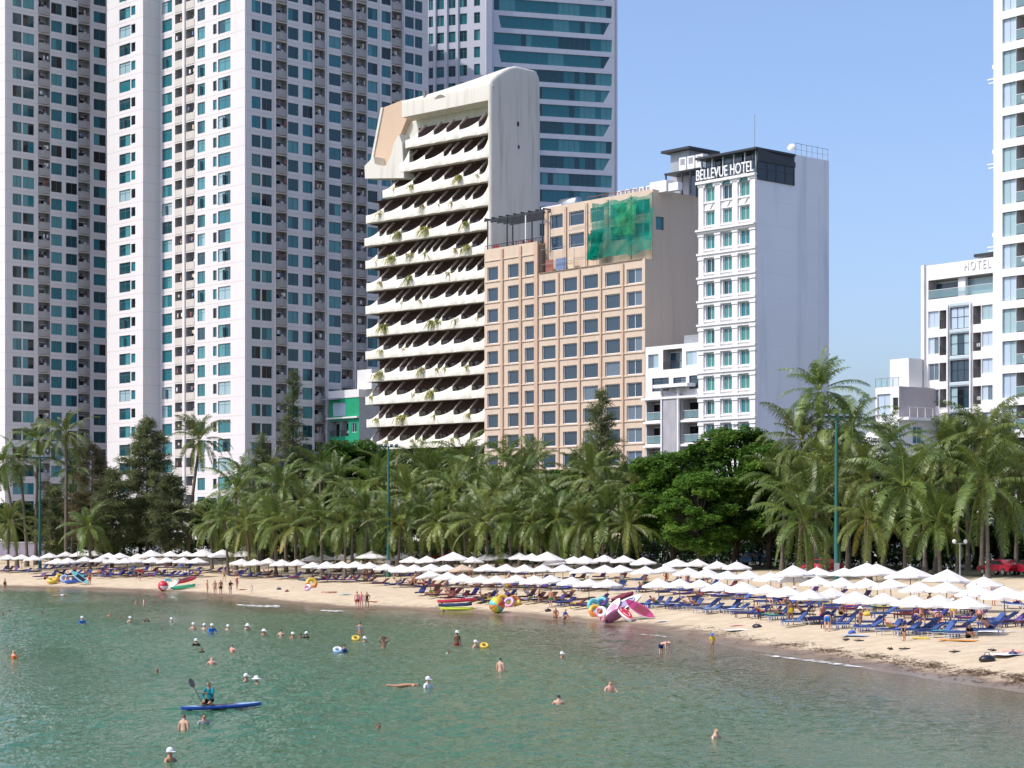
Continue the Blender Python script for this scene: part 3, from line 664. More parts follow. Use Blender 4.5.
for px in (502.5, 520.8): u = on_line(pS, -DL, px); mm = b.mb(pS, -DL); mm.box(u-.25, u+.25, -.22, -.001, GZ, zs_-.3); b.part(mm, 'pilaster', pil)
mm = b.mb(pS, -DL); mm.box(Ws-.5, Ws+.25, -.25, -.001, GZ, zs_); b.part(mm, 'pilaster', pil)
for k in range(-20, 12):                                     # sill courses under every row of windows
    z = zc+k*fh-1.22
    if z < GZ+2 or z > zs_-1: continue
    for P_, W_, top in ((pM, Wm, zt), (pS, Ws-.6, zs_)):
        if z < top-.5: mm = b.mb(P_, -DL); mm.box(.1, W_-.1, -.12, -.003, z-.06, z+.1); b.part(mm, 'sill', beige)
tq = on_line(c, DR, 652.8); q = c+DR*tq; Wu = on_line(q, DL, 544.5); pU = q+DL*Wu; ztu = zpx(189, q.y)
zcu = zpx(221.5, (q+DL*on_line(q, DL, 556)).y)
E1 = ('win', 'beige', -1.05, 1.05)
spec = [(550, 562.7)+E1, (569, 584)+E1, (590.5, 604)+E1, (610.5, 627)+E1, (634, 650, 'win', 'beige2', -1.05, 1.05)]
b.facade(pU, -DL, Wu, zt, ztu, fh, zcu, cols_px(pU, -DL, spec), deep=.3)
# a wall that stands 10 cm proud with one small window
qs = on_line(q, DR, 716); zw = zpx(178, Y0+9); q0 = q+Vector((DR.y, -DR.x, 0))*.01
b.facade(q0, DR, qs, zt-.01, ztu, 40, zpx(227, (q+DR*8).y), [(on_line(q, DR, 655.8), on_line(q, DR, 664.2), 'win', 'apts', -.95, .95)] , deep=.3) if False else None
b.facade(q, DR, qs, zt, ztu, ztu-zt, (zt+ztu)/2, [(on_line(q, DR, 655.8), on_line(q, DR, 664.2), 'win', 'apts', zpx(233, (q+DR*6).y)-(zt+ztu)/2, zpx(220, (q+DR*6).y)-(zt+ztu)/2)], deep=.3)
b.shell([q, q+DR*qs, pU+DR*qs, pU], zt, ztu-.35, 0, True, (1, 2))
for px in (547.4, 566, 587, 607.5, 630.5, 651.8): u = on_line(pU, -DL, px); mm = b.mb(pU, -DL); mm.box(u-.22, u+.22, -.2, -.001, zt+.02, ztu-.4); b.part(mm, 'pilaster', pil)
b.finish([beige, inner_wall, pil])
BEIGE = dict(c=c, q=q, pU=pU, pS=pS, zt=zt, ztu=ztu, zs=zs_, Ws=Ws, Wu=Wu, Wm=Wm, pM=pM)

# ---- the white hotel with the sign
Y0 = 247; c = at(756.5, 529, Y0); fh = 24.25*Y0/F; W = on_line(c, DL, 699.5); pL = c+DL*W; d = -DL
b = Bld('white_hotel', 'slim white hotel with classical pilasters, a rooftop sign and a tall blank side wall', 'hotel', c, 6)
wh = stained('white_stucco', (.80, .785, .775), (.55, .54, .54), .2); blank = stained('skylit_blank_wall', (.80, .83, .87), (.36, .37, .40), .60, (1.0, 1.0, .09), .35, big=.07, lo=.50, hi=.72)  # bluish base paints skylit shade into the side wall; streaks are dirt
zt = zpx(172.5, Y0); zc = zpx(130+672/2.954, (c+DL*on_line(c, DL, 745)).y)
H1 = ('win', 'bell', -.88, .92)
cl = cols_px(pL, d, [(705.8, 714.5)+H1, (722.8, 732)+H1, (740, 749.6)+H1])
b.facade(pL, d, W, GZ-1, zt, fh, zc, cl, deep=.3)
Wr = on_line(c, DR, 829); zside = zpx(154.2, (c+DR*on_line(c, DR, 794)).y)
b.wall.M = b.frame(c, DR); ug = on_line(c, DR, 794.5)
b.wall.quad((0, 0, GZ-1), (Wr, 0, GZ-1), (Wr, 0, zt-.5), (0, 0, zt-.5), 1); b.wall.quad((ug, 0, zt-.5), (Wr, 0, zt-.5), (Wr, 0, zside), (ug, 0, zside), 1); 
for k in range(-12, 8):
    if GZ < zc+k*fh+fh/2 < zt-1: b.wall.box(.05, Wr-.05, -.006, -.002, zc+k*fh+fh/2, zc+k*fh+fh/2+.05, 2)
b.wall.M = b.T
for u_ in (Wr*.86,): m = b.mb(c, DR); m.tube([(u_, -.09, GZ), (u_, -.09, zt-1.5)], .05, 6); b.part(m, 'downpipe', blank)
b.shell([c, c+DR*Wr, pL+DR*Wr, pL], GZ-1, zt-.5, 1, True, (1, 2)); b.shell([c+DR*ug, c+DR*Wr, pL+DR*Wr, pL+DR*ug], zt-.5, zside, 1, True, (1, 2, 3))
kt = math.floor((zt-fh/2-zc)/fh+.01)
for k in range(-12, kt+1):
    z = zc+k*fh+fh*.5
    if z < GZ+2 or z > zt: continue
    m = b.mb(pL, d); e = .6 if k == kt-2 else .38
    if k < kt-1:
        m.box(-.25, W+.05, -e, -.002, z-.12, z+.13); m.box(-.15, W+.02, -e*.6, -.004, z-.42, z-.121); b.part(m, 'cornice', wh)
    for i, px in enumerate((702, 718.6, 736, 753.6)):
        u = on_line(pL, d, px); m = b.mb(pL, d); z_0 = z-fh+.14; z_1 = z-.43
        if k == kt: continue
        if k == kt-1: z_1 = zt-.36
        if z_0 > GZ: m.box(u-.42, u+.42, -.2, -.003, z_0, z_1-.3); m.box(u-.52, u+.52, -.3, -.006, z_1-.299, z_1); b.part(m, 'pilaster', wh)
    for u0, u1, *_ in cl:                                    # window surrounds
        zb = z-fh/2-.88; m = b.mb(pL, d); m.box(u0-.25, u1+.25, -.16, -.003, zb-.22, zb-.03); b.part(m, 'window_sill', wh); m = b.mb(pL, d); (m.box(u0-.3, u1+.3, -.22, -.004, zb+1.9, zb+2.1) if k < kt-1 else m.prism([((u0+u1)/2-.5, zb-.35), ((u0+u1)/2, zb-1.0), ((u0+u1)/2+.5, zb-.35)], -.14, -.003) if k == kt else m.box(u0-.2, u1+.2, -.12, -.004, zb+1.86, zb+2.0)); b.part(m, 'window_lintel', wh)
for u0, u1, *_ in cl:                                        # round heads over the top windows
    m = b.mb(pL, d); um = (u0+u1)/2; z = zc+kt*fh+.93; r = (u1-u0)/2+.05
    po = [(um+r*1.25*math.cos(a), z+r*1.25*math.sin(a)) for a in [math.pi*i/10 for i in range(11)]]; pi_ = [(um+r*.9*math.cos(a), z+r*.9*math.sin(a)) for a in [math.pi*i/10 for i in range(11)]]
    for i in range(10):
        m.prism([po[i], po[i+1], pi_[i+1], pi_[i]][::-1], -.28, -.003)
    b.part(m, 'arch', wh); m = b.mb(pL, d); m.prism(pi_[::-1], -.05, .02, 0); b.part(m, 'fanlight', G['tg'])
m = b.mb(pL, d); m.box(-.3, W+.1, -.5, -.002, zt-.35, zt); b.part(m, 'cornice', wh)
# glazed rooftop bar
zr0, zr1 = zt-.5, zpx(149.5, Y0)
m = b.mb(pL, d); m.box(-.4, W+.25, -.4, ug-.05, zr1, zr1+.28); b.part(m, 'canopy_roof', metal_dark)
for i in range(6): u = .2+(W-.4)*i/5; m = b.mb(pL, d); m.box(u-.09, u+.09, .1, .3, zt, zr1); b.part(m, 'post', metal_grey)
me_ = win_mesh(W-.4, zr1-zt-.05, 'shop', 1); link('glass_screen', me_, b.t, (fmat(pL, d) @ Vector((.2, 1.0, zt+.02)))-b.base, math.atan2(d.y, d.x))
me_ = win_mesh(ug-.2, zr1-zr0-1.0, 'darkbay', 1); link('glass_bay', me_, b.t, (fmat(c, DR) @ Vector((.1, -.12, zr0-.35)))-b.base, math.atan2(DR.y, DR.x))
m = b.mb(c, DR); n = 10
m.prism([(0, zr1-1.4)]+[(ug-.1, zr1-1.4)]+[(ug*(1-i/n)-.1*(i == 0), zr1-.95+.95*math.sin(math.pi*(.12+.88*(i/n))/2)) for i in range(n+1)], -.25, -.10, 0); b.part(m, 'bay_head', metal_dark)
m = b.mb(c, DR); m.quad((0, 0, zr0), (ug, 0, zr0), (ug, 0, zr1), (0, 0, zr1), 0); b.part(m, 'bay_lining', metal_dark)
m = b.mb(c, DR)
for i in range(7): u = ug+.4+(Wr-ug-.5)*i/6; m.box(u-.03, u+.03, .1, .16, zside, zside+1.5)
m.box(ug+.3, Wr, .11, .15, zside+1.45, zside+1.5); m.box(ug+.3, Wr, .12, .14, zside+.7, zside+.73); b.part(m, 'roof_railing', metal_grey)
m = b.mb(c, DR); m.tube([(ug-3, 4, zr1), (ug-3, 4, zr1+5.5)], .04, 5); b.part(m, 'antenna', metal_grey)
b.finish([wh, blank, mat('blank_wall_joint', (.70, .705, .72), .9)])
BELL = dict(c=c, pL=pL, d=d, W=W, zt=zt, ug=ug, Wr=Wr, zside=zside, zr1=zr1)
# the sign
fc = bpy.data.curves.new('sign_letters', 'FONT'); fc.body = 'BELLEVUE HOTEL'; fc.size = 1.75; fc.extrude = .08; fc.space_character = 1.0
fo = bpy.data.objects.new('sign_letters', fc); C.objects.link(fo); bpy.context.view_layer.update()
me = bpy.data.meshes.new_from_object(fo.evaluated_get(bpy.context.evaluated_depsgraph_get())); bpy.data.objects.remove(fo)
wx = max(v.co.x for v in me.vertices); k = (W+.1)/wx
for v in me.vertices: v.co = (v.co.x*k, -v.co.z, v.co.y*1.08)
me.materials.append(mat('sign_white', (.85, .85, .84), .4))
sg = thing('hotel_sign', 'BELLEVUE HOTEL sign in white capitals along the roof edge of the slim white hotel', 'sign', fmat(pL, d) @ Vector((-.1, -.55, zt+.15)), math.atan2(d.y, d.x))
link('lettering', me, sg); m = MB()
for z in (.12, 1.2): m.box(0, W, .12, .18, z, z+.06)
m.build('support_rail', metal_dark, sg)

# ---- the small white house between the two hotels
Y0 = 264; c = at(702, 529, Y0); W = on_line(c, DL, 645.5); pL = c+DL*W; d = -DL; fh = 24.2*Y0/F
b = Bld('small_hotel', 'low white house with open balconies squeezed between the beige and the slim white hotel', 'house', c, 7)
zt = zpx(345, Y0); zf = zpx(330+590/6.4, (pL+d*W*.3).y)      # a floor line
fl = lambda k: zf+k*fh
gl_ = mat('curtain_glass', (.42, .41, .43), .3, .5, var=.25, vscale=1.5, stretch=(1, 1, .3))
V = lambda px: on_line(pL, d, px)
b.facade(pL, d, W, fl(2), zt+.4, zt+.4-fl(2), (zt+.4+fl(2))/2, cols_px(pL, d, [(648, 658.5, 'win', 'pale', -1.0, .9), (686, 697, 'win', 'pale', -1.0, .9), (663, 682, 'rail', 'iron', -1.3, 1.4)]))
b.facade(pL, d, W, fl(1), fl(2)-.01, fh, fl(1)+fh/2, cols_px(pL, d, [(652, 669, 'win', 'shop', -.6, 1.2), (673, 686, 'win', 'shop', -.3, 1.1), (689, 700, 'win', 'shop', -.6, 1.2)]))
b.facade(pL, d, W, GZ-1, fl(1)-.01, fh, fl(1)-fh/2, cols_px(pL, d, [(646.5, 664.5, 'rail', 'glass', -1.3, 1.3), (682.5, 700, 'rail', 'glass', -1.3, 1.3)]))
for k in range(-6, 3):
    if fl(k) > GZ+1 and k < 2: m = b.mb(pL, d); m.box(0, W, -.9 if k == 1 else -.5, -.002, fl(k)-.18, fl(k)+.12); b.part(m, 'floor_slab', white_paint)
m = b.mb(pL, d); m.box(V(667), V(681.5), -.75, -.51, GZ, fl(1)+.6); b.part(m, 'stair_glazing', gl_)
for px in (665.5, 682): m = b.mb(pL, d); m.box(V(px)-.12, V(px)+.12, -.85, -.55, GZ, fl(1)+1.2); b.part(m, 'column', white_paint)
m = b.mb(pL, d); um = V(678); n = 14
m.prism([(um-3.2+6.4*i/n, fl(1)+1.3) for i in range(n+1)]+[(um+3.2, fl(1)+1.75), (um-3.2, fl(1)+1.75)], -1.6, -.01); b.part(m, 'canopy', white_paint)
m = b.mb(pL, d); m.box(V(679), V(700)-.5, 1, 6, zt+.4, zt+1.6); b.part(m, 'roof_shed', metal_grey)
b.shell([c, c+DR*10, pL+DR*10, pL], GZ-1, zt+.3, 0, True, (0, 1, 2)); b.finish([white_paint, inner_wall, white_paint])

# ---- the green house
DL, DR = facing(1900)
Y0 = 346; c = at(359, 529, Y0); W = on_line(c, DL, 329); pL = c+DL*W; d = -DL
b = Bld('green_house', 'narrow bright green house with white trim beside the balcony hotel', 'house', c, 8)
green = mat('green_paint', (.02, .33, .17), .6, .3, var=.15, vscale=1); zt = zpx(389, Y0); z2 = zpx(417, Y0); zt1 = zpx(397, Y0)
V = lambda px: on_line(pL, d, px)
b.facade(pL, d, W, z2, zt1, zt1-z2, (z2+zt1)/2, cols_px(pL, d, [(332.5, 345.5, 'win', 'pale', -1.3, 1.0)]))
b.facade(pL, d, W, GZ-1, z2-.01, 3.4, z2-1.7, cols_px(pL, d, [(330, 340, 'rail', 'iron', -1.5, 1.2), (340.6, 348.5, 'rail', 'iron', -1.5, 1.2), (351.5, 356.5, 'win', 'bell', -.9, .75)]))
m = b.mb(pL, d); m.box(-.3, W+.02, -.5, -.003, z2-.12, z2+.15); b.part(m, 'floor_band', white_paint)
m = b.mb(pL, d); m.box(-.1, W+.1, -.12, 6, zt1+.01, zt); b.part(m, 'roof_band', white_paint); m = b.mb(pL, d); m.box(-1.2, W*.4, -.9, -.13, zt1-.2, zt1+.05); b.part(m, 'awning', metal_grey)
m = b.mb(pL, d); m.box(V(350.5), W+1.6, 1.5, 6.5, zt+.01, zpx(369, Y0)); b.part(m, 'roof_room', white_paint)
gw = mat('grey_side_render', (.45, .45, .46), .8, var=.1); b.wall.M = b.frame(c, DR); b.wall.quad((0, 0, GZ-1), (8, 0, GZ-1), (8, 0, zt1), (0, 0, zt1), 1); b.wall.M = b.T
b.shell([c, c+DR*8, pL+DR*8, pL], GZ-1, zt1, 1, True, (1, 2)); b.finish([green, gw, green])

# ---- the white hotel beside the right-hand tower
DL, DR = facing(1560)
Y0 = 236; c = at(1003, 529, Y0); W = on_line(c, DL, 925); pL = c+DL*W; d = -DL
b = Bld('white_hotel', 'white hotel with iron balconies, dark framed bay windows and a wide open roof terrace', 'hotel', c, 9)
V = lambda px: on_line(pL, d, px); mid = (pL+d*V(960)).y; fh = 26.5*mid/F
zt = zpx(266, (pL).y); zc = zpx(240+387/4.987, (pL+d*V(960)).y)
k1 = 0
S1 = [(928.2, 938.8, 'win', 'pale', -.95, 1.12), (939.4, 947.2, 'rail', 'iron', -1.15, 1.12), (949.8, 970, 'win', 'grid', -1.35, 1.3), (973, 981, 'rail', 'iron', -1.0, 1.2), (981.6, 992.6, 'win', 'pale', -.6, 1.2)]
b.facade(pL, d, W, GZ-1, zc+fh*.5+.35, fh, zc, cols_px(pL, d, S1), deep=.25)
z_a = zc+fh*.5+.35; z_t0 = zpx(240+300/4.987, pL.y); z_h = zpx(240+205/4.987, pL.y)
b.facade(pL, d, W, z_a+.001, zt, zt-z_a, (zt+z_a)/2, [(V(928.3), V(993), 'rail', 'glass', z_t0-(zt+z_a)/2, z_h-(zt+z_a)/2)])
m = b.mb(pL, d); m.box(-.35, .12, -.35, .3, GZ, zt+.1); b.part(m, 'corner_pier', white_paint)
for px in (948.6, 971.4): m = b.mb(pL, d); m.box(V(px)-.1, V(px)+.1, -.3, -.003, GZ, z_a-.3); b.part(m, 'fin', white_paint)
for px in (956, ): m = b.mb(pL, d); m.box(V(px), V(px)+1.1, .4, .9, z_t0, z_h); b.part(m, 'terrace_pillar', white_paint)
for k in range(-8, 2):
    z = zc+k*fh-fh*.5
    if z > GZ+2: m = b.mb(pL, d); m.box(V(950), V(970.2), -.12, -.004, z-.15, z+.18); b.part(m, 'spandrel', mat('spandrel_glass', (.45, .55, .58), .2, .5) if 'sp' not in MESHES else MESHES['sp'])
b.shell([c, c+DR*14, pL+DR*14, pL], GZ-1, zt, 0, True, (0, 1, 2))
m = b.mb(pL, d); m.box(V(963), W, 2, 5, zpx(256.5, mid), zpx(255, mid)+.2); b.part(m, 'roof_canopy', metal_dark)
b.finish([white_paint, inner_wall, white_paint])
fc = bpy.data.curves.new('relief', 'FONT'); fc.body = 'HOTEL'; fc.size = 1.5; fc.extrude = .02; fc.space_character = 1.35
fo = bpy.data.objects.new('relief', fc); C.objects.link(fo); bpy.context.view_layer.update()
me = bpy.data.meshes.new_from_object(fo.evaluated_get(bpy.context.evaluated_depsgraph_get())); bpy.data.objects.remove(fo)
wx = max(v.co.x for v in me.vertices); k = (V(991)-V(964))/wx
for v in me.vertices: v.co = (v.co.x*k, -v.co.z-.03, v.co.y)
me.materials.append(white_paint); link('lettering', me, b.t, (fmat(pL, d) @ Vector((V(964), -.06, zpx(270.5, (pL+d*V(964)).y))))-b.base, math.atan2(d.y, d.x))

# ---- the tall white tower at the edge
Y0 = 208; c0 = at(1002, 529, Y0); pL = c0+DL*on_line(c0, DL, 993.5); d = -DL; fh = 32.2*Y0/F; W = 22
b = Bld('white_tower', 'tall white tower with pale curtains and glass balconies, at the frame edge', 'tower', pL, 10)
zc = zpx(240+402/4.987, Y0-.5); z1 = zpx(-120, Y0)
V = lambda px: on_line(pL, d, px)
cl = [(V(1002.3), V(1016), 'win', 'tower', -1.3, 1.22), (V(1016.2), V(1016.2)+2.6, 'rail', 'glass', -1.3, 1.22)]
x = V(1016.2)+3.2
while x < W-5: cl += [(x, x+2.2, 'win', 'tower', -1.3, 1.22), (x+2.25, x+4.6, 'rail', 'glass', -1.3, 1.22)]; x += 5.4
b.facade(pL, d, W, GZ-1, z1, fh, zc, cl, deep=.3)
e = pL+d*W; b.shell([pL, e, e+DR*14, pL+DR*14], GZ-1, z1, 0, True, (1, 2, 3))
for py in (80, 165, 248):                                   # little service ledges on the end wall
    z = zpx(py-1, pL.y); m = b.mb(pL, d); m.box(-.9, -.001, .1, .22, z, z+.12); m.box(-.75, -.001, .1, .22, z-.4, z-.28); m.box(-.25, -.001, .1, .3, z+1.1, z+1.5); b.part(m, 'ledge', white_paint)
b.finish([white_paint, inner_wall, white_paint])

# ---- the small house with the roof terrace
Y0 = 240; c = at(899, 529, Y0); W = on_line(c, DL, 875.5); pL = c+DL*W; d = -DL; zt = zpx(386, Y0)
b = Bld('small_hotel', 'low white house with shade-toned side and glass railed roof terrace, next to the white hotel', 'house', c, 11)
V = lambda px: on_line(pL, d, px); zm = zpx(418.5, Y0)
b.facade(pL, d, W, zm, zt, zt-zm, (zm+zt)/2, [(V(877.3), V(890.5), 'win', 'tower', -1.45, 1.1), (V(892.8), V(898.2), 'win', 'apts', -.9, .6)])
b.facade(pL, d, W, GZ-1, zm-.01, 3.5, zm-1.75, [(V(877.3), V(890.5), 'win', 'shop', -1.4, 1.2), (V(892.8), V(898.2), 'win', 'apts', -.9, .9)])
side_shade = mat('shaded_side_render', (.46, .42, .43), .85, .2, var=.08); b.wall.M = b.frame(c, DR); Wr = on_line(c, DR, 945)  # grey-lilac tone puts shade into the upper side wall's colour
b.wall.quad((0, 0, zm), (Wr, 0, zm), (Wr, 0, zt), (0, 0, zt), 3); b.wall.M = b.T
b.facade(c, DR, Wr, GZ-1, zm-.01, 3.5, zm-1.75, [(V(0)*0+2.5, 4.2, 'win', 'bell', -1.2, .9)])
b.shell([c, c+DR*Wr, pL+DR*Wr, pL], GZ-1, zt-.2, 0, True, (1, 2))
m = b.mb(c, DR); m.box(-.1, Wr, -1.6, -.002, zm-.2, zm+.15); b.part(m, 'terrace_slab', white_paint)
m = b.mb(c, DR)
for i in range(6): m.box(.2+i*Wr/6, .26+i*Wr/6, -1.5, -1.45, zm+.15, zm+1.3)
m.box(0, Wr, -1.51, -1.45, zm+1.3, zm+1.36); b.part(m, 'terrace_railing', white_paint)
m = b.mb(pL, d); m.box(0, W, -.05, .0, zt+1.05, zt+1.1, 0); m.quad((0, -.02, zt), (W, -.02, zt), (W, -.02, zt+1.05), (0, -.02, zt+1.05), 1)
for i in range(5): m.box(W*i/4-.02, W*i/4+.02, -.06, .0, zt, zt+1.05, 0)
b.part(m, 'glass_railing', [metal_grey, MESHES['railglass']])
m = b.mb(c, DR); u = on_line(c, DR, 921); m.box(u-.5, u+2, 1.5, 4.5, zt-.2, zpx(358.5, Y0+4), 0); m.box(u+2.01, u+4.5, 1.5, 4.5, zt-.2, zpx(359, Y0+4), 1); b.part(m, 'stair_head', [white_paint, metal_grey])
m = b.mb(pL, d); m.lathe([(1.9, 0), (1.8, .7), (1.4, 1.3), (.7, 1.7), (.02, 1.8)], 16, 0, True, (W*.7, -2.2, zpx(443, Y0-3))); m.box(W*.7-2.2, W*.7+2.2, -4.2, -.6, GZ, zpx(443, Y0-3)); b.part(m, 'porch_dome', white_paint)
b.finish([white_paint, inner_wall, white_paint, side_shade])

# ---- roof furniture on the beige hotel
DL, DR = facing(1780)
B = BEIGE; dx = math.atan2(-DL.y, -DL.x); MU = fmat(B['pU'], -DL); MS = fmat(B['pS'], -DL); MM = fmat(B['pM'], -DL)
def put(mb, name, label, cat, mats, M, loc, rz=None, group=None):
    o = mb.build(name, mats, None, M @ Vector(loc), dx if rz is None else rz); return tag(o, label, cat, group)
u = on_line(B['pU'], -DL, 549); zz = B['ztu']-.35
tk = thing('water_tank', 'stainless steel water tank lying on the roof edge of the beige hotel', 'water tank', MU @ Vector((u+1.2, 3.2, zz+1.0)), dx)
m = MB(Matrix.Rotation(R(90), 4, 'Y')); m.lathe([(.02, -2.1), (.7, -2.0), (.95, -1.7), (.95, 1.7), (.7, 2.0), (.02, 2.1)], 18, 0); m.build('tank', steel, tk)
m = MB(); [m.box(x-.1, x+.1, -.8, .8, -1.0, -.7) for x in (-1.3, 1.3)]; m.build('cradle', metal_grey, tk)
m = MB(); m.box(-3.2, 1.2, -.8, 2.6, -.25, 0); m.box(-1.5, 1.0, 0, 2.3, -2.6, -.251); put(m, 'roof_slab', 'white concrete stair roof beside the steel tank on the beige hotel', 'roof slab', white_paint, MU, (u+.6, 1.6, zz+.7))
ac = MB(); ac.box(0, 1.0, 0, .8, .1, 1.5); acp = []
def ac_unit(M, loc, label, s=1.0):
    o = thing('air_conditioner', label, 'air conditioner', M @ Vector(loc), dx, 'air conditioners on the beige hotel roof'); o.scale = (s, s, s)
    m = MB(); m.box(0, 1.1, 0, .9, .08, 1.6); m.build('casing', white_paint, o); m = MB()
    [m.box(.2, .9, -.03, -.003, z_, z_+.06) for z_ in (.75, .87, .99, 1.11, 1.23, 1.35)]; m.build('grille', metal_grey, o)
    m = MB(); [m.box(x, x+.12, 0, .9, 0, .079) for x in (.1, .88)]; m.build('foot', metal_dark, o); return o
for i, px in enumerate((609, 617, 624.5, 631, 638)): ac_unit(MU, (on_line(B['pU'], -DL, px), 1.6, zz), '%s white air conditioner along the parapet, counted from the steel tank' % ordinal(i+1), .82)
# lift house and platform
q = B['q']; uq = on_line(B['pU'], -DL, 650); st = thing('lift_house', 'grey metal lift house with an overhanging flat roof on top of the beige hotel', 'roof house', MU @ Vector((uq-1.0, 7.5, zz)), dx)
zr_ = zpx(147.5, q.y+5)-zz; m = MB(); m.box(-2.2, 1.4, 0, 4.5, 0, zr_-.35); m.build('wall', mat('lift_house_cladding', (.36, .39, .43), .6, .3, var=.15, vscale=1), st)
m = MB(); m.box(-3.2, 2.4, -1, 5.5, zr_-.35, zr_); m.build('roof', metal_dark, st)
pf = thing('steel_platform', 'dark steel platform on posts holding air conditioners above the beige hotel roof', 'platform', MU @ Vector((uq+1.4, 5.5, zz)), dx)
zp = zpx(171, q.y+3)-zz; m = MB(); m.box(-3.4, 3.4, -.6, 3, zp-.22, zp); m.build('deck', metal_dark, pf)
for x in (-3.2, 0, 1.6, 3.1):
    for y in (-.4, 2.6): m = MB(); m.box(x-.09, x+.09, y-.09, y+.09, 0, zp-.221); m.build('post', metal_dark, pf)
for i in range(3): ac_unit(MU, (uq+.3+1.6*i, 5.6, zz+zp), '%s of the tall white air conditioners on the steel platform, from the lift house' % ordinal(i+1), 1.25)
m = MB(); m.box(0, 3.2, 0, 1.5, 0, 1.6); m.box(3.3, 5.2, .3, 1.2, 0, 1.1); put(m, 'roof_parapet_block', 'broken white parapet block below the steel platform', 'parapet', white_paint, MU, (uq-1.2, 1.2, zz))
rr = random.Random(4); m = MB()
u0 = on_line(B['pU'], -DL, 585)
m.tube([(0, 0, .9), (10, 0, .9)], .05, 5); [m.tube([(x, 0, 0), (x, 0, .9)], .04, 5) for x in range(0, 11, 2)]; put(m, 'roof_railing', 'rusty pipe railing along the parapet of the beige hotel', 'railing', mat('rust', (.25, .09, .06), .8), MU, (u0, .5, zz))
# rooftop pergola with red chairs
pg = thing('pergola', 'black steel pergola over the lower roof terrace of the beige hotel', 'pergola', MS @ Vector((0, 0, B['zs']-.4)), dx); hh = zpx(221.5, B['pS'].y)-B['zs']+.4; L_ = B['Ws']+1.2
for x in (.3, L_*.36, L_*.68, L_-.5):
    for y in (.4, 5.5): m = MB(); m.box(x-.08, x+.08, y-.08, y+.08, 0, hh); m.build('post', white_paint if y < 1 and L_*.5 < x < L_*.8 else metal_dark, pg)
for y in (.3, 1.6, 2.9, 4.2, 5.5): m = MB(); m.box(-.4, L_, y-.06, y+.06, hh, hh+.3); m.build('beam', metal_dark, pg)
for i in range(9): x = L_*i/8; m = MB(); m.box(x-.05, x+.05, 0, 5.8, hh+.301, hh+.5); m.build('rafter', metal_dark, pg)
m = MB(); m.box(0, L_, .05, .1, .9, 1.0); [m.box(L_*i/24, L_*i/24+.04, .05, .1, 0, .9) for i in range(25)]; m.build('railing', metal_dark, pg)
red_ = mat('red_plastic', (.32, .05, .06), .5)
ch = thing('red_chair', 'dark red chair on the roof terrace under the black pergola', 'chair', MS @ Vector((.8, 1.0, B['zs']-.4)), dx, 'red chairs on the roof terrace')
m = MB(); m.box(-.25, .25, -.25, .25, .42, .48); m.build('seat', red_, ch); m = MB(); m.box(-.25, .25, .2, .26, .481, 1.05); m.build('backrest', red_, ch)
for x in (-.22, .22):
    for y in (-.22, .22): m = MB(); m.box(x-.03, x+.03, y-.03, y+.03, 0, .419); m.build('leg', red_, ch)
for i in range(13):
    o = copy_tree(ch); o.location = MS @ Vector((1.6+.75*i+rr.uniform(-.2, .2), rr.uniform(.7, 3.5), B['zs']-.4)); o.rotation_euler.z = rr.uniform(0, 6)
# debris netting: a rumpled sheet hung from the scaffold
def net(px0, px1, py0, py1, off, name, label, m_, seed, sag=1.0, fold=.5):
    nx, ny = 34, 26; p0 = B['pU']-Vector((DL.y, -DL.x, 0))*(off+.4); u0, u1 = on_line(p0, -DL, px0), on_line(p0, -DL, px1); zt_, zb_ = zpx(py0, p0.y-6), zpx(py1, p0.y-6); vs = []
    for j in range(ny+1):
        for i in range(nx+1):
            a, b_ = i/nx, j/ny; n1 = mnoise.noise(Vector((a*5+seed, b_*4, 0))); n2 = mnoise.noise(Vector((a*14, b_*9+seed, 3)))
            x = u0+(u1-u0)*(a+.02*n1*b_); z = zt_+(zb_-zt_)*(b_*(1+.03*n2))-sag*(math.sin(a*math.pi*3)**2)*(1-b_)*.35+.10*n2
            vs.append((x, -off-fold*n1*.6-.12*n2-.3*b_, z+(.0 if b_ < .95 else .5*n1)))
    fs = [(j*(nx+1)+i, j*(nx+1)+i+1, (j+1)*(nx+1)+i+1, (j+1)*(nx+1)+i) for j in range(ny) for i in range(nx)]
    m = MB(MU); m.add(vs, fs, 0, True); o = m.build(name, m_); tag(o, label, 'netting', 'debris netting on the beige hotel'); return o
def netmat(name, col, al):
    m = mat(name, col, .9, .05, var=.4, vscale=.5, trans=.45); nt = m.node_tree; out = nt.nodes['Material Output']; L = nt.links; s0 = out.inputs[0].links[0].from_socket
    t_ = nn(nt, 'ShaderNodeBsdfTransparent'); x = nn(nt, 'ShaderNodeMixShader'); tc = nn(nt, 'ShaderNodeTexCoord'); n = nn(nt, 'ShaderNodeTexNoise'); n.inputs['Scale'].default_value = .45; L.new(tc.outputs['Object'], n.inputs['Vector'])
    mr = nn(nt, 'ShaderNodeMapRange'); mr.inputs[1].default_value = .35; mr.inputs[2].default_value = .65; mr.inputs[3].default_value = al-.2; mr.inputs[4].default_value = min(1, al+.2); L.new(n.outputs[0], mr.inputs[0])
    L.new(mr.outputs[0], x.inputs[0]); L.new(t_.outputs[0], x.inputs[1]); L.new(s0, x.inputs[2]); L.new(x.outputs[0], out.inputs[0]); return m
net(590, 651, 206, 262, 1.3, 'debris_netting', 'large dark green debris netting draped over the upper floors of the beige hotel', netmat('green_net', (.01, .36, .26), .7), 1)
net(613, 634, 209, 243, 1.9, 'debris_netting', 'light green torn piece of netting hanging in front of the darker net', netmat('light_green_net', (.06, .44, .20), .55), 5, 1.6, .8)
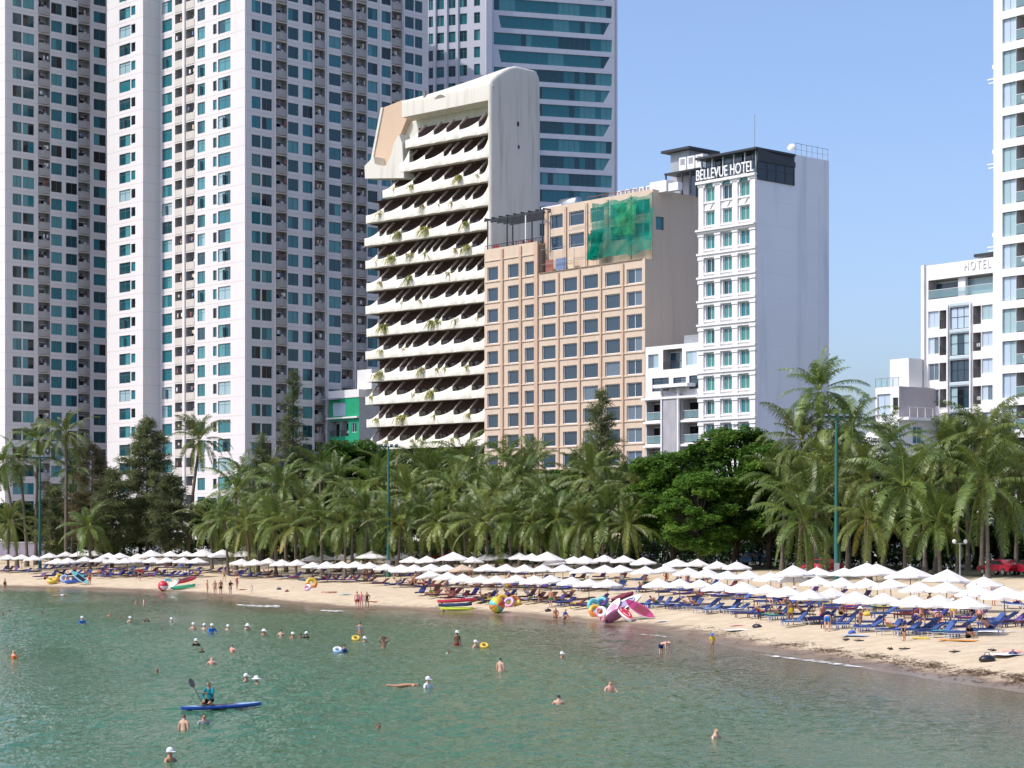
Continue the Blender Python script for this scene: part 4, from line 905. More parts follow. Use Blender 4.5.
net(586, 600, 235, 262, 1.6, 'debris_netting', 'narrow green strip of netting trailing at the far edge of the large net', netmat('green_net_strip', (.0, .25, .17), .8), 9, .5, .4)
sc_ = thing('scaffold', 'thin steel scaffold on the ledge in front of the green netting', 'scaffold', MU @ Vector((0, -1.2, B['zt'])), dx); u0, u1 = on_line(B['pU'], -DL, 547), on_line(B['pU'], -DL, 650)
H_ = B['ztu']-B['zt']-1
for i in range(10): x = u0+(u1-u0)*i/9; m = MB(); m.tube([(x, 0, 0), (x, 0, H_*(1 if i > 3 else .45))], .035, 5); m.build('pole', metal_grey, sc_)
for k in range(4): m = MB(); m.tube([(u0+(0 if k < 2 else 5), -.05, 1.3+k*2.2), (u1, -.05, 1.3+k*2.2)], .035, 5); m.build('ledger', metal_grey, sc_)
m = MB(); m.box(u0, u1, -.5, .4, -.05, .05); m.build('walkway', mat('planks', (.3, .22, .15), .9), sc_)
for x, w_, mt_ in ((u0+.8, 1.6, LAUNDRY[1]), (u0+3, 2.2, LAUNDRY[2]), (u0+5.6, 1.2, LAUNDRY[3])):
    m = MB(); m.box(0, w_, 0, .05, 0, 1.7); put(m, 'hung_cloth', '%s cloth hung over the rail of the repaired terrace' % {1: 'red', 2: 'blue', 3: 'cream'}[LAUNDRY.index(mt_)], 'cloth', mt_, MU, (x, -1.0, B['zt']+.2))
# things on the white hotel's roof
B2 = BELL; M2 = fmat(B2['c'], DR)
m = MB(); m.lathe([(.02, .35), (.3, .3), (.5, .12), (.55, 0)], 14); m.M = Matrix.Identity(4); o = m.build('satellite_dish', white_paint, None, M2 @ Vector((B2['ug']+1.2, 1.5, B2['zside']+1.2))); o.rotation_euler = (R(70), 0, R(-30)); tag(o, 'white satellite dish at the roof edge of the slim white hotel', 'satellite dish')
# ================================================================ VEGETATION
palm_leaf = leafmat('palm_frond', (.040, .072, .016), (.185, .265, .05), (.42, .36, .10), .30, .42, .5)
palm_leaf2 = leafmat('palm_frond_olive', (.045, .074, .018), (.225, .275, .056), (.46, .36, .11), .30, .42, .5)
bark = mat('palm_bark', (.20, .165, .13), .9, .1, var=.4, vscale=3, stretch=(1, 1, 4), bump=.4, bscale=6)
bark2 = mat('tree_bark', (.10, .08, .06), .95, .1, var=.4, vscale=3, bump=.4, bscale=8)
casu = leafmat('casuarina_needle', (.075, .100, .040), (.19, .215, .085), (.30, .28, .13), .45)
casub = leafmat('casuarina_needle_dry', (.13, .115, .055), (.28, .23, .115), (.34, .27, .15), .45)
broad = leafmat('broad_leaf', (.034, .088, .016), (.135, .265, .038), (.24, .32, .06), .38, .5)
broad2 = leafmat('broad_leaf_dark', (.018, .046, .012), (.055, .115, .022), (.11, .15, .035), .32, .5)

def tri_mesh(name, V, Fc, tint, m):
    me = bpy.data.meshes.new(name); me.from_pydata(V, [], Fc); me.materials.append(m)
    a = me.attributes.new('tint', 'FLOAT', 'POINT'); a.data.foreach_set('value', np.array(tint, np.float32)); me.update(); return me
def frond(V, Fc, T, rng, base, az, el, Lf, tint, droop=1.0, dead=False):
    """one feather leaf: an arching midrib with two rows of hanging leaflets"""
    n = 13; p = Vector(base); e = el; step = Lf/n; mid = []; side = Vector((-math.sin(az), math.cos(az), 0)); tw = rng.uniform(-.4, .4)
    for i in range(n+1):
        mid.append(p.copy()); d = Vector((math.cos(az)*math.cos(e), math.sin(az)*math.cos(e), math.sin(e)))
        p = p+d*step; e -= droop*(.035+.105*(i/n)); e = max(e, -1.4)
    def strip(a, b, c, wd, sidev, t):
        o = len(V); s = sidev*wd
        V.extend([tuple(a-s), tuple(a+s), tuple(b+s*.8), tuple(b-s*.8), tuple(c)]); Fc.extend([(o, o+1, o+2, o+3), (o+3, o+2, o+4)]); T.extend([t]*5)
    for i in range(n):                                   # midrib
        wd = .05*(1-i/n)+.012; s = side*wd; o = len(V); V.extend([tuple(mid[i]-s), tuple(mid[i]+s), tuple(mid[i+1]+s), tuple(mid[i+1]-s)]); Fc.append((o, o+1, o+2, o+3)); T.extend([.85]*4)
    k = int(Lf*9.5)
    for q in range(k):
        f = .13+.87*(q+rng.random()*.6)/k; x = f*n; i = min(n-1, int(x)); a = mid[i].lerp(mid[i+1], x-i); d = (mid[i+1]-mid[i]).normalized()
        up = side.cross(d).normalized(); up = up if up.z >= 0 else -up
        ll = Lf*.21*max(.25, math.sin(math.pi*min(1, .12+f*.86))**.6)*rng.uniform(.85, 1.12)
        for sg in (-1, 1):
            if rng.random() < .10+.12*abs(tw): continue
            out = (side*sg*(.80+tw*sg*.2)+d*.52+up*(.15+tw*sg*.45)*(1 if not dead else -.6)).normalized()
            b = a+out*ll*.5; c = b+(out*.8+Vector((0, 0, -.80-.5*rng.random()))).normalized()*ll*.55
            strip(a, b, c, .034+.014*rng.random(), d, min(1, max(0, tint+rng.uniform(-.14, .14))))
def palm_crown(seed, Lf=4.6, n=26, m=palm_leaf):
    rng = random.Random(seed); V, Fc, T = [], [], []
    for i in range(n):
        f = i/(n-1); az = i*2.39996+rng.uniform(-.5, .5); el = R(84-132*f**1.0)+rng.uniform(-.26, .26)
        L_ = Lf*rng.uniform(.70, 1.15)*(.78 if f < .12 else 1)
        frond(V, Fc, T, rng, (.14*math.cos(az), .14*math.sin(az), .25*(1-f)), az, el, L_, .28+.30*f+rng.uniform(-.15, .15)+(.3 if f > .9 and rng.random() < .5 else 0), rng.uniform(.75, 1.35)+.5*f, f > .93)
    return tri_mesh('palm_crown', V, Fc, T, m)
def palm_trunk(h, lean, r=.17, seed=0):
    rng = random.Random(seed); m = MB(); n = 14
    pts = [(lean[0]*(i/n)**1.6, lean[1]*(i/n)**1.6, h*i/n) for i in range(n+1)]
    m.tube(pts, [r*(1.75 if i == 0 else 1.25 if i == 1 else 1.0-.3*i/n)*(1+.05*(i % 2)) for i in range(n+1)], 8)
    return m.mesh('palm_trunk', bark)
def coconuts(seed):
    rng = random.Random(seed); m = MB()
    for i in range(6):
        a = rng.uniform(0, 6.3); c = (.32*math.cos(a), .32*math.sin(a), -.28-rng.random()*.25); m.lathe([(.005, -.15), (.1, -.1), (.13, 0), (.1, .1), (.005, .15)], 7, 0, True, c)
    return m.mesh('coconut_cluster', mat('coconut', (.14, .15, .04), .6)) 
CROWNS = [palm_crown(11+i, 4.6, 30-i % 4, (palm_leaf, palm_leaf2)[i % 2]) for i in range(8)]
NUTS = coconuts(3)
def palm(base, h, lean, Lf, label, i, group='coconut palms along the beach promenade', rz=None):
    o = thing('coconut_palm', label, 'palm tree', base, 0, group); rng = random.Random(i*7+1)
    link('trunk', palm_trunk(h, lean, .15+.006*h, i), o)
    c = link('crown', CROWNS[(i*5) % 8], o, (lean[0], lean[1], h), rng.uniform(0, 6.28) if rz is None else rz); s = Lf/4.6*1.2*random.Random(i+50).uniform(.9, 1.1); c.rotation_euler = (random.Random(i).gauss(0, .12), random.Random(i+9).gauss(0, .12), c.rotation_euler.z); c.scale = (s, s, s*rng.uniform(.92, 1.1))
    if i % 2 == 0: k = link('coconuts', NUTS, o, (lean[0], lean[1], h)); k.name = 'coconut_bunch'
    return o
def place(px, py, Y):
    """ground point under a photo column at a chosen distance, and the height of the pixel above it"""
    x = (px-512)/F*Y; g = gz(x, Y); return Vector((x, Y, g)), zpx(py, Y)-g
# (base column, crown column, crown row, distance, frond length, label)
PALMS = [
 (17, 3, 464, 292, 3.6, 'slim palm whose bare trunk leans away from its group at the far beach end'),
 (27, 20, 463, 296, 3.7, 'slim palm with a sparse crown beside the far floodlight mast'),
 (36, 37, 440, 300, 3.9, 'palm rising just behind the far floodlight mast'),
 (66, 67, 434, 288, 4.4, 'tall palm with a full crown before the shaded apartment tower'),
 (72, 74, 470, 302, 3.6, 'lower palm under the tall full-crowned one, before the shaded tower'),
 (188, 200, 441, 282, 4.5, 'lone tall palm with curved trunk against the lit apartment tower'),
 (236, 236, 492, 268, 4.3, 'bushy palm at the foot of the lit tower corner'),
 (258, 262, 506, 262, 4.0, 'second palm from the lone tall one, at the start of the dense row'),
 (286, 284, 488, 258, 4.3, 'third palm from the lone tall one, under the thin spire'),
 (308, 304, 503, 252, 4.2, 'fourth palm from the lone tall one, in the dense row'),
 (336, 338, 482, 256, 4.4, 'palm below the bright green house'),
 (352, 354, 500, 246, 4.3, 'drooping palm next before the middle floodlight mast'),
 (372, 376, 486, 252, 4.2, 'palm whose crown touches the middle floodlight mast'),
 (412, 410, 495, 248, 4.3, 'first palm past the middle floodlight mast, below the balcony hotel'),
 (430, 432, 478, 252, 4.4, 'second palm past the middle floodlight mast, below the balcony hotel'),
 (452, 455, 494, 240, 4.4, 'third palm past the middle floodlight mast, below the balcony hotel'),
 (476, 478, 477, 244, 4.5, 'palm in front of the joint between balcony hotel and beige hotel'),
 (497, 496, 494, 236, 4.3, 'drooping palm before the beige hotel, first of its front row'),
 (520, 522, 482, 240, 4.6, 'palm before the beige hotel, second of its front row'),
 (541, 545, 500, 232, 4.2, 'palm before the beige hotel, third of its front row'),
 (562, 565, 512, 228, 4.0, 'low palm before the beige hotel, fourth of its front row'),
 (588, 590, 478, 232, 4.4, 'palm beside the casuarina spire in front of the beige hotel'),
 (612, 612, 494, 226, 4.6, 'wide palm with hanging old fronds next to the big almond tree'),
 (628, 632, 486, 224, 4.2, 'palm half inside the edge of the big almond tree'),
 (782, 786, 486, 208, 4.2, 'palm at the far side of the near floodlight mast, lower one'),
 (800, 802, 442, 205, 4.7, 'palm between the big almond tree and the tallest palm'),
 (816, 820, 392, 206, 4.9, 'tallest palm of all, standing before the blank white side wall'),
 (826, 828, 470, 196, 4.6, 'palm directly behind the near floodlight mast'),
 (848, 852, 428, 200, 4.5, 'palm just past the near floodlight mast, upper crown'),
 (866, 866, 478, 190, 4.6, 'low spreading palm between near mast and the widest palm'),
 (905, 904, 488, 184, 5.4, 'widest palm, low and full, in the middle of the nearest group'),
 (936, 940, 452, 192, 4.3, 'palm with a ragged upright crown before the white hotel'),
 (958, 955, 470, 190, 4.4, 'palm between the widest palm and the brown-topped one'),
 (982, 985, 438, 188, 4.5, 'palm with a ragged brown-tipped crown before the white edge tower'),
 (988, 986, 486, 178, 5.0, 'full palm with a pale bare trunk in front of the red cars'),
 (1016, 1020, 470, 184, 4.6, 'palm at the near edge of the picture under the round leafy tree'),
 (1040, 1044, 486, 180, 4.6, 'palm beyond the near edge whose fronds reach into the picture'),
 (-10, -14, 470, 296, 4.0, 'palm at the far edge of the picture, only its fronds showing'),
]
PALMS += [
 (246, 246, 478, 280, 4.2, 'palm of the back row behind the bushy palm at the lit tower corner'),
 (272, 270, 470, 276, 4.2, 'palm of the back row beside the thin pale casuarina'),
 (322, 320, 470, 270, 4.3, 'palm of the back row below the light green leafy tree'),
 (392, 392, 474, 262, 4.4, 'palm of the back row just past the middle mast'),
 (422, 420, 468, 264, 4.4, 'palm of the back row below the lowest scalloped balconies'),
 (466, 464, 462, 258, 4.5, 'palm of the back row at the near corner of the balcony hotel'),
 (510, 508, 464, 252, 4.4, 'palm of the back row before the first beige window column'),
 (535, 532, 470, 248, 4.4, 'palm of the back row before the beige hotel joint'),
 (576, 576, 486, 244, 4.3, 'palm of the back row below the short casuarina'),
 (602, 600, 470, 242, 4.4, 'palm of the back row at the foot of the beige casuarina spire'),
 (812, 812, 500, 192, 4.5, 'low palm under the tallest palm, beside the almond trees'),
 (838, 836, 446, 206, 4.7, 'palm of the back row behind the near mast'),
 (884, 886, 446, 204, 4.5, 'palm of the back row before the lilac house'),
 (925, 922, 476, 196, 4.5, 'palm of the back row below the white hotel pier'),
 (968, 966, 450, 200, 4.6, 'palm of the back row below the iron balconies'),
 (1002, 1004, 452, 196, 4.6, 'palm of the back row below the white edge tower')]
LOW = [(228, 520, 258), (250, 526, 254), (276, 522, 250), (296, 527, 246), (322, 520, 244), (345, 525, 240), (366, 519, 240), (398, 526, 236), (420, 520, 236), (444, 525, 232), (466, 519, 232), (488, 524, 228), (511, 518, 228), (533, 525, 226), (556, 519, 224), (580, 526, 221), (602, 520, 220), (624, 526, 218), (808, 524, 190), (870, 520, 184), (940, 522, 180), (212, 524, 272), (90, 528, 280), (8, 524, 284)]
for i, (x, y, Y) in enumerate(LOW): PALMS.append((x, x+(i*37 % 9-4), y, Y, 3.7+(i*13 % 5)*.12, '%s short young palm at the edge of the sand, along the promenade' % ordinal(i+1)))
for i, (bx, cx, cy, Y, Lf, lab) in enumerate(PALMS):
    b, h = place(bx, cy, Y); o = palm(b, h, ((cx-bx)/F*Y, random.Random(i).uniform(-.6, .4)), Lf, lab, i)

# ---- feathery casuarinas
def casuarina_mesh(seed, h, spread, spire, n=150, m=casu):
    rng = random.Random(seed); V, Fc, T = [], [], []; tr = MB()
    tr.tube([(0, 0, 0), (.1, .05, h*.3), (-.05, .1, h*.6), (.1, 0, h*.97)], [.22+.008*h, .19, .11, .02], 7)
    for i in range(n):
        f = (i+rng.random())/n; z = h*(.16+.84*f); az = rng.uniform(0, 6.283)
        prof = (1-f)**(.85 if spire else .5)*(.35+.65*min(1, f*5)) if not spire else ((1-f)**.8*.9+.10)
        L_ = max(.6, 1.25*spread*prof*rng.uniform(.45, 1.1)); up = rng.uniform(.15, .9) if not spire else rng.uniform(.5, 1.5)
        d = Vector((math.cos(az), math.sin(az), up*.7)); d.normalize(); p0 = Vector((0, 0, z)); mid = p0+d*L_*.6; end = p0+d*L_+Vector((0, 0, -L_*.14))
        if L_ > 1.0: tr.tube([p0, mid, end], [.045, .03, .01], 4, cap=False)
        k = int((10 if spire else 16)+L_*(14 if spire else 22)); tb = rng.uniform(.1, .75)
        for q in range(k):
            g = rng.uniform(.25, 1.08) if L_ > 1 else rng.uniform(0, 1.1); a = p0.lerp(mid, g/.6) if g < .6 else mid.lerp(end, (g-.6)/.4)
            a = a+Vector((rng.gauss(0, .20), rng.gauss(0, .20), rng.gauss(0, .16)))
            dr = (d*.7+Vector((rng.gauss(0, .55), rng.gauss(0, .55), rng.gauss(-.05, .5)))).normalized(); l = rng.uniform(.4, .95); w_ = rng.uniform(.022, .05)
            s = dr.cross(Vector((rng.gauss(0, 1), rng.gauss(0, 1), rng.gauss(0, 1)))).normalized()*w_; e = a+dr*l*.6; t = e+(dr+Vector((0, 0, -.6))).normalized()*l*.5
            o = len(V); V.extend([tuple(a-s), tuple(a+s), tuple(e+s), tuple(e-s), tuple(t)]); Fc.extend([(o, o+1, o+2, o+3), (o+3, o+2, o+4)]); T.extend([min(1, max(0, tb+rng.uniform(-.2, .2)))]*5)
    return tr.mesh('trunk', bark2), tri_mesh('crown', V, Fc, T, m)
def casuarina(px, py, Y, spread, spire, seed, label, m=casu, n=150):
    b, h = place(px, py, Y); t_, c_ = casuarina_mesh(seed, h, spread, spire, n, m)
    o = thing('casuarina_tree', label, 'tree', b, 0, 'casuarina trees on the promenade'); link('trunk', t_, o); link('crown', c_, o); return o
casuarina(92, 446, 290, 4.6, False, 1, 'brownish feathery casuarina between the shaded tower and a darker one', casub, 130)
casuarina(112, 470, 284, 3.6, False, 8, 'low grey green casuarina under the brownish one', casu, 130)
casuarina(147, 420, 286, 5.2, False, 2, 'dark dense casuarina before the forward wing of the lit tower', casu, 250)
casuarina(170, 476, 280, 3.6, False, 3, 'low dark casuarina leaning against the densest one', casu, 140)
casuarina(52, 486, 294, 3.0, False, 9, 'small casuarina behind the far floodlight mast', casu, 110)
casuarina(262, 436, 276, 2.9, True, 4, 'thin pale casuarina at the lit tower corner', casu, 110)
casuarina(293, 372, 278, 3.4, True, 5, 'tallest casuarina spire before the stacked grey balconies', casu, 170)
casuarina(601, 392, 246, 4.2, True, 6, 'tall casuarina spire in front of the beige hotel windows', casu, 220)
casuarina(578, 452, 250, 3.0, True, 7, 'short casuarina next to the tall spire before the beige hotel', casu, 110)

# ---- broad leaved trees: tiers of leaf rosettes on spreading limbs
def broad_mesh(seed, h, rx, rz, zc, clumps, tiers, m, leaf=.26, flat=.35):
    rng = random.Random(seed); V, Fc, T = [], [], []; tr = MB()
    tr.tube([(0, 0, 0), (.2, 0, h*.25), (0, .2, h*.5), (.1, 0, h*.85)], [.42, .34, .24, .06], 8)
    lobes = []
    for i in range(tiers):
        a = rng.uniform(0, 6.283); zz = zc+rz*rng.uniform(-.92, .95); rr = rx*math.sqrt(max(.05, 1-((zz-zc)/rz)**2))*rng.uniform(.45, .98)
        c = Vector((rr*math.cos(a), rr*math.sin(a), zz)); lobes.append((c, rng.uniform(1.1, 2.1)*rx/6.5, rng.uniform(0, .5)))
        tr.tube([(0, 0, max(1, zz*.55)), (c.x*.5, c.y*.5, zz*.85), tuple(c)], [.13, .08, .03], 5, cap=False)
    for i in range(clumps):
        c, r, tb = rng.choice(lobes); u = Vector((rng.gauss(0, 1), rng.gauss(0, 1), rng.gauss(0, 1))).normalized()*r*rng.random()**.4
        p = c+Vector((u.x*1.25, u.y*1.25, u.z*flat)); tt = min(1, max(0, .25+tb+rng.uniform(-.2, .3)))
        for q in range(rng.randint(9, 14)):
            az = rng.uniform(0, 6.283); el = rng.uniform(-.35, .75); d = Vector((math.cos(az)*math.cos(el), math.sin(az)*math.cos(el), math.sin(el))); l = leaf*rng.uniform(.7, 1.35)
            s = Vector((-math.sin(az), math.cos(az), rng.uniform(-.3, .3)))*l*.30; a0 = p+d*.06; b = a0+d*l*.6; e = a0+d*l+Vector((0, 0, -l*.18))
            o = len(V); V.extend([tuple(a0), tuple(b+s), tuple(e), tuple(b-s)]); Fc.append((o, o+1, o+2, o+3)); T.extend([min(1, max(0, tt+rng.uniform(-.15, .15)))]*4)
    return tr.mesh('trunk', bark2), tri_mesh('crown', V, Fc, T, m)
BV = {}
def broad_tree(px, py, Y, rx, low, label, m=broad, v=0):
    """crown top at the pixel, lowest leaves LOW metres above the ground, half width RX"""
    b, h = place(px, py, Y); key = (m.name, v)
    if key not in BV: BV[key] = broad_mesh(40+v+(7 if m is broad2 else 0), 12, 6, 4.9, 7.1, 5200, 84, m, .34, .42)
    t_, c_ = BV[key]
    o = thing('almond_tree', label, 'tree', b, 0, 'broad leaved trees'); link('trunk', t_, o); link('crown', c_, o)
    k = h/12.6; s = rx/6.6
    o.scale = (s, s, k); o.rotation_euler.z = (px*1.7) % 6.28; return o
BT = [(735, 422, 216, 6.4, 'largest sea almond tree, bright green and layered, below the slim white hotel', broad, 0),
 (674, 446, 220, 5.6, 'bright green almond tree next to the palms before the low white house', broad, 1),
 (768, 440, 214, 5.4, 'bright green almond tree at the near end, touching the tall palms', broad, 1),
 (700, 470, 210, 4.6, 'rounded lower almond tree filling the gap before the two largest ones', broad, 2),
 (782, 448, 224, 4.6, 'darker almond tree behind the tallest palm', broad2, 0),
 (352, 436, 284, 6.6, 'light green leafy tree under the bright green house', broad, 1),
 (306, 448, 286, 4.8, 'dark leafy tree behind the tallest casuarina spire', broad2, 1),
 (398, 446, 280, 5.2, 'leafy tree at the far corner of the balcony hotel', broad2, 2),
 (446, 448, 270, 4.8, 'leafy tree at the foot of the balcony hotel', broad, 2),
 (505, 462, 262, 4.4, 'dark leafy tree at the joint of balcony hotel and beige hotel', broad2, 0),
 (545, 466, 258, 5.6, 'low leafy tree at the foot of the beige hotel', broad, 0),
 (640, 456, 250, 4.6, 'leafy tree behind the palms at the corner of the beige hotel', broad2, 1),
 (1024, 414, 208, 3.4, 'round light green tree before the white edge tower', broad, 1),
 (880, 452, 214, 5.0, 'dark leafy tree behind the nearest palms', broad2, 2),
 (835, 462, 216, 4.6, 'dark leafy tree behind the near floodlight mast', broad2, 1),
 (930, 466, 212, 4.8, 'dark leafy tree behind the ragged palm', broad2, 0),
 (975, 476, 206, 4.6, 'dark leafy tree behind the brown-topped palm', broad2, 1),
 (215, 496, 296, 4.6, 'dark leafy tree behind the lone tall palm', broad2, 0),
 (262, 490, 292, 4.8, 'dark leafy tree below the thin pale casuarina', broad2, 2),
 (140, 496, 304, 5.2, 'dark leafy tree behind the densest casuarina', broad2, 1),
 (75, 496, 310, 5.0, 'dark leafy tree behind the tall full-crowned palm', broad2, 2),
 (14, 500, 314, 5.0, 'dark leafy tree behind the slim far palms', broad2, 0),
 (590, 470, 256, 4.6, 'dark leafy tree behind the beige hotel casuarina', broad2, 2)]
for a in BT: broad_tree(*a[:4], 0, *a[4:])
# clipped shrubs that fill the shade under the palms
def shrub_mesh(seed, L_):
    rng = random.Random(seed); V, Fc, T = [], [], []
    for i in range(int(L_*55)):
        p = Vector((rng.uniform(-L_/2, L_/2), rng.uniform(-.8, .8), rng.random()**.7*1.7*(1-.25*abs(math.sin(i)))))
        for q in range(7):
            az = rng.uniform(0, 6.283); el = rng.uniform(-.4, 1.0); d = Vector((math.cos(az)*math.cos(el), math.sin(az)*math.cos(el), math.sin(el))); l = rng.uniform(.14, .32)
            s = Vector((-math.sin(az), math.cos(az), 0))*l*.3; b = p+d*l*.6; e = p+d*l
            o = len(V); V.extend([tuple(p), tuple(b+s), tuple(e), tuple(b-s)]); Fc.append((o, o+1, o+2, o+3)); T.extend([rng.uniform(.05, .6)]*4)
    return tri_mesh('shrub', V, Fc, T, broad2)
SHR = [shrub_mesh(i, 6.0) for i in range(3)]
rng = random.Random(77)
SHRUB_BACK = [(x, Y) for x, Y in ((10, 320), (45, 318), (100, 316), (155, 312), (205, 306), (240, 298), (275, 292), (312, 286), (345, 280), (378, 276), (414, 272), (448, 268), (480, 264), (512, 260), (540, 257), (572, 254), (605, 250), (640, 246), (672, 243), (706, 241), (740, 238), (772, 235), (806, 226), (832, 222), (860, 219), (892, 216), (922, 213), (952, 210), (985, 206), (1015, 203))]
SHRUB_AT = [(x, Y) for x, Y in ((60, 306), (120, 302), (190, 296), (230, 286), (262, 280), (296, 276), (330, 270), (362, 266), (400, 262), (432, 258), (462, 254), (494, 250), (524, 247), (556, 244), (590, 240), (622, 237), (656, 234), (690, 231), (724, 229), (756, 226), (790, 222), (846, 212), (876, 209), (908, 206), (940, 203))]
for i, (x, Y) in enumerate(SHRUB_AT+SHRUB_BACK):
    b, _ = place(x, 500, Y); o = link('shrub', SHR[i % 3], None, b, rng.uniform(-.5, .5)-.7); nb = len(SHRUB_AT); o.scale = (1, 1.3, rng.uniform(1.3, 2.1)) if i < nb else (1.5, 1.6, rng.uniform(2.2, 3.0))
    tag(o, ('%s shady green shrub under the trees, counted from the far end of the promenade' % ordinal(i+1)) if i < nb else ('%s tall dark shrub of the rear hedge line, counted from its far end' % ordinal(i+1-nb)), 'shrub', 'shrubs behind the palms')
# trailing plants on the hotel balconies
def trail_mesh(seed):
    rng = random.Random(seed); V, Fc, T = [], [], []
    for i in range(70):
        az = rng.uniform(0, 6.283); p = Vector((rng.gauss(0, .28), rng.gauss(0, .16)-.1, rng.uniform(-.05, .35))); n = rng.randint(2, 4); d = Vector((math.cos(az)*.5, math.sin(az)*.4-.25, .6))
        for q in range(n):
            e = p+d*rng.uniform(.2, .4); s = Vector((rng.gauss(0, 1), rng.gauss(0, 1), rng.gauss(0, .4))).normalized()*.05; o = len(V)
            V.extend([tuple(p-s), tuple(p+s), tuple(e+s*.6), tuple(e-s*.6)]); Fc.append((o, o+1, o+2, o+3)); T.extend([rng.uniform(.3, 1)]*4); p = e; d = d+Vector((0, -.1, -.75))
    return tri_mesh('balcony_plant', V, Fc, T, leafmat('trailing_plant', (.14, .17, .03), (.34, .36, .08), (.48, .40, .14), .4) if 'tp' not in MESHES else MESHES['tp'])
TR = [trail_mesh(i) for i in range(4)]
for i, (p, r) in enumerate(PLANTS):
    o = link('balcony_plant', TR[i % 4], None, p, r*6); s = .9+.6*r; o.scale = (s, s, s*1.1)
    tag(o, 'yellow green plant trailing over a cream balcony rim of the scalloped hotel', 'plant', 'plants on the hotel balconies')
# ================================================================ THE BEACH: umbrellas and loungers
canvas = mat('white_canvas', (.80, .785, .76), .85, .1, var=.05, vscale=2, trans=.22, objrand=.05)
canvas_tan = mat('tan_canvas', (.60, .47, .34), .85, .1, var=.08, vscale=2, trans=.2)
pole_m = mat('umbrella_pole', (.16, .11, .08), .6)
def umbrella_meshes(r, seed):
    rng = random.Random(seed); n = 8; m = MB(); rise = r*.42; vs = [(0, 0, rise)]; fs = []
    for k in range(1, 5):
        f = k/4
        for i in range(n*2):
            a = math.pi*i/n; sag = 1 if i % 2 == 0 else .955; rr = r*f*sag
            vs.append((rr*math.cos(a), rr*math.sin(a), rise*(1-f)**1.08-(0 if i % 2 == 0 else .035*f)+rng.uniform(-.012, .012)))
    N = n*2
    fs += [(0, 1+i, 1+(i+1) % N) for i in range(N)]
    for k in range(3): fs += [(1+k*N+i, 1+(k+1)*N+i, 1+(k+1)*N+(i+1) % N, 1+k*N+(i+1) % N) for i in range(N)]
    for i in range(N):                                      # valance
        x, y, z = vs[1+3*N+i]; vs.append((x*1.005, y*1.005, z-.13))
    fs += [(1+3*N+i, 1+4*N+i, 1+4*N+(i+1) % N, 1+3*N+(i+1) % N) for i in range(N)]
    m.add(vs, fs); can = m
    p = MB(); p.tube([(0, 0, -2.0), (0, 0, rise+.14)], .032, 6)
    q = MB(); q.lathe([(.02, .08), (.05, .05), (.045, 0), (.02, -.02)], 8, 0, True, (0, 0, rise+.04))
    rb = MB()
    for i in range(n): a = 2*math.pi*i/n; rb.tube([(0, 0, rise-.32), (r*.55*math.cos(a), r*.55*math.sin(a), rise*.42-.05)], .012, 4)
    return can, p, q, rb
UM = []
for i, r in enumerate((1.45, 1.5, 1.4, 1.95)):
    a, p, q, rb = umbrella_meshes(r, i); UM.append((r, a.mesh('canopy', canvas), p.mesh('pole', pole_m), q.mesh('finial', canvas), rb.mesh('strut', pole_m), a.mesh('canopy', canvas_tan)))
def umbrella(base, h, v, label, group, tan_=False, detail=True):
    r, a, p, q, rb, at_ = UM[v]; top = h-r*.42-.14; o = thing('beach_umbrella', label, 'umbrella', base, random.Random(label).uniform(0, .8), group)
    link('canopy', at_ if tan_ else a, o, (0, 0, top)); pl = link('pole', p, o, (0, 0, top)); pl.scale = (1, 1, 1)
    q_ = random.Random(label+'t'); o.rotation_euler.x = q_.gauss(0, .03); o.rotation_euler.y = q_.gauss(0, .03); k_ = q_.uniform(.93, 1.04); o.scale = (k_, k_, 1)
    if detail: link('finial', q, o, (0, 0, top)); link('strut_frame', rb, o, (0, 0, top))
    return o
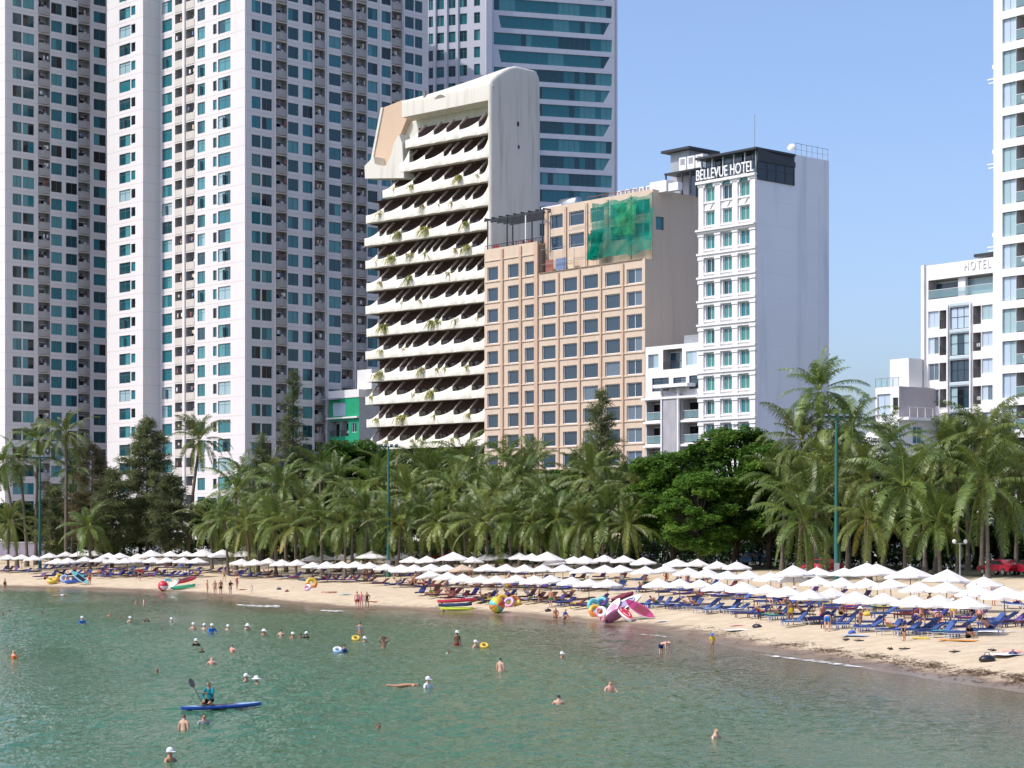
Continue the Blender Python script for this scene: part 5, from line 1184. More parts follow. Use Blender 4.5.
ROWS = {
 'seaward row': [(431, 569), (448, 570.7), (463.6, 572.4), (480.7, 573.5), (497, 574), (516.4, 573), (534.7, 574), (552, 573.5), (572, 575), (589, 577), (608, 577), (659, 576.5), (680, 577), (699.6, 577.7), (719.5, 579.5), (743, 579.9), (766.6, 582.3), (787, 583.7), (809.7, 587), (831.8, 585.6), (855.5, 589), (883.5, 590.6), (912.5, 592.3), (938.7, 592.3), (966.6, 593.7)],
 'second row': [(241, 557.4), (254.7, 558), (268, 556.8), (282, 558.2), (297, 558.2), (312.5, 560.7), (327.4, 560), (342, 560), (356, 559.8), (370, 560.7), (385.5, 562.2), (401, 563), (414.6, 563), (431, 562.4), (446, 563), (463, 563), (487, 562.4), (505.6, 562.6), (524.7, 562.8), (543, 563), (563, 563), (584.5, 564), (605, 563.4), (621.5, 563.4), (645.6, 564.6), (665.5, 563.4), (688, 565.7), (707, 567), (726, 569), (748, 568.5), (770.8, 570.5), (794.5, 571.3), (818, 574.3), (841, 575.3), (867, 576.2), (892, 576.4), (919, 579.4), (946, 579.8), (977.6, 583), (1005.5, 583.6), (1032, 585)],
 'back row': [(312, 554), (325, 553.3), (340.7, 552.4), (355.6, 552), (371.4, 549.6), (384.7, 553.3), (402, 551.8), (411, 555), (428, 554.6), (453.5, 550.5), (471.6, 555), (488, 552), (503, 551.2), (519.7, 551.2), (531.4, 552), (547, 550.4), (554.6, 556), (573, 555), (584.5, 554.4), (604, 553.3), (624, 554), (644, 555.7), (677, 557.4), (697, 557.4), (718, 559.6), (737, 560), (794.5, 563.4), (818, 565.6), (843.6, 566), (866, 560.9), (877.5, 561.7), (911, 564), (946, 567), (983.5, 574.5)],
 'far seaward row': [(57, 557), (68, 556.5), (85, 555.4), (100, 555.4), (113, 556.4), (125, 556.6), (136, 555.6), (153, 555.6), (168, 556), (183, 556), (197, 556.4)],
 'far inland row': [(8, 553.4), (22, 553.4), (34, 554), (50, 551.6), (66, 550.4), (80, 550), (94, 549.4), (108, 551.6), (120, 551.6), (138, 552.4), (151.5, 548.6), (170, 550), (186.5, 550), (203, 548), (223, 548.2), (243, 548.4), (-8, 553.4)],
}
BIG = {(453.5, 550.5), (547, 550.4), (371.4, 549.6), (866, 560.9), (877.5, 561.7), (911, 564), (946, 567), (203, 548), (223, 548.2), (243, 548.4), (151.5, 548.6), (794.5, 563.4)}
UPOS = {}
for row, pts in ROWS.items():
    for k, (px, py) in enumerate(sorted(pts, reverse=True)):
        big = (px, py) in BIG; h = 3.3 if big else 2.55 if row in ('seaward row', 'second row') else 2.7
        b = top_at(px, py, h); tan_ = (px, py) == (463, 563) 
        lab = '%s beach umbrella, %s from the near end of the %s' % ('tan' if tan_ else ('wide white' if big else 'white'), ordinal(k+1), row if 'back' not in row else 'inland back row')
        o = umbrella(b, h, 3 if big else k % 3, lab, 'beach umbrellas', tan_, b.y < 190); UPOS.setdefault(row, []).append((px, b, ordinal(k+1)))
# ---- sun loungers
navy = mat('navy_mattress', (.04, .048, .17), .85, .1, var=.2, vscale=3, objrand=.3); blue = mat('blue_mattress', (.055, .095, .25), .85, .1, var=.2, vscale=3, objrand=.3)
maroon = mat('maroon_mattress', (.13, .035, .045), .8, .1, var=.2, vscale=3, objrand=.3); brown = mat('brown_slats', (.16, .07, .045), .7, .2, var=.2, vscale=3, objrand=.3)
purple = mat('purple_mattress', (.10, .06, .20), .85, .1, var=.2, vscale=3, objrand=.3)
lf_w = mat('lounger_frame_white', (.55, .57, .62), .5); lf_b = mat('lounger_frame_brown', (.10, .06, .04), .6); lf_bl = mat('lounger_frame_blue', (.07, .12, .35), .5)
# lounger: x along, head at +x, 1.9 m long
def lounger_parts(fr, mt, ang):
    f = MB(); w_ = .62
    for y in (-w_/2, w_/2-.05): f.box(-.95, .95, y, y+.05, .27, .33)
    for i in range(9): f.box(-.92+i*.16, -.84+i*.16, -w_/2+.051, w_/2-.051, .30, .325)
    lg = MB(); lg.box(-.03, .03, -.025, .025, 0, .269)
    s = MB(); s.box(-.94, .22, -w_/2+.02, w_/2-.02, .331, .41)
    ca, sa = math.cos(ang), math.sin(ang); bk = MB(Matrix.Translation((.25, 0, .335)) @ Matrix.Rotation(-ang, 4, 'Y')); bk.box(0, .80, -w_/2+.02, w_/2-.02, .0, .08); 
    pr = MB(); pr.tube([(.25+.6*ca+.15, .22, .30), (.25+.6*ca, .22, .34+.6*sa), (.25+.6*ca, -.22, .34+.6*sa), (.25+.6*ca+.15, -.22, .30)], .018, 4)
    return f.mesh('frame', fr), lg.mesh('leg', fr), s.mesh('seat_mattress', mt), bk.mesh('backrest', mt), pr.mesh('prop', fr)
LK = {'blue': (blue, lf_w), 'navy': (navy, lf_b), 'maroon': (maroon, lf_b), 'brown': (brown, lf_b), 'purple': (purple, lf_b), 'bluef': (blue, lf_bl)}
LM = {(k, a): lounger_parts(fr, mt, R(a)) for k, (mt, fr) in LK.items() for a in (8, 32, 48)}
LPROT = {}
def lounger(kind, a, base, rz, label, detail):
    key = (kind, a, detail); name = 'sun_lounger'
    if key not in LPROT:
        o = thing(name, label, 'sun lounger', (0, 0, 0), 0, 'sun loungers under the umbrellas'); f, lg, s, bk, pr = LM[(kind, a)]
        link('frame', f, o); link('seat_mattress', s, o); link('backrest', bk, o)
        if detail:
            for x in (-.85, .85):
                for y in (-.28, .28): link('leg', lg, o, (x, y, 0))
            link('prop', pr, o)
        LPROT[key] = o
    else: o = copy_tree(LPROT[key])
    o.location = base; o.rotation_euler = (0, 0, rz); o['label'] = label; return o
def seaward(x, y):
    e = .5; g = Vector((sd1(x+e, y)-sd1(x-e, y), sd1(x, y+e)-sd1(x, y-e), 0)); return -g.normalized()
rng = random.Random(5); SEATS = []; CNAME = {'blue': 'blue', 'navy': 'navy', 'maroon': 'maroon', 'brown': 'brown slatted', 'purple': 'dark purple', 'bluef': 'bright blue'}
for row, us in UPOS.items():
    for px, b, od in us:
        n = (3 if row == 'seaward row' or px > 430 else 2) if row in ('seaward row', 'second row') else 3 if row == 'far seaward row' else 2 if row == 'far inland row' else 1
        sw = seaward(b.x, b.y); al = Vector((-sw.y, sw.x, 0))
        if al.x > 0: al = -al                                  # al points to the far end
        for k in range(n):
            if px < 430: kind = rng.choice(['navy', 'navy', 'navy', 'blue', 'purple', 'maroon'])
            elif px < 640: kind = rng.choice(['maroon', 'brown', 'purple', 'maroon', 'navy', 'brown'] if row == 'seaward row' else ['navy', 'purple', 'maroon', 'blue', 'brown'])
            else: kind = rng.choice(['blue', 'blue', 'navy', 'bluef', 'blue'] if row == 'seaward row' else ['bluef', 'blue', 'maroon', 'navy', 'bluef', 'purple'])
            off = ((-.72, .72, 0)[k] if n >= 2 else 0)+(rng.uniform(-.2, .2) if k == 2 else 0)
            p = b+al*off+sw*((.9 if row == 'seaward row' else .55)+rng.uniform(-.25, .35)+((2.1 if row == 'far seaward row' else -2.2 if row == 'seaward row' else 2.2) if k == 2 else 0)); p.z = gz(p.x, p.y)-.01
            rz = math.atan2(-sw.y, -sw.x)+rng.uniform(-.12, .12); a = rng.choice([32, 48, 48, 32, 8])
            side = ('far' if k else 'near')+' side of the' if n == 2 else 'the'
            where = row if 'back' not in row else 'inland back row'
            lab = ('%s sun lounger on %s %s umbrella of the %s' % (CNAME[kind], side if n == 2 else 'its own under the', od, where)) if n == 2 else '%s sun lounger alone under the %s umbrella of the %s' % (CNAME[kind], od, where)
            lab = ('%s sun lounger, %s of the %s umbrella, %s' % (CNAME[kind], ('near side', 'far side', 'inland side' if row == 'seaward row' else 'seaward side')[k], od, where)) if n >= 2 else '%s sun lounger alone under the %s umbrella of the %s' % (CNAME[kind], od, where)
            lounger(kind, a, p, rz, lab, p.y < 165); SEATS.append((row, od, k, px, p, rz, a))
# ---- towels, side tables and bags
tw_cols = [('white', (.75, .75, .73)), ('pink', (.65, .22, .30)), ('turquoise', (.10, .45, .50)), ('orange', (.70, .28, .06)), ('red', (.55, .05, .05)), ('pale blue', (.35, .50, .70)), ('yellow', (.70, .50, .05)), ('green', (.10, .35, .12))]
TWM = {n: mat('towel_'+n.replace(' ', '_'), c, .95, .05, var=.15, vscale=4) for n, c in tw_cols}
def towel_mesh(name, seed, Lx=1.2, Ly=.6, drop=0):
    rng = random.Random(seed); vs = []; nx, ny = 10, 6
    for j in range(ny+1):
        for i in range(nx+1):
            x, y = (i/nx-.5)*Lx, (j/ny-.5)*Ly; vs.append((x+.03*mnoise.noise(Vector((x*3, y*3, seed))), y, .015+.03*abs(mnoise.noise(Vector((x*5, y*5, seed+9))))-drop*max(0, abs(y)-.28)))
    fs = [(j*(nx+1)+i, j*(nx+1)+i+1, (j+1)*(nx+1)+i+1, (j+1)*(nx+1)+i) for j in range(ny) for i in range(nx)]
    m = MB(); m.add(vs, fs, 0, True); return m
TW = {(n, v): towel_mesh('towel', v, 1.1+.2*v, .62, .6).mesh('towel', TWM[n]) for n, _ in tw_cols for v in range(2)}
TABLE = thing('side_table', 'x', 'side table', (0, 0, 0)); m = MB(); m.box(-.25, .25, -.25, .25, .38, .42); m.build('table_top', mat('blue_plastic', (.10, .16, .45), .4), TABLE)
for x in (-.2, .2):
    for y in (-.2, .2): m = MB(); m.box(x-.03, x+.03, y-.03, y+.03, 0, .379); m.build('leg', lf_bl, TABLE)
first = True; used = set()
for row, od, k, px, p, rz, a in SEATS:
    if row in ('back row',): continue
    r = rng.random()
    if r < .30:
        n = rng.choice(['white', 'white', 'pale blue', 'pink', 'turquoise', 'orange', 'red', 'yellow', 'green', 'pale blue'])
        o = link('beach_towel', TW[(n, rng.randrange(2))], None, p+Vector((-math.cos(rz)*.25, -math.sin(rz)*.25, .41)), rz+rng.uniform(-.1, .1))
        tag(o, '%s towel spread on the %s lounger of the %s umbrella, %s' % (n, ('near', 'far', 'inland' if row == 'seaward row' else 'seaward')[k], od, row), 'towel', 'towels on the loungers')
    if k == 0 and row in ('seaward row', 'second row') and px > 560 and rng.random() < .6:
        q = p+Vector((math.sin(rz), -math.cos(rz), 0))*-.72; o = TABLE if first else copy_tree(TABLE); first = False; o.location = (q.x, q.y, gz(q.x, q.y)); o.rotation_euler.z = rz
        tag(o, 'small blue plastic table between the loungers of the %s umbrella, %s' % (od, row), 'side table', 'blue side tables')
# ================================================================ PEOPLE
STAND = dict(pel=(0, 0, .93), spi=(0, .01, 1.12), che=(0, 0, 1.31), nec=(0, .01, 1.46), hea=(0, -.01, 1.585), top=(0, .0, 1.655), nos=(0, -.115, 1.575),
    hipL=(.095, 0, .88), kneL=(.105, -.02, .49), ankL=(.105, .02, .08), toeL=(.12, -.15, .03), hipR=(-.095, 0, .88), kneR=(-.105, -.02, .49), ankR=(-.105, .02, .08), toeR=(-.12, -.15, .03),
    shoL=(.175, .01, 1.385), elbL=(.225, .03, 1.12), wriL=(.235, -.05, .88), hanL=(.235, -.08, .80), shoR=(-.175, .01, 1.385), elbR=(-.225, .03, 1.12), wriR=(-.235, -.05, .88), hanR=(-.235, -.08, .80))
def pose(**k): d = dict(STAND); d.update(k); return d
def moved(names, dv, d):
    for n in names: d[n] = tuple(a+b for a, b in zip(d[n], dv))
    return d
UPPER = ['spi', 'che', 'nec', 'hea', 'top', 'nos', 'shoL', 'elbL', 'wriL', 'hanL', 'shoR', 'elbR', 'wriR', 'hanR']
def lean(d, ang, piv='pel', names=UPPER):
    c, s = math.cos(ang), math.sin(ang); p = d[piv]
    for n in names:
        x, y, z = d[n]; y -= p[1]; z -= p[2]; d[n] = (x, p[1]+y*c-z*s, p[2]+y*s+z*c)
    return d
POSES = {}
POSES['stand'] = pose()
POSES['hips'] = pose(elbL=(.34, .06, 1.16), wriL=(.19, -.06, 1.0), hanL=(.13, -.10, .98), kneL=(.13, -.06, .49), ankL=(.15, -.03, .08), toeL=(.19, -.19, .03))
POSES['walk'] = pose(kneL=(.10, -.16, .50), ankL=(.10, -.20, .09), toeL=(.11, -.36, .04), kneR=(-.10, .06, .49), ankR=(-.10, .28, .12), toeR=(-.11, .16, .03), elbL=(.22, .14, 1.14), wriL=(.22, .10, .90), hanL=(.22, .06, .82), elbR=(-.22, -.08, 1.13), wriR=(-.21, -.22, .93), hanR=(-.21, -.27, .86))
d = lean(pose(), R(82)); d['elbL'] = (.2, -.50, .70); d['wriL'] = (.18, -.50, .44); d['hanL'] = (.18, -.52, .36); d['elbR'] = (-.2, -.50, .70); d['wriR'] = (-.18, -.50, .44); d['hanR'] = (-.18, -.52, .36); POSES['bend'] = d
SITL = dict(hipL=(.10, 0, .86), kneL=(.14, -.44, .88), ankL=(.14, -.46, .48), toeL=(.15, -.62, .43), hipR=(-.10, 0, .86), kneR=(-.14, -.44, .88), ankR=(-.14, -.46, .48), toeR=(-.15, -.62, .43), elbL=(.25, -.06, 1.14), wriL=(.16, -.30, 1.02), hanL=(.13, -.38, 1.0), elbR=(-.25, -.06, 1.14), wriR=(-.16, -.30, 1.02), hanR=(-.13, -.38, 1.0))
POSES['sit'] = lean(pose(**SITL), R(12))
POSES['recline'] = lean(pose(hipL=(.10, 0, .90), kneL=(.11, -.43, .98), ankL=(.11, -.84, .90), toeL=(.12, -.92, 1.04), hipR=(-.10, 0, .90), kneR=(-.11, -.43, .94), ankR=(-.11, -.85, .90), toeR=(-.12, -.93, 1.04), elbL=(.26, -.02, 1.14), wriL=(.15, -.22, 1.05), hanL=(.10, -.28, 1.05), elbR=(-.26, -.02, 1.14), wriR=(-.22, -.10, .95), hanR=(-.21, -.14, .88)), R(-46))
POSES['ground'] = lean(pose(hipL=(.10, 0, .88), kneL=(.16, -.30, 1.20), ankL=(.14, -.56, .88), toeL=(.15, -.72, .84), hipR=(-.10, 0, .88), kneR=(-.16, -.30, 1.20), ankR=(-.14, -.56, .88), toeR=(-.15, -.72, .84), elbL=(.24, -.14, 1.18), wriL=(.14, -.34, 1.16), hanL=(.08, -.40, 1.14), elbR=(-.24, -.14, 1.18), wriR=(-.14, -.34, 1.16), hanR=(-.08, -.40, 1.14)), R(14))
POSES['lie'] = lean(pose(elbL=(.30, -.05, 1.25), wriL=(.22, -.10, 1.50), hanL=(.16, -.10, 1.57), elbR=(-.30, -.05, 1.25), wriR=(-.22, -.10, 1.50), hanR=(-.16, -.10, 1.57)), R(90), 'pel', list(STAND.keys()))
POSES['swim'] = pose(elbL=(.31, -.10, 1.16), wriL=(.30, -.32, 1.10), hanL=(.27, -.39, 1.09), elbR=(-.29, -.12, 1.15), wriR=(-.22, -.34, 1.12), hanR=(-.17, -.41, 1.13))
POSES['armsup'] = pose(elbL=(.34, -.06, 1.52), wriL=(.24, -.04, 1.72), hanL=(.18, -.04, 1.74), elbR=(-.34, -.06, 1.52), wriR=(-.24, -.04, 1.72), hanR=(-.18, -.04, 1.74))
POSES['paddle'] = lean(pose(hipL=(.10, 0, .88), kneL=(.17, -.42, .80), ankL=(.15, -.06, .74), toeL=(.14, .10, .72), hipR=(-.10, 0, .88), kneR=(-.17, -.42, .80), ankR=(-.15, -.06, .74), toeR=(-.14, .10, .72), elbL=(.26, -.20, 1.20), wriL=(.16, -.44, 1.30), hanL=(.10, -.50, 1.33), elbR=(-.26, -.10, 1.12), wriR=(-.10, -.36, 1.00), hanR=(-.02, -.42, .98)), R(10))
RAD = dict(pel=.135, spi=.118, che=.14, nec=.052, hea=.088, top=.075, nos=.016, hip=.094, kne=.058, ank=.036, toe=.032, sho=.062, elb=.040, wri=.027, han=.030)
EDG = [('pel', 'spi'), ('spi', 'che'), ('che', 'nec'), ('nec', 'hea'), ('hea', 'top'), ('hea', 'nos')]+[(a+s, b+s) for s in 'LR' for a, b in (('hip', 'kne'), ('kne', 'ank'), ('ank', 'toe'), ('sho', 'elb'), ('elb', 'wri'), ('wri', 'han'))]+[('pel', 'hip'+s) for s in 'LR']+[('che', 'sho'+s) for s in 'LR']
BODY = {}
def bake(pn, fat):
    if (pn, fat) in BODY: return BODY[(pn, fat)]
    d = POSES[pn]; names = list(d.keys()); V = [Vector(d[n]) for n in names]; E = [(names.index(a), names.index(b)) for a, b in EDG]; rad = [RAD[n if n in RAD else n[:-1]]*(fat if n[:3] in ('pel', 'spi', 'che', 'hip') else 1) for n in names]
    for s in 'LR':                                          # five fingers of different lengths
        h = names.index('han'+s); w_ = names.index('wri'+s); dr = (V[h]-V[w_]).normalized(); sd_ = dr.cross(Vector((0, 1, .3))).normalized()
        for q, (o_, l) in enumerate(((-.034, .070), (-.012, .082), (.012, .078), (.034, .062), (.055, .035))):
            V.append(V[h]+sd_*o_+dr*(l if q < 4 else .01)); E.append((h, len(V)-1)); rad.append(.009)
    me = bpy.data.meshes.new('body'); me.from_pydata(V, E, []); ob = bpy.data.objects.new('body', me); C.objects.link(ob)
    md = ob.modifiers.new('skin', 'SKIN'); md.use_smooth_shade = True
    for i, sv in enumerate(me.skin_vertices[0].data): sv.radius = (rad[i], rad[i]*(.82 if i < len(names) and names[i] in ('pel', 'spi', 'che') else 1)); sv.use_root = (i == 0)
    ss = ob.modifiers.new('sub', 'SUBSURF'); ss.levels = 1; ss.render_levels = 1
    bpy.context.view_layer.update(); ev = ob.evaluated_get(bpy.context.evaluated_depsgraph_get()); bm_ = bpy.data.meshes.new_from_object(ev)
    bpy.data.objects.remove(ob); bm_.name = 'body'
    vs = [v.co.copy() for v in bm_.vertices]; nr = [v.normal.copy() for v in bm_.vertices]; segs = [(a, b, Vector(d[a]), Vector(d[b])) for a, b in EDG]
    cls = []
    for v in vs:
        best = None
        for a, b, A, B in segs:
            ab = B-A; t = max(0, min(1, (v-A).dot(ab)/ab.length_squared)); ds = (v-A-ab*t).length-.5*(RAD[a if a in RAD else a[:-1]]*(1-t)+RAD[b if b in RAD else b[:-1]]*t)
            if best is None or ds < best[0]: best = (ds, a, b, t)
        cls.append(best[1:])
    fx = [(list(p.vertices), p.center.copy()) for p in bm_.polygons]
    BODY[(pn, fat)] = (bm_, vs, nr, cls, fx, {}); return BODY[(pn, fat)]
def region(c, kind):
    a, b, t = c; limb = a[:3]
    tor = (a, b) in (('pel', 'spi'), ('spi', 'che'), ('che', 'nec')); hipb = a == 'pel' and b.startswith('hip'); shob = a == 'che' and b.startswith('sho'); th = limb == 'hip'; ua = limb == 'sho'; fa = limb == 'elb'
    if kind == 'trunks': return hipb or (a == 'pel' and b == 'spi' and t < .35) or (th and t < .62)
    if kind == 'brief': return hipb or (a == 'pel' and b == 'spi' and t < .2) or (th and t < .14)
    if kind == 'bra': return (a == 'spi' and t > .62) or (a == 'che' and b == 'nec' and t < .22)
    if kind == 'onepiece': return hipb or (th and t < .12) or (a in ('pel', 'spi') and tor) or (a == 'che' and b == 'nec' and t < .3)
    if kind == 'shirt': return tor and not (a == 'che' and t > .75) or shob or (ua and t < .75)
    if kind == 'rash': return tor and not (a == 'che' and t > .8) or shob or ua or fa
    if kind == 'dress': return tor and not (a == 'che' and t > .4) or hipb or (th and t < .85)
    if kind == 'hair': return (a, b) in (('hea', 'top'), ('nec', 'hea'), ('hea', 'nos'))
    return False
def cloth(pn, fat, kind, off=.014):
    bm_, vs, nr, cls, fx, cache = bake(pn, fat)
    if kind in cache: return cache[kind]
    keep = [region(c, kind) for c in cls]
    if kind == 'hair':
        d = POSES[pn]; h = Vector(d['hea']); up = (Vector(d['top'])-h).normalized(); fr = (Vector(d['nos'])-h); fr = (fr-up*fr.dot(up)).normalized()
        keep = [k and (v-h).dot(up*.75-fr*.66) > -.012 for k, v in zip(keep, vs)]; off = .02
    idx = {}; V = []; Fc = []
    for f, c in fx:
        if all(keep[i] for i in f):
            q = []
            for i in f:
                if i not in idx: idx[i] = len(V); V.append(tuple(vs[i]+nr[i]*off))
                q.append(idx[i])
            Fc.append(q)
    me = bpy.data.meshes.new(kind); me.from_pydata(V, [], Fc); me.polygons.foreach_set('use_smooth', [True]*len(Fc)); me.materials.append(None); me.update(); cache[kind] = me; return me
skins = [mat('skin_%s' % n, c, .55, .3) for n, c in (('fair', (.60, .36, .26)), ('tan', (.45, .23, .14)), ('brown', (.26, .13, .075)), ('pink', (.66, .34, .26)))]
hairm = {'black': mat('hair_black', (.012, .01, .009), .5), 'brown': mat('hair_brown', (.07, .04, .022), .5), 'blond': mat('hair_blond', (.42, .29, .13), .5), 'grey': mat('hair_grey', (.35, .34, .33), .6)}
CL = {n: mat('cloth_'+n, c, .85, .1) for n, c in (('black ', (.012, .012, .015)), ('navy ', (.02, .03, .12)), ('red ', (.45, .03, .03)), ('blue ', (.03, .16, .5)), ('teal ', (.02, .20, .25)), ('white ', (.72, .72, .72)), ('orange ', (.65, .16, .05)), ('yellow ', (.7, .5, .04)), ('purple ', (.16, .09, .28)), ('pink ', (.6, .14, .25)), ('green ', (.04, .2, .07)), ('grey ', (.25, .26, .28)), ('brown ', (.1, .06, .04)))}
CL = {k.strip(): v for k, v in CL.items()}
m = MB(); m.lathe([(.118, -.02), (.122, .03), (.108, .085), (.06, .125), (.004, .14)], 12); m.add([(-.085, -.09, .0), (.085, -.09, .0), (.07, -.21, -.012), (-.07, -.21, -.012), (-.085, -.09, .015), (.085, -.09, .015), (.07, -.21, .0), (-.07, -.21, .0)], [(0, 3, 2, 1), (4, 5, 6, 7), (0, 1, 5, 4), (1, 2, 6, 5), (2, 3, 7, 6), (3, 0, 4, 7)]); CAP = m.mesh('cap', None)
m = MB(); m.lathe([(.24, -.03), (.13, .0), (.118, .07), (.09, .115), (.004, .125)], 14); SUNHAT = m.mesh('sun_hat', None)
def setm(o, m): o.material_slots[0].link = 'OBJECT'; o.material_slots[0].material = m; return o
for me in (CAP, SUNHAT): me.materials.clear(); me.materials.append(None)
def person(pn, base, rz, label, skin=1, hair='black', wear=(), hat=None, s=1.0, fat=1.0, zoff=0.0, group=None, tilt=None):
    bm_, *_ = bake(pn, fat)
    if len(bm_.materials) == 0: bm_.materials.append(None)
    o = thing('person', label, 'person', (base.x, base.y, base.z+zoff*s), rz, group); o.scale = (s, s, s)
    if tilt is not None: o.rotation_euler = (tilt, 0, rz)
    setm(link('body', bm_, o), skins[skin])
    for kind, col in wear: setm(link({'trunks': 'swim_trunks', 'brief': 'bikini_bottom', 'bra': 'bikini_top', 'onepiece': 'swimsuit', 'shirt': 'shirt', 'rash': 'long_sleeved_top', 'dress': 'dress'}[kind], cloth(pn, fat, kind), o), CL[col])
    if hair: setm(link('hair', cloth(pn, fat, 'hair'), o), hairm[hair])
    if hat:
        k, col = hat; d = POSES[pn]; h = Vector(d['hea']); up = (Vector(d['top'])-h).normalized(); q = setm(link({'cap': 'cap', 'hat': 'sun_hat'}[k], CAP if k == 'cap' else SUNHAT, o, h+up*.045), CL[col])
        if pn in ('bend', 'lie', 'recline', 'ground', 'sit', 'paddle'): q.rotation_euler = up.to_track_quat('Z', 'Y').to_euler()
    return o
T_ = [('trunks', 'navy')]; BK = [('bra', 'black'), ('brief', 'black')]
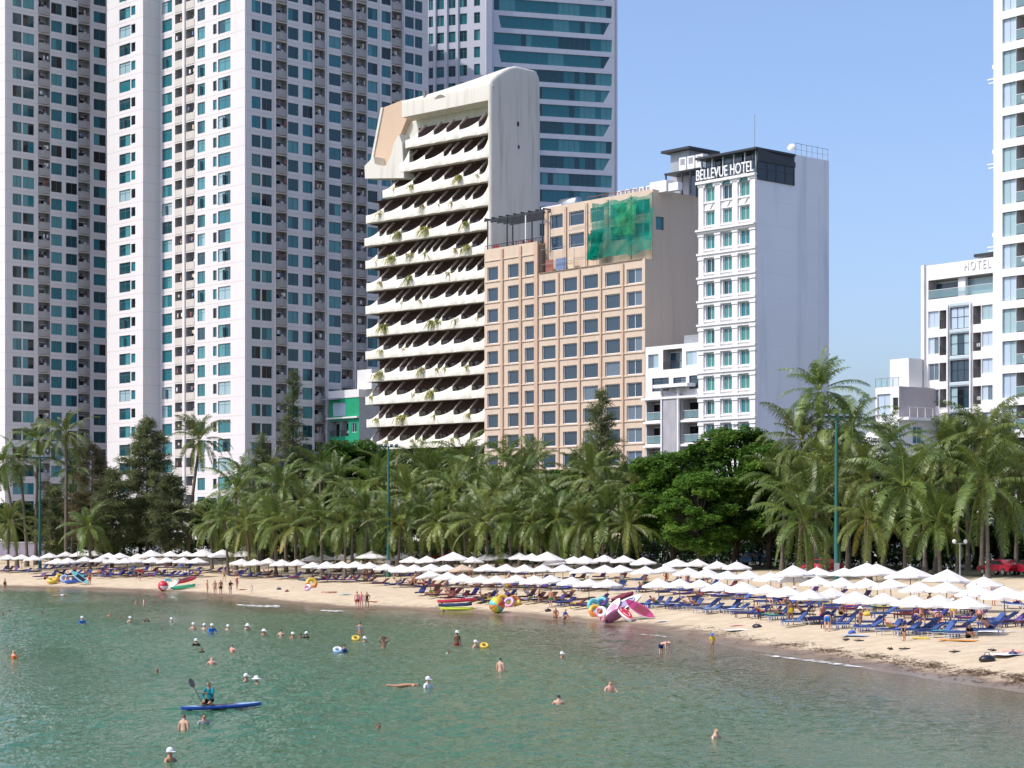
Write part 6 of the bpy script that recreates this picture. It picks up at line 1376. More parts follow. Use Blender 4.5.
# swimmers: photo pixel of the waterline, depth of the feet below it, ...
SWIM = [
 ('swim', 170, 761, -1.27, .9, 'swimmer in a white cap with tanned orange back, the nearest person in the water', 1, 'brown', [('onepiece', 'orange')], ('cap', 'white')),
 ('stand', 184, 730, -1.08, 2.6, 'bare-backed man standing in the sea at the tip of the blue paddleboard', 0, 'brown', T_, None),
 ('swim', 204, 724, -1.24, .3, 'swimmer in a grey top holding on to the middle of the blue paddleboard', 1, 'black', [('shirt', 'grey')], None),
 ('swim', 246, 681, -1.33, 1.2, 'swimmer in a white cap beside another capped swimmer beyond the paddleboard', 1, 'black', T_, ('cap', 'white')),
 ('swim', 256.5, 684, -1.30, -1.2, 'swimmer in a white sun hat facing the capped one beyond the paddleboard', 1, 'brown', BK, ('hat', 'white')),
 ('swim', 157.3, 673, -1.38, 0, 'dark wet head alone far beyond the paddler, tip of a brown face showing', 2, 'brown', T_, None),
 ('swim', 211.7, 664, -1.22, 3.0, 'sunburnt bald swimmer straight beyond the paddler', 3, None, T_, None),
 ('swim', 232.3, 652, -1.15, 2.4, 'swimmer with bare reddish shoulders near the crowd of capped swimmers', 3, 'brown', T_, None),
 ('swim', 196, 645.5, -1.25, .4, 'swimmer in white cap and dark top next to a dark head', 1, 'black', [('rash', 'black')], ('cap', 'white')),
 ('swim', 201.4, 652, -1.34, .9, 'dark-haired swimmer just nearer than a white cap and dark top', 2, 'black', [('rash', 'black')], None),
 ('swim', 193.3, 629, -1.22, .2, 'white-capped swimmer with pale shoulders, far end of a row of three', 0, 'brown', BK, ('cap', 'white')),
 ('swim', 204.5, 629, -1.28, -.3, 'swimmer in a white cap between the pale shoulders and the blue top', 0, 'brown', BK, ('cap', 'white')),
 ('swim', 211.9, 633, -1.02, .5, 'swimmer in a bright blue top and white cap', 1, 'black', [('rash', 'blue')], ('cap', 'white')),
 ('swim', 228, 629.5, -1.33, .1, 'small pale-capped head between the blue top and a straw-hatted swimmer', 0, 'blond', BK, ('cap', 'white')),
 ('swim', 247.5, 630, -1.22, .7, 'swimmer in a pale hat leaning forward below the first foam line', 0, 'brown', T_, ('hat', 'white')),
 ('swim', 264, 635, -1.26, 2.8, 'swimmer in a pale bucket hat next to the one leaning forward', 1, 'black', T_, ('hat', 'white')),
 ('swim', 281, 636, -1.16, 2.9, 'dark-haired swimmer with pale bare shoulders turned to the beach', 0, 'black', T_, None),
 ('swim', 292.7, 638, -1.29, .4, 'swimmer in a big white cap beside the dark head of a trio', 1, 'black', T_, ('cap', 'white')),
 ('swim', 300.5, 637.5, -1.34, 2, 'dark head between two big white caps', 2, 'black', [('rash', 'black')], None),
 ('swim', 306.5, 637.8, -1.27, -.6, 'swimmer in a white cap and black top, near end of a trio', 1, 'black', [('rash', 'black')], ('cap', 'white')),
 ('swim', 171.4, 621.5, -1.38, .2, 'lone white-capped head well inshore of the row of three', 0, 'brown', T_, ('cap', 'white')),
 ('swim', 161.6, 630, -1.42, .2, 'small black head low in the water inshore of the bald swimmer', 2, 'black', T_, None),
 ('swim', 147, 621, -1.32, .2, 'black-haired swimmer near a pale-capped one with bare shoulders', 2, 'black', [('rash', 'black')], None),
 ('swim', 130, 622, -1.24, .5, 'pale-capped swimmer with bare shoulders next to a black-haired one', 0, 'brown', T_, ('cap', 'white')),
 ('swim', 2.5, 614.5, -1.36, .5, 'black head at the edge of the picture far out on the flat water', 2, 'black', T_, None),
 ('swim', 9.8, 612.5, -1.36, 1.5, 'black head second from the edge of the picture', 2, 'black', T_, None),
 ('swim', 41.4, 613.8, -1.38, 1, 'black head alone between the picture edge and the bright blue swimmer', 2, 'black', T_, None),
 ('swim', 82, 623, -1.16, .5, 'swimmer in pale blue top with white cap, alone in the dark green water', 0, 'brown', [('rash', 'blue')], ('cap', 'white')),
 ('swim', 109.6, 616, -1.30, .4, 'dark-haired swimmer with reddish face inshore of the pale-capped one', 1, 'black', T_, None),
 ('swim', 120.5, 617, -1.40, .4, 'small dark head between a reddish face and a pale cap', 2, 'black', T_, None),
 ('swim', 111.5, 605.5, -1.42, .4, 'tiny dark head close to the two bathers near the wet sand', 2, 'black', T_, None),
 ('swim', 13.7, 658, -1.18, 2.4, 'swimmer in orange with blond hair, alone near the picture edge', 3, 'blond', [('shirt', 'orange')], None),
 ('swim', 136, 604, -1.28, 1, 'bather sitting low in the shallows beside a pinkish one', 1, 'blond', T_, None),
 ('stand', 144, 605, -1.0, 1.8, 'pinkish bather standing deep in the shallows beside a low one', 3, 'brown', T_, None),
 ('swim', 344.5, 652, -1.14, 1.9, 'swimmer in a dark shirt raising a white float on open water', 1, 'black', [('rash', 'navy')], None),
 ('stand', 360, 634, -.80, 2.7, 'wader in a lilac grey shirt standing by the yellow ring', 1, 'black', [('shirt', 'grey')], None),
 ('swim', 364.7, 642, -1.33, .6, 'white-capped head beside the yellow ring and the grey-shirted wader', 1, 'black', T_, ('cap', 'white')),
 ('armsup', 383.8, 648, -1.05, .3, 'swimmer holding the brim of a wide straw-coloured hat with both hands', 1, 'brown', BK, ('hat', 'brown')),
 ('swim', 428, 689, -1.12, .7, 'swimmer in a white shirt and white cap with folded arms, middle of the water', 0, 'brown', [('shirt', 'white')], ('cap', 'white')),
 ('stand', 457, 645, -.82, .5, 'man in dark red trunks and white cap wading waist deep', 2, 'black', [('trunks', 'red')], ('cap', 'white')),
 ('swim', 475.5, 648, -1.20, .8, 'white-capped swimmer with pale shoulders behind a small yellow ring', 0, 'brown', T_, ('cap', 'white')),
 ('swim', 448.5, 653.5, -1.36, .8, 'dark head with a splash of white, just below the white-capped wader', 2, 'black', [('shirt', 'white')], None),
 ('stand', 500.5, 671, -.98, 2.5, 'bare-backed dark-haired man standing chest deep in the middle of the water', 0, 'black', T_, None),
 ('swim', 562, 657.5, -1.36, .6, 'single head in a cream cap before the pink boards', 1, 'black', T_, ('cap', 'white')),
 ('swim', 558.8, 703.5, -1.25, 3.0, 'black-haired swimmer seen from behind, shoulders just showing', 0, 'black', T_, None),
 ('swim', 610, 691, -1.16, .2, 'bare-shouldered man with folded arms facing the camera, below the stooping wader', 3, 'black', T_, None),
 ('bend', 660.8, 653, -.38, .9, 'wader stooping with both hands in the shallow water', 0, None, T_, None),
 ('stand', 712.3, 648.5, -.42, .2, 'small child with a blue hat and yellow shirt in the shallows', 1, 'brown', [('shirt', 'yellow')], ('hat', 'blue')),
 ('swim', 716, 738, -1.27, .8, 'swimmer with a fair head alone in the near open water', 0, 'blond', T_, None),
 ('swim', 378.6, 728.5, -1.40, .8, 'black head alone in the near open water', 2, 'black', [('rash', 'black')], None),
 ('stand', 5, 590, -.25, 2.6, 'bather in black standing in the shallows at the picture edge', 1, 'black', [('onepiece', 'black')], None),
]
for pn, px, py, zo, rz, lab, sk_, hr, wear, hat in SWIM:
    s = .72 if 'child' in lab else 1.0
    zo = zo-.05 if pn == 'swim' else zo
    person(pn, sea_at(px, py), rz, lab, sk_, hr, wear, hat, s, 1.0, zo, 'bathers in the sea')
person('lie', sea_at(405, 686), 1.6, 'swimmer stretched out flat on the water behind the white-shirted one', 1, 'brown', [('brief', 'red')], None, 1, 1, -.90, 'bathers in the sea')
person('lie', sea_at(60, 596), 1.4, 'bather in a white shirt floating flat near the wet sand at the far beach', 1, 'black', [('shirt', 'white')], None, 1, 1, -.86, 'bathers in the sea')
# people on the sand: pixel of the feet
LAND = [
 ('hips', 207.3, 595, 2.0, 'bather in red briefs at the water, far end of a standing group', 1, 'black', [('bra', 'red'), ('brief', 'red')], None),
 ('stand', 215, 595.5, 3.0, 'bather in black standing with back to the sea, second of a group', 1, 'black', BK, None),
 ('stand', 220.8, 595, .4, 'tanned man in dark trunks standing in the middle of a group', 2, 'black', [('trunks', 'black')], None),
 ('walk', 224, 583, .6, 'woman in black bikini walking down to the standing group', 0, 'brown', BK, None),
 ('hips', 230.5, 595.5, -.5, 'person in a black and white top at the near end of a group', 1, 'black', [('shirt', 'black'), ('trunks', 'grey')], None),
 ('stand', 236.8, 590.5, 1.0, 'person in a pink top standing just behind the group at the water', 0, 'blond', [('onepiece', 'pink')], None),
 ('stand', 251.6, 594, .0, 'small child in white on the sand near the standing group', 0, 'brown', [('dress', 'white')], None),
 ('stand', 357, 609.5, 3.0, 'sunburnt man in red shorts with back to the camera, of a couple at the water', 3, 'brown', [('trunks', 'red')], None),
 ('stand', 361.2, 609.5, 2.8, 'sunburnt woman in pink beside the man in red shorts', 3, 'blond', [('onepiece', 'pink')], None),
 ('hips', 366.9, 610, .4, 'woman in a dark swimsuit standing apart from the sunburnt couple', 1, 'black', [('onepiece', 'black')], None),
 ('stand', 139.6, 581, .6, 'woman in red top and black shorts standing on open sand at the far beach', 3, 'brown', [('shirt', 'red'), ('trunks', 'black')], None),
 ('stand', 89.6, 584.8, 2.8, 'tanned man beside the leaning turquoise board', 2, 'black', [('trunks', 'red')], None),
 ('ground', 66.5, 582.5, 1.0, 'person sitting among the boards at the far beach', 1, 'black', [('shirt', 'grey')], None),
 ('ground', 44.8, 579.5, 1.0, 'person sitting on the sand near the yellow float', 2, 'black', [('trunks', 'black')], None),
 ('ground', 555.3, 618, .2, 'person in brown sitting at the edge of the water near a blue-shirted one', 1, 'brown', [('onepiece', 'brown')], None),
 ('ground', 564, 620, .9, 'person in a blue shirt crouching at the edge of the water', 1, 'black', [('shirt', 'blue')], None),
 ('bend', 600.5, 624.5, 1.4, 'pale child bending down at the water before the pink boards', 0, 'blond', [('dress', 'pink')], None),
 ('bend', 827, 632.5, 2.9, 'man in bright blue trunks bending over on the open sand', 0, None, [('trunks', 'blue')], None),
 ('stand', 904.3, 641.8, -1.3, 'boy in a blue shirt and black shorts standing alone on the sand', 1, 'brown', [('shirt', 'navy'), ('trunks', 'black')], None),
 ('bend', 913, 629, 1.8, 'person in a purple dress bending down beside the boy in blue', 1, 'black', [('dress', 'purple')], None),
 ('walk', 921.5, 627, .6, 'woman in a red bikini standing behind the bending purple dress', 1, 'black', [('bra', 'red'), ('brief', 'red')], None),
 ('sit', 938.7, 630, .1, 'woman in an orange red swimsuit sitting on a lounger edge facing the sea', 3, 'brown', [('onepiece', 'orange')], None),
 ('stand', 971, 622, .9, 'person in a lilac shirt and black shorts standing under the last seaward umbrella', 0, 'black', [('shirt', 'purple'), ('trunks', 'black')], None),
 ('stand', 979.5, 629, 2.4, 'tanned bather with bare back standing at the last seaward umbrella', 3, 'brown', [('trunks', 'brown')], None),
 ('ground', 968, 639, .5, 'person in black sitting on an orange towel', 2, 'black', [('shirt', 'black'), ('trunks', 'black')], None),
 ('stand', 993.5, 606, 2.2, 'person in a blue dress standing under the second row umbrellas', 1, 'black', [('dress', 'blue')], None),
 ('sit', 1015, 609, 1.9, 'bare-chested man sitting on a lounger behind the open sand', 3, 'brown', [('trunks', 'navy')], None),
 ('lie', 1019, 654, .9, 'sunbather lying on a white towel at the picture edge', 3, 'brown', [('brief', 'red')], None),
 ('lie', 330, 593.5, 1.3, 'sunbather lying on the open sand near the yellow ring', 1, 'brown', [('brief', 'black')], None),
 ('stand', 687.5, 590.5, .4, 'person in lilac standing between the seaward and second rows', 1, 'black', [('dress', 'purple')], None),
 ('stand', 621.5, 590, .3, 'person in a pale shirt standing behind the pink boards', 1, 'black', [('shirt', 'white'), ('trunks', 'blue')], None),
 ('sit', 704, 583, .4, 'person in a red shirt between the umbrellas of the second row', 1, 'black', [('shirt', 'red')], None),
 ('sit', 768, 606, .5, 'blond bather sitting on a blue lounger near the sandals', 0, 'blond', BK, None),
 ('ground', 779, 606, .6, 'bather in navy sitting behind the blond one', 1, 'brown', [('rash', 'navy')], None),
 ('sit', 822, 622, .3, 'sunburnt person sitting on a lounger behind the bending man', 3, 'brown', [('trunks', 'red')], None),
 ('ground', 841, 615, .5, 'tanned person sitting back to back with the sunburnt one', 2, 'black', [('trunks', 'black')], None),
]
ZO = {'sit': -.455, 'ground': -.79, 'lie': -.80, 'bend': 0, 'recline': -.42}
for i, (pn, px, py, rz, lab, sk_, hr, wear, hat) in enumerate(LAND):
    b = ground_at(px, py); s = .62 if 'child' in lab else .86 if 'boy' in lab else 1.0
    z = ZO.get(pn, 0)+(.0 if pn != 'sit' else .02)
    if pn == 'sit':
        lounger('blue' if px > 700 else 'maroon', 8, Vector((b.x, b.y, b.z-.01)), rz+.35, 'lounger that carries the %s' % ' '.join(lab.split()[:9]), True)
        z = -.39
    person(pn, b, rz, lab, sk_, hr, wear, hat, s, 1.0, z, 'people on the beach')
# sunbathers on the loungers
cand = [t for t in SEATS if t[0] in ('seaward row', 'second row', 'far seaward row') and t[6] == 48 and 30 < t[3] < 1010]; rng = random.Random(9); rng.shuffle(cand); seen = set()
WR = [([('bra', 'black'), ('brief', 'black')], 'black bikini'), ([('trunks', 'navy')], 'navy trunks'), ([('trunks', 'red')], 'red trunks'), ([('onepiece', 'red')], 'red swimsuit'), ([('bra', 'pink'), ('brief', 'pink')], 'pink bikini'), ([('shirt', 'white'), ('trunks', 'blue')], 'white shirt'), ([('trunks', 'green')], 'green trunks'), ([('onepiece', 'yellow')], 'yellow swimsuit')]
for row, od, k, px, p, rz, a in cand[:46]:
    wr, wn = rng.choice(WR)
    person('recline', Vector((p.x, p.y, p.z)), rz+R(90), '%s in %s on the %s lounger, %s umbrella, %s' % ('sunbather', wn, ('near', 'far', 'inland' if row == 'seaward row' else 'seaward')[k], od, row), rng.choice([0, 1, 1, 2, 3]), rng.choice(['black', 'brown', 'brown', 'blond', 'black']), wr, None, 1, 1, -.41, 'sunbathers on the loungers')

# bathers walking and standing among the umbrellas
rng = random.Random(21); pick = [(row, t) for row in ('seaward row', 'second row', 'far seaward row', 'back row') for t in UPOS[row] if 40 < t[0] < 1000]; rng.shuffle(pick)
for row, (px, b, od) in pick[:22]:
    wr, wn = rng.choice(WR); sw = seaward(b.x, b.y); al = Vector((-sw.y, sw.x, 0)); p = b+sw*rng.uniform(1.2, 2.6)+al*rng.uniform(-.3, .3); p.z = gz(p.x, p.y)
    person(rng.choice(['stand', 'hips', 'walk']), p, rng.uniform(0, 6.28), 'person in %s standing seaward of the %s umbrella, %s' % (wn, od, row if 'back' not in row else 'inland back row'), rng.choice([0, 1, 1, 2, 3]), rng.choice(['black', 'brown', 'blond']), wr, rng.choice([None, None, ('hat', 'white'), ('cap', 'navy')]), rng.uniform(.92, 1.04), 1.0, 0, 'people among the umbrellas')
# ================================================================ BOARDS, FLOATS AND BEACH CLUTTER
def plastic(n, c, r=.35): return mat('plastic_'+n, c, r, .45)
P_ = {n: plastic(n, c) for n, c in (('blue', (.03, .10, .42)), ('pale_blue', (.30, .45, .68)), ('turquoise', (.12, .45, .50)), ('white', (.75, .74, .76)), ('magenta', (.38, .03, .14)), ('red', (.55, .03, .05)), ('teal', (.03, .28, .30)), ('green', (.04, .38, .20)), ('yellow', (.62, .42, .05)), ('orange', (.60, .20, .04)), ('navy', (.02, .035, .10)), ('pink', (.52, .20, .32)), ('lilac', (.42, .34, .52)), ('lime', (.45, .55, .04)), ('charcoal', (.018, .018, .022)), ('maroon', (.20, .03, .05)))}
def hull(L_, w_, t, n=20, m0=0, m1=1, rocker=.06, nose=.6):
    """board lying along x: deck (material m0), rail and bottom (m1)"""
    m = MB(); rings = []
    for i in range(n+1):
        f = i/n; x = (f-.5)*L_; hw = w_/2*max(.06, (math.sin(math.pi*min(1, max(0, f)))**nose)); z = rocker*(2*f-1)**4*L_
        rings.append([(x, -hw*.92, z+t), (x, hw*.92, z+t), (x, hw, z+t*.5), (x, hw*.75, z), (x, -hw*.75, z), (x, -hw, z+t*.5)])
    vs = [p for r in rings for p in r]
    for i in range(n):
        for j in range(6):
            a, b, c, d = i*6+j, i*6+(j+1) % 6, (i+1)*6+(j+1) % 6, (i+1)*6+j
            m.add([vs[a], vs[b], vs[c], vs[d]], [(0, 1, 2, 3)][:1], m0 if j == 0 else m1)
    m.add(rings[0], [tuple(range(6))], m1); m.add(rings[-1], [tuple(reversed(range(6)))], m1); return m
def kayak_mesh(L_=3.2, w_=.75):
    """sit-in kayak: hull, sunken cockpit"""
    h = hull(L_, w_, .34, 22, 0, 0, .05, .75); return h
def orient(o, A, B, roll=0):
    """put a board whose length is along x from A to B"""
    x = (B-A).normalized(); up = Vector((0, 0, 1)); y = up.cross(x); y = y.normalized() if y.length > .05 else Vector((0, 1, 0)); z = x.cross(y)
    M = Matrix((x, y, z)).transposed().to_4x4() @ Matrix.Rotation(roll, 4, 'X'); M.translation = (A+B)/2; o.matrix_world = M; o.location = (A+B)/2; o.rotation_euler = M.to_euler()
def board(name, label, cat, L_, deck, rim, A, B, roll=0, w_=.8, t=.13, group=None, well=None, pad=None):
    o = thing(name, label, cat, (0, 0, 0), 0, group); k = (B-A).length; b = hull(k, w_, t, rocker=(.008 if k > 3.5 else .02)).build('hull', [P_[deck], P_[rim]], o)
    if well: 
        m = MB(); n = 16; pts = [(k*.30*math.cos(2*math.pi*i/n), w_*.27*math.sin(2*math.pi*i/n)) for i in range(n)]
        m.add([(x, y, t+.004) for x, y in pts], [tuple(range(n))], 0); m.build('deck_pad', P_[well], o)
        m = MB(); m.tube([(x, y, t+.02) for x, y in pts+pts[:1]], .025, 5); m.build('cockpit_rim', P_[rim], o)
    else:
        m = MB(); m.box(-k*.28, k*.18, -w_*.3, w_*.3, t+.003, t+.012); m.build('deck_pad', P_[pad or ('charcoal' if deck != 'charcoal' else 'white')], o)
    m = MB(); m.prism([(0, 0), (.22, 0), (.10, -.2)], -.012, .012); f = m.build('fin', P_['charcoal'], o, (-k*.42, 0, .01)); orient(o, A, B, roll); return o
# the paddler
A = sea_at(181, 712.0)+Vector((0, 0, .05)); Bp = sea_at(261, 707.0)+Vector((0, 0, .05))
board('paddleboard', 'long blue paddleboard with a pale deck, ridden by a kneeling paddler', 'paddleboard', 3.8, 'pale_blue', 'blue', A, Bp, 0, .80, .15)
ax = (Bp-A).normalized(); q = A+(Bp-A)*.36+Vector((0, 0, .16)); rz = math.atan2(ax.y, ax.x)-R(90)
person('paddle', Vector((q.x, q.y, q.z)), rz+.5, 'paddler in a teal top kneeling on the long blue board with a raised paddle', 1, 'brown', [('rash', 'teal'), ('trunks', 'black')], None, 1.0, 1.0, -.70)
pd = thing('paddle', 'dark bladed paddle held up by the person kneeling on the blue board', 'paddle', (0, 0, 0))
a0 = at(192.5, 684.5, q.y-.25); a1 = at(207.5, 713, q.y-.65)
m = MB(); m.tube([a0, a1], .017, 6); m.build('shaft', P_['charcoal'], pd); dv = (a0-a1).normalized(); m = MB(); sv = Vector((dv.z, 0, -dv.x)); vs = []
for i in range(7): f = i/6; wv = .115*math.sin(math.pi*(.12+.80*f))**.7; c = a0+dv*(.40*f-.12); vs += [c-sv*wv+Vector((0, -.012, 0)), c+sv*wv+Vector((0, -.012, 0)), c+sv*wv+Vector((0, .012, 0)), c-sv*wv+Vector((0, .012, 0))]
m.add(vs, [(i*4+j, i*4+(j+1) % 4, i*4+4+(j+1) % 4, i*4+4+j) for i in range(6) for j in range(4)]+[(0, 1, 2, 3), (27, 26, 25, 24)]); m.build('blade', P_['charcoal'], pd)
# pink and white boards propped together at the water
g0 = ground_at(628, 622); Yk = g0.y
def gp(px, py, dy=0): return at(px, py, Yk+dy)
board('kayak', 'white rimmed red kayak propped upright, its open side to the sea', 'kayak', 3, 'red', 'white', gp(630.5, 622.5, -.6), gp(617, 607, .9), R(0), .95, .30, 'boards propped at the water', 'red')
board('paddleboard', 'magenta board with white edge leaning outermost in the propped group', 'paddleboard', 3, 'magenta', 'white', gp(654, 618.5, 0), gp(626, 601.5, 1.0), R(-50), .95, .16, 'boards propped at the water', None, 'maroon')
board('paddleboard', 'magenta board lying low at the foot of the propped group', 'paddleboard', 3, 'magenta', 'pink', gp(603, 622, -.2), gp(630, 609, .9), R(-55), 1.25, .16, 'boards propped at the water', None, 'pink')
board('kayak', 'white kayak with dark underside crossing over the propped group', 'kayak', 3, 'white', 'charcoal', gp(609, 614, .5), gp(641, 597, 1.4), R(50), .85, .30, 'boards propped at the water', 'lilac')
board('paddleboard', 'white and pink board standing steeply behind the red kayak', 'paddleboard', 3, 'white', 'pink', gp(607, 617, .2), gp(620, 599.5, .9), R(30), .75, .15, 'boards propped at the water', None, 'pink')
board('kayak', 'brown kayak lying across the top of the propped boards', 'kayak', 3, 'maroon', 'maroon', gp(612, 602, 1.9), gp(634, 594.5, 1.9), R(20), .7, .25, 'boards propped at the water', 'maroon')
# the low stack by the middle
g1 = ground_at(456, 610.5); 
for i, (dk, z, l0, l1, lb) in enumerate((('green', .02, 440, 473, 'bottom green board of the low stack at the water'), ('teal', .30, 438.5, 472, 'middle blue board of the low stack at the water'), ('maroon', .62, 437.5, 476, 'top dark red kayak of the low stack at the water'))):
    A_ = Vector(((l0-512)/F*g1.y, g1.y, g1.z+z)); B_ = Vector(((l1-512)/F*(g1.y-1), g1.y-1+i*.5, g1.z+z+.10*i)); board('kayak', lb, 'kayak', 3, dk, {'green': 'lime', 'teal': 'navy', 'maroon': 'red'}[dk], A_, B_, 0, .8, .26, 'stack of boards at the water', {'green': 'white', 'teal': 'navy', 'maroon': 'maroon'}[dk])
# boards at the far beach
def pair(pxa, pya, ha, pxb, pyb, hb):
    a = ground_at(pxa, pya); b = Vector(((pxb-512)/F*a.y, a.y+.4, 0)); return Vector((a.x, a.y, a.z+ha)), Vector((b.x, b.y, gz(b.x, b.y)+hb))
board('paddleboard', 'turquoise paddleboard leaning up among floats at the far beach', 'paddleboard', 3.3, 'turquoise', 'white', *pair(88, 584.8, .05, 70.5, 0, 1.75), R(-50), .82, .13, 'boards at the far beach')
board('kayak', 'dark blue kayak lying under the leaning turquoise board', 'kayak', 3, 'navy', 'blue', *pair(65, 584.5, .05, 86, 0, .1), 0, .9, .35, 'boards at the far beach', 'blue')
board('kayak', 'navy kayak tilted on its side behind the dark blue one', 'kayak', 3, 'navy', 'navy', *pair(72, 582.5, .25, 88, 0, .6), R(40), .8, .3, 'boards at the far beach', 'teal')
board('paddleboard', 'dark board leaning up beside the red float', 'paddleboard', 3, 'charcoal', 'lilac', *pair(169, 590.5, .05, 179.5, 0, 1.25), R(40), .75, .13, 'boards at the far beach')
board('kayak', 'teal green kayak lying at the near end of the red float group', 'kayak', 3, 'teal', 'green', *pair(171, 590.5, .05, 195, 0, .1), 0, .85, .35, 'boards at the far beach', 'charcoal')
board('kayak', 'maroon kayak lying on the teal green one', 'kayak', 3, 'maroon', 'red', *pair(174, 588, .42, 196, 0, .75), R(25), .8, .3, 'boards at the far beach', 'charcoal')
# inflatables
def ring_thing(label, g, R_, r, cols, tilt, rz, name='swim_ring', group='inflatable rings'):
    o = thing(name, label, 'inflatable', g, rz, group); n, k = 24, 10; seg = len(cols)
    for s in range(seg):
        m = MB(Matrix.Translation((0, 0, R_*math.sin(tilt)+r*math.cos(tilt)*1.0)) @ Matrix.Rotation(tilt, 4, 'X')); i0, i1 = n*s//seg, n*(s+1)//seg; vs = []
        for i in range(i0, i1+1):
            a = 2*math.pi*i/n
            for j in range(k): b = 2*math.pi*j/k; vs.append(((R_+r*math.cos(b))*math.cos(a), (R_+r*math.cos(b))*math.sin(a), r*math.sin(b)))
        w_ = i1-i0; m.add(vs, [(i*k+j, (i+1)*k+j, (i+1)*k+(j+1) % k, i*k+(j+1) % k) for i in range(w_) for j in range(k)], 0, True); m.build('ring_panel' if seg > 1 else 'ring', P_[cols[s]], o)
    m = MB(); m.tube([(R_, 0, r), (R_+.03, 0, r+.06)], .02, 5); m.build('valve', P_['white'], o); return o
def ball_thing(label, g, r, cols, name='beach_ball', squash=1.0, rz=0):
    o = thing(name, label, 'inflatable', g, rz); n = len(cols)
    for s in range(n):
        m = MB(); vs = []; k, h = 5, 10
        for i in range(k+1):
            a = 2*math.pi*(s+i/k)/n; bulge = 1-.05*abs(2*i/k-1)**2
            for j in range(h+1): b = math.pi*j/h; vs.append((r*math.cos(b)*squash, r*math.sin(b)*math.cos(a)*bulge, r+r*math.sin(b)*math.sin(a)*bulge))
        m.add(vs, [(i*(h+1)+j, (i+1)*(h+1)+j, (i+1)*(h+1)+j+1, i*(h+1)+j+1) for i in range(k) for j in range(h)], 0, True); m.build('panel', P_[cols[s]], o)
    return o
ball_thing('large rainbow striped inflatable standing at the edge of the water', ground_at(497, 613.5), .72, ['turquoise', 'lime', 'yellow', 'orange', 'red', 'orange', 'turquoise', 'lime', 'yellow', 'orange'], 'rainbow_float', 1.0, R(95))
ring_thing('yellow swim ring leaning on the rainbow striped inflatable', ground_at(503, 606), .45, .16, ['yellow', 'lime'], R(65), .3)
ring_thing('orange swim ring on the sand past the rainbow inflatable', ground_at(515, 606), .42, .17, ['orange', 'yellow'], R(50), .8)
ring_thing('lilac swim ring between the rainbow inflatable and the orange ring', ground_at(509, 607.5), .38, .15, ['lilac', 'pink'], R(60), -.4)
ring_thing('far turquoise ring of the upright pair by the pink boards', ground_at(593.5, 611), .42, .19, ['turquoise'], R(80), .5)
ring_thing('near turquoise ring of the upright pair by the pink boards', ground_at(602, 609), .42, .19, ['turquoise'], R(75), -.5)
ring_thing('orange and yellow ring under the turquoise pair', ground_at(595.5, 616.5), .40, .20, ['yellow', 'orange'], R(65), .2)
ring_thing('pale pink ring between the turquoise pair and the bending child', ground_at(601, 617), .36, .14, ['white', 'pink', 'white'], R(60), -.2)
ring_thing('yellow ring standing on the open sand above the sunbather', ground_at(311.5, 588), .46, .22, ['yellow', 'orange'], R(70), .3)
ring_thing('small white and pink ring at the foot of the standing yellow one', ground_at(307.5, 590.5), .30, .12, ['white', 'pink', 'lilac'], R(50), -.3)
ring_thing('yellow duck float beside the boards at the far beach', ground_at(52, 584), .45, .26, ['yellow'], R(20), .2)
ring_thing('second yellow float, higher one by the boards at the far beach', ground_at(60, 582), .40, .24, ['yellow', 'orange'], R(55), .6)
ring_thing('pale blue ring between yellow floats and boards at the far beach', ground_at(64.5, 582.5), .42, .18, ['pale_blue'], R(60), .2)
ball_thing('red round float at the water beside dark boards', ground_at(163, 591.5), .62, ['red', 'red', 'red', 'white', 'red', 'red'], 'red_float', .95, R(60))
ring_thing('pale green ring on top of the red float group', ground_at(168, 586), .40, .16, ['turquoise', 'white'], R(60), .5)
for px, py, lab, c in ((484.4, 648, 'small yellow ring floating beside a white-capped swimmer', ['yellow']), (356, 640.5, 'yellow ring floating in front of the grey-shirted wader', ['yellow']), (337.7, 652.5, 'small white float beside the dark-shirted swimmer', ['white', 'pale_blue'])):
    ring_thing(lab, sea_at(px, py)+Vector((0, 0, -.05)), .20, .10, c, R(35), .2, 'swim_ring', 'floating rings')
# things lying on the open sand
def pile(px, py, label, cols, seed, s=1.0, name='beach_bag'):
    b = ground_at(px, py); rng = random.Random(seed); o = thing(name, label, 'bag', b, rng.uniform(0, 3)); m = MB(); n = 12; prof = [(.30, 0), (.36, .08), (.33, .22), (.20, .33), (.02, .36)]
    vs = [(r*s*math.cos(2*math.pi*j/n)*(1+.15*rng.random())*1.3, r*s*math.sin(2*math.pi*j/n)*(1+.15*rng.random()), z*s) for r, z in prof for j in range(n)]
    m.add(vs, [(i*n+j, i*n+(j+1) % n, (i+1)*n+(j+1) % n, (i+1)*n+j) for i in range(len(prof)-1) for j in range(n)], 0, True); m.build('sack', P_[cols[0]], o); m = MB(); m.tube([(-.22*s, 0, .25*s), (-.1*s, .02, .50*s), (.1*s, -.02, .50*s), (.22*s, 0, .25*s)], .022, 5); m.build('strap', P_[cols[1]], o); return o
pile(987, 662.5, 'black bag lying alone on the near open sand', ['charcoal', 'navy'], 1, .95)
pile(279, 590, 'dark bag on the open sand at the small child in white', ['navy', 'charcoal'], 2, .6)
pile(287, 592, 'second dark bag on the open sand, nearer the yellow ring', ['maroon', 'charcoal'], 3, .55)
pile(852, 634, 'blue bag on the sand past the bending man', ['blue', 'teal'], 4, .6)
pile(1013, 656, 'navy bag beside the sunbather on the white towel', ['navy', 'charcoal'], 5, .6)
pile(757, 628, 'dark bag at the end of the pale towel on the open sand', ['charcoal', 'pink'], 6, .75)
pile(548, 612, 'dark bag on the sand near the crouching blue shirt', ['charcoal', 'navy'], 7, .7)
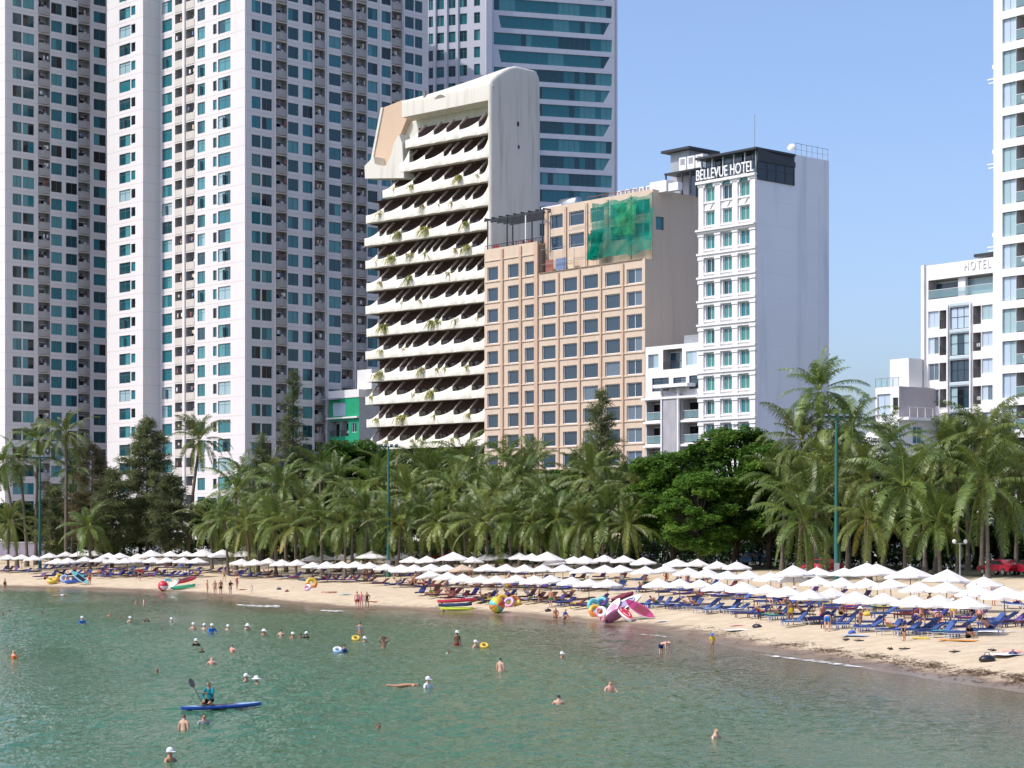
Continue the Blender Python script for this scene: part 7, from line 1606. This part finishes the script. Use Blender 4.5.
pile(868, 616, 'yellow cool box bag by the seaward umbrellas', ['yellow', 'orange'], 8, .9, 'cool_bag')
for px, py, n, lab, sc_ in ((740, 630.5, 'white', 'long white towel on the open sand beside a dark bag', 1.5), (856, 636.5, 'pale blue', 'pale blue towel on the open sand past the bending man', 1.2), (921, 639, 'yellow', 'yellow towel near the boy in blue', 1.1), (958, 641, 'orange', 'orange towel under the person in black', 1.5), (994, 632, 'white', 'round white cloth on the bright sand past the last umbrella', 1.9), (1012, 655.5, 'white', 'white towel under the sunbather at the picture edge', 1.9), (664, 622, 'white', 'crumpled white towel on the sand past the magenta board', 1.0), (738, 626, 'pink', 'pink towel folded near the long white one', .8), (346, 595, 'turquoise', 'turquoise towel behind the sunburnt couple', 1.0), (372, 602, 'red', 'red cloth on the sand beside the woman in dark', .7), (243, 590, 'red', 'red towel on the sand behind the standing group', .9)):
    o = link('beach_towel', towel_mesh('towel', px, 1.5, .85).mesh('towel', TWM[n]), None, ground_at(px, py)+Vector((0, 0, .02)), px*.37); o.scale = (sc_, sc_, 1); tag(o, lab, 'towel')
SAND = thing('sandal', 'x', 'sandal', (0, 0, 0)); m = MB(); m.prism([(-.05, 0), (.05, 0), (.05, .03), (-.05, .03)], -.14, .14); m.build('sole', P_['charcoal'], SAND); m = MB(); m.tube([(-.05, 0, .03), (0, -.05, .08), (.05, 0, .03)], .012, 4); m.build('strap', P_['maroon'], SAND)
for i, (px, py, lab) in enumerate(((890, 650, 'far dark sandal below the boy in blue'), (904.5, 650, 'near dark sandal below the boy in blue'), (846, 641, 'dark sandal below the blue bag'), (859, 642, 'second dark sandal below the blue bag'), (955, 653.5, 'sandal alone on the near open sand'), (992, 651, 'dark sandal beside the picture-edge sunbather'))):
    o = SAND if i == 0 else copy_tree(SAND); o.location = ground_at(px, py)+Vector((0, 0, .03)); o.rotation_euler.z = i*1.3; o.scale = (2.2, 2.2, 2); tag(o, lab, 'sandal')
STOOL = thing('plastic_stool', 'x', 'stool', (0, 0, 0), 0, 'lime plastic stools'); m = MB(); m.box(-.18, .18, -.18, .18, .36, .40); m.build('seat', P_['lime'], STOOL)
for x in (-.15, .15):
    for y in (-.15, .15): m = MB(); m.box(x-.03, x+.03, y-.03, y+.03, 0, .359); m.build('leg', P_['lime'], STOOL)
for i, (px, py, lab) in enumerate(((432, 597, 'lime stool at the far end of the seaward row'), (490, 603, 'lime stool behind the rainbow inflatable'), (573, 609, 'lime stool before the turquoise rings'), (531, 602, 'lime stool past the orange ring'))):
    o = STOOL if i == 0 else copy_tree(STOOL); o.location = ground_at(px, py); o.scale = (1.4, 1.4, 1.2); o['label'] = lab
# ================================================================ MASTS, LAMPS, CARS, WALL
mast_green = mat('mast_green', (.02, .12, .10), .45, .4)
def mast(px, py, Y, lab):
    b, h = place(px, py, Y); o = thing('floodlight_mast', lab, 'light mast', b, 0, 'green floodlight masts')
    m = MB(); m.tube([(0, 0, 0), (0, 0, .6), (0, 0, h)], [.28, .24, .12], 10); m.build('pole', mast_green, o); m = MB(); m.box(-1.1, 1.1, -.05, .05, h-.05, h+.07); m.box(-.06, .06, -.9, .9, h-.04, h+.06) ; m.build('crossarm', mast_green, o)
    for x in (-.95, -.35, .35, .95):
        m = MB(Matrix.Translation((x, -.15, h+.10)) @ Matrix.Rotation(R(-35), 4, 'X')); m.box(-.17, .17, -.08, .08, 0, .28, 0); m.box(-.14, .14, -.095, -.081, .03, .25, 1); m.build('floodlight', [metal_dark, G['blue2']], o)
    m = MB(); m.box(-.22, .22, -.36, -.2, 1.2, 2.0); m.build('switch_box', metal_grey, o)
mast(388.5, 447, 236, 'green floodlight mast before the balcony hotel, between the palms'); mast(836.5, 418, 184, 'green floodlight mast before the tallest palm'); mast(40, 458, 286, 'green floodlight mast among the slim palms at the far beach')
def lamp(px, py, Y, lab):
    b, h = place(px, py, Y); o = thing('street_lamp', lab, 'lamp', b, 0, 'white globe lamps'); m = MB(); m.tube([(0, 0, 0), (0, 0, h-.3)], [.09, .05], 7); m.build('pole', metal_grey, o); m = MB(); m.tube([(-.5, 0, h-.35), (0, 0, h-.3), (.5, 0, h-.35)], .03, 5); m.build('bracket', metal_grey, o)
    for x in (-.5, .5): m = MB(); m.lathe([(.01, 0), (.14, .05), (.2, .2), (.14, .35), (.01, .4)], 10, 0, True, (x, 0, h-.33)); m.build('globe', P_['white'], o)
lamp(321, 533, 262, 'twin globe lamp between the palms below the green house'); lamp(120, 535, 290, 'twin globe lamp before the dense dark casuarina'); lamp(560, 536, 236, 'twin globe lamp below the beige hotel'); lamp(960, 540, 178, 'twin globe lamp by the parked red cars')
tyre = mat('tyre', (.02, .02, .02), .8)
def car_proto(name, paint, van=False):
    o = thing(name, 'x', 'van' if van else 'car', (0, 0, 0)); L_, W_ = (4.8, 1.9) if van else (4.4, 1.78)
    side = [(-2.35, .45), (-2.4, .95), (-2.2, 1.15), (-1.6, 1.25), (-1.2, 1.95), (2.2, 2.0), (2.35, 1.0), (2.38, .45)] if van else [(-2.15, .42), (-2.2, .72), (-1.95, .86), (-1.05, .95), (-.45, 1.42), (.85, 1.46), (1.55, 1.02), (2.1, .96), (2.2, .7), (2.15, .42)]
    m = MB(); n = len(side); ys = [-W_/2, -W_/2+.12, W_/2-.12, W_/2]; ring = []
    for k, y in enumerate(ys): ring.append([(x*(1 if k in (1, 2) else .985), y*(1 if z < 1.0 else .86), z-(.0 if k in (1, 2) else .05)) for x, z in side])
    vs = [p for r in ring for p in r]; fs = [(k*n+i, k*n+(i+1) % n, (k+1)*n+(i+1) % n, (k+1)*n+i) for k in range(3) for i in range(n)]
    m.add(vs, [tuple(range(n))]+[f[::-1] for f in fs]+[tuple(reversed(range(3*n, 4*n)))], 0, False); m.build('body', paint, o)
    gl = [(-1.08, 1.28), (-.95, 1.8), (.2, 1.83), (.2, 1.28)] if van else [(-.95, 1.0), (-.48, 1.35), (.8, 1.39), (1.35, 1.03)]
    for s in (-1, 1):
        y = s*(W_/2*.9); m = MB(); m.prism(gl, min(y, y+s*.035), max(y, y+s*.035)); m.build('side_window', G['blk'], o)
    ws = [(-1.58, 1.28), (-1.22, 1.9)] if van else [(-1.03, .99), (-.5, 1.4)]
    m = MB(); (x0, z0_), (x1, z1_) = ws; m.add([(x0-.03, -.62, z0_), (x0-.03, .62, z0_), (x1-.03, .58, z1_), (x1-.03, -.58, z1_)], [(0, 3, 2, 1)]); m.build('windscreen', G['blk'], o)
    for x in (-1.35, 1.35):
        for s in (-1, 1):
            wm = MB(Matrix.Translation((x, s*(W_/2-.08), .33)) @ Matrix.Rotation(R(90), 4, 'X')); wm.lathe([(.02, -.11), (.33, -.11), (.33, .11), (.02, .11)], 16, 0, False); wh_ = wm.build('wheel', tyre, o); wm = MB(Matrix.Translation((x, s*(W_/2-.08), .33)) @ Matrix.Rotation(R(90), 4, 'X')); wm.lathe([(.01, -.125), (.2, -.125), (.2, .125), (.01, .125)], 12, 0, False); wm.build('rim', steel, wh_)
    for s in (-1, 1):
        m = MB(); m.box(side[1][0]-.02, side[1][0]+.12, s*.62-.16, s*.62+.16, .62, .78); m.build('headlight', G['pale2'], o); m = MB(); m.box(side[-2][0]-.1, side[-2][0]+.02, s*.66-.12, s*.66+.12, .68, .86); m.build('tail_light', P_['red'], o)
    return o
PAINT = {n: mat('car_paint_'+n, c, .25, .6) for n, c in (('red', (.33, .012, .03)), ('white', (.75, .75, .74)), ('silver', (.42, .44, .46)), ('dark', (.03, .035, .04)), ('yellow', (.75, .55, .02)), ('blue', (.05, .14, .3)))}
PROT = {}
CARS = [('white', True, 178, 318, 'white van parked behind the dense dark casuarina'), ('silver', False, 62, 318, 'silver car parked beyond the tall full-crowned palm'), ('white', False, 88, 318, 'white car parked beyond the brownish casuarina'), ('dark', False, 112, 316, 'dark car parked next to the white one beyond the casuarinas'), ('silver', True, 140, 318, 'silver van parked near the white van'), ('silver', False, 212, 312, 'silver car parked past the lone tall palm'), ('yellow', False, 271, 300, 'yellow car seen between palm trunks'), ('white', True, 318, 290, 'white van seen between palm trunks by the globe lamp'), ('dark', False, 296, 294, 'dark car between the yellow car and a white van'), ('dark', False, 350, 284, 'dark car past the white van by the globe lamp'),
        ('white', False, 372, 280, 'white car seen beside the middle floodlight mast'), ('red', False, 448, 262, 'red car seen between palms below the balcony hotel'), ('silver', False, 470, 258, 'silver car seen below the balcony hotel corner'), ('dark', False, 640, 238, 'dark car in the shade beside the almond trees'), ('red', False, 822, 198, 'red car in the shade by the near floodlight mast'), ('red', False, 1000, 184, 'red car parked behind the full palm with a bare trunk'), ('red', False, 1030, 182, 'dark red car parked at the near picture edge'), ('blue', False, 752, 226, 'blue car half hidden under the almond trees')]
for col, van, px, Y, lab in CARS:
    k = (col, van); nm = 'parked_van' if van else 'parked_car'
    if k not in PROT: PROT[k] = o = car_proto(nm, PAINT[col], van)
    else: o = copy_tree(PROT[k])
    o.location = place(px, 500, Y)[0]; sw = seaward(o.location.x, o.location.y); o.rotation_euler.z = math.atan2(sw.x, -sw.y)+.05; tag(o, lab, None, 'vehicles parked behind the promenade')
wl = thing('low_wall', 'low lilac grey wall with dark streaks behind the slim far palms', 'wall', at(-30, 529, 306)); wl.location.z = 3.3
m = MB(); m.box(0, 11.5, 0, .25, 0, 2.0); m.build('wall', stained('lilac_wall', (.42, .38, .48), (.10, .09, .13), .8, (.5, .5, .12), 1.5), wl); m = MB(); m.box(-.1, 11.6, -.05, .3, 2.001, 2.12); m.build('coping', white_paint, wl)
# the shore road behind the trees
def strip_sheet(name, s0, s1, dz, mt):
    pts = []
    n = len(SH); vs = []
    for i in range(n):
        a = SH[max(0, i-1)]; b = SH[min(n-1, i+1)]; d = (b-a)/np.hypot(*(b-a)); nrm = np.array([-d[1], d[0]]); 
        if sd1(*(SH[i]+nrm*20)) < 0: nrm = -nrm
        for s in (s0, s1): p = SH[i]+nrm*s; vs.append((p[0], p[1], 3.3+dz))
    m = MB(); m.add(vs, [(i*2, i*2+1, i*2+3, i*2+2) for i in range(n-1)]); o = m.build(name, mt); o['kind'] = 'structure'; return o
# ================================================================ SEAWEED AND FOAM
weed = leafmat('seaweed', (.075, .036, .014), (.17, .095, .045), (.28, .18, .10), .1, .8)
rng = random.Random(31); V, Fc, T = [], [], []
def shore_pt(px, s):
    """point s metres landward of the water's edge along the column px"""
    y0 = np.interp(px, [p[0] for p in SHORE_PX], [p[1] for p in SHORE_PX]); p = sea_at(px, y0); sw = seaward(p.x, p.y); q = p-sw*s; return q
for i in range(5200):
    px = 640+420*rng.random()**.75 if i > 900 else rng.uniform(20, 640); dens = mnoise.noise(Vector((px*.05, 3, 0)))+mnoise.noise(Vector((px*.2, 8, 0)))*.6
    if dens < rng.uniform(-.7, .5): continue
    s = (2.6+rng.gauss(0, .45)+.7*mnoise.noise(Vector((px*.035, 1, 0)))) if rng.random() < .72 else rng.uniform(.2, 3.4)
    q = shore_pt(px, s); z = gz(q.x, q.y)+.02
    if z < .02: continue
    for k in range(rng.randint(2, 4)):
        a = rng.uniform(0, 6.283); l = rng.uniform(.04, .15) if i > 900 else rng.uniform(.05, .12); c = Vector((q.x+rng.gauss(0, .12), q.y+rng.gauss(0, .12), z+rng.uniform(0, .03))); d1 = Vector((math.cos(a), math.sin(a), .05))*l; d2 = Vector((-math.sin(a), math.cos(a), .1))*l*.35
        o = len(V); V.extend([tuple(c-d1), tuple(c+d2), tuple(c+d1), tuple(c-d2)]); Fc.append((o, o+1, o+2, o+3)); T.extend([rng.random()]*4)
o = link('seaweed', tri_mesh('seaweed', V, Fc, T, weed)); tag(o, 'brown seaweed scraps washed along the tide line', 'seaweed', None, 'stuff')
fm_ = mat('foam', (.85, .87, .86), .8, .2); nt = fm_.node_tree; L = nt.links; out = nt.nodes['Material Output']; tc = nn(nt, 'ShaderNodeTexCoord'); n_ = nn(nt, 'ShaderNodeTexNoise'); n_.inputs['Scale'].default_value = 1.6; n_.inputs['Detail'].default_value = 5; L.new(tc.outputs['Object'], n_.inputs['Vector'])
mr = nn(nt, 'ShaderNodeMapRange'); mr.inputs[1].default_value = .46; mr.inputs[2].default_value = .60; L.new(n_.outputs[0], mr.inputs[0]); t_ = nn(nt, 'ShaderNodeBsdfTransparent'); x_ = nn(nt, 'ShaderNodeMixShader'); L.new(mr.outputs[0], x_.inputs[0]); L.new(t_.outputs[0], x_.inputs[1]); L.new(nt.nodes['Principled BSDF'].outputs[0], x_.inputs[2]); L.new(x_.outputs[0], out.inputs[0])
m = MB()
for (xa, ya, xb, yb, w0) in ((238, 604.5, 279, 607.2, 1.7), (321, 610, 343, 611.8, 1.6), (757, 653.8, 874, 669, .55), (640, 634, 668, 637, .3)):
    n = 40
    for i in range(n):
        q = []
        for k in (i, i+1):
            f = k/n; p = sea_at(xa+(xb-xa)*f, ya+(yb-ya)*f+.25*math.sin(f*9)); w_ = w0*math.sin(math.pi*f)**.6*(.75+.5*mnoise.noise(Vector((f*7, ya, 0)))); sw = seaward(p.x, p.y); q += [p-sw*w_+Vector((0, 0, .02)), p+sw*w_+Vector((0, 0, .02))]
        m.add([q[0], q[1], q[3], q[2]], [(0, 1, 2, 3)])
o = m.build('sea_foam', fm_); tag(o, 'thin white foam of small breaking waves', 'foam', None, 'stuff')
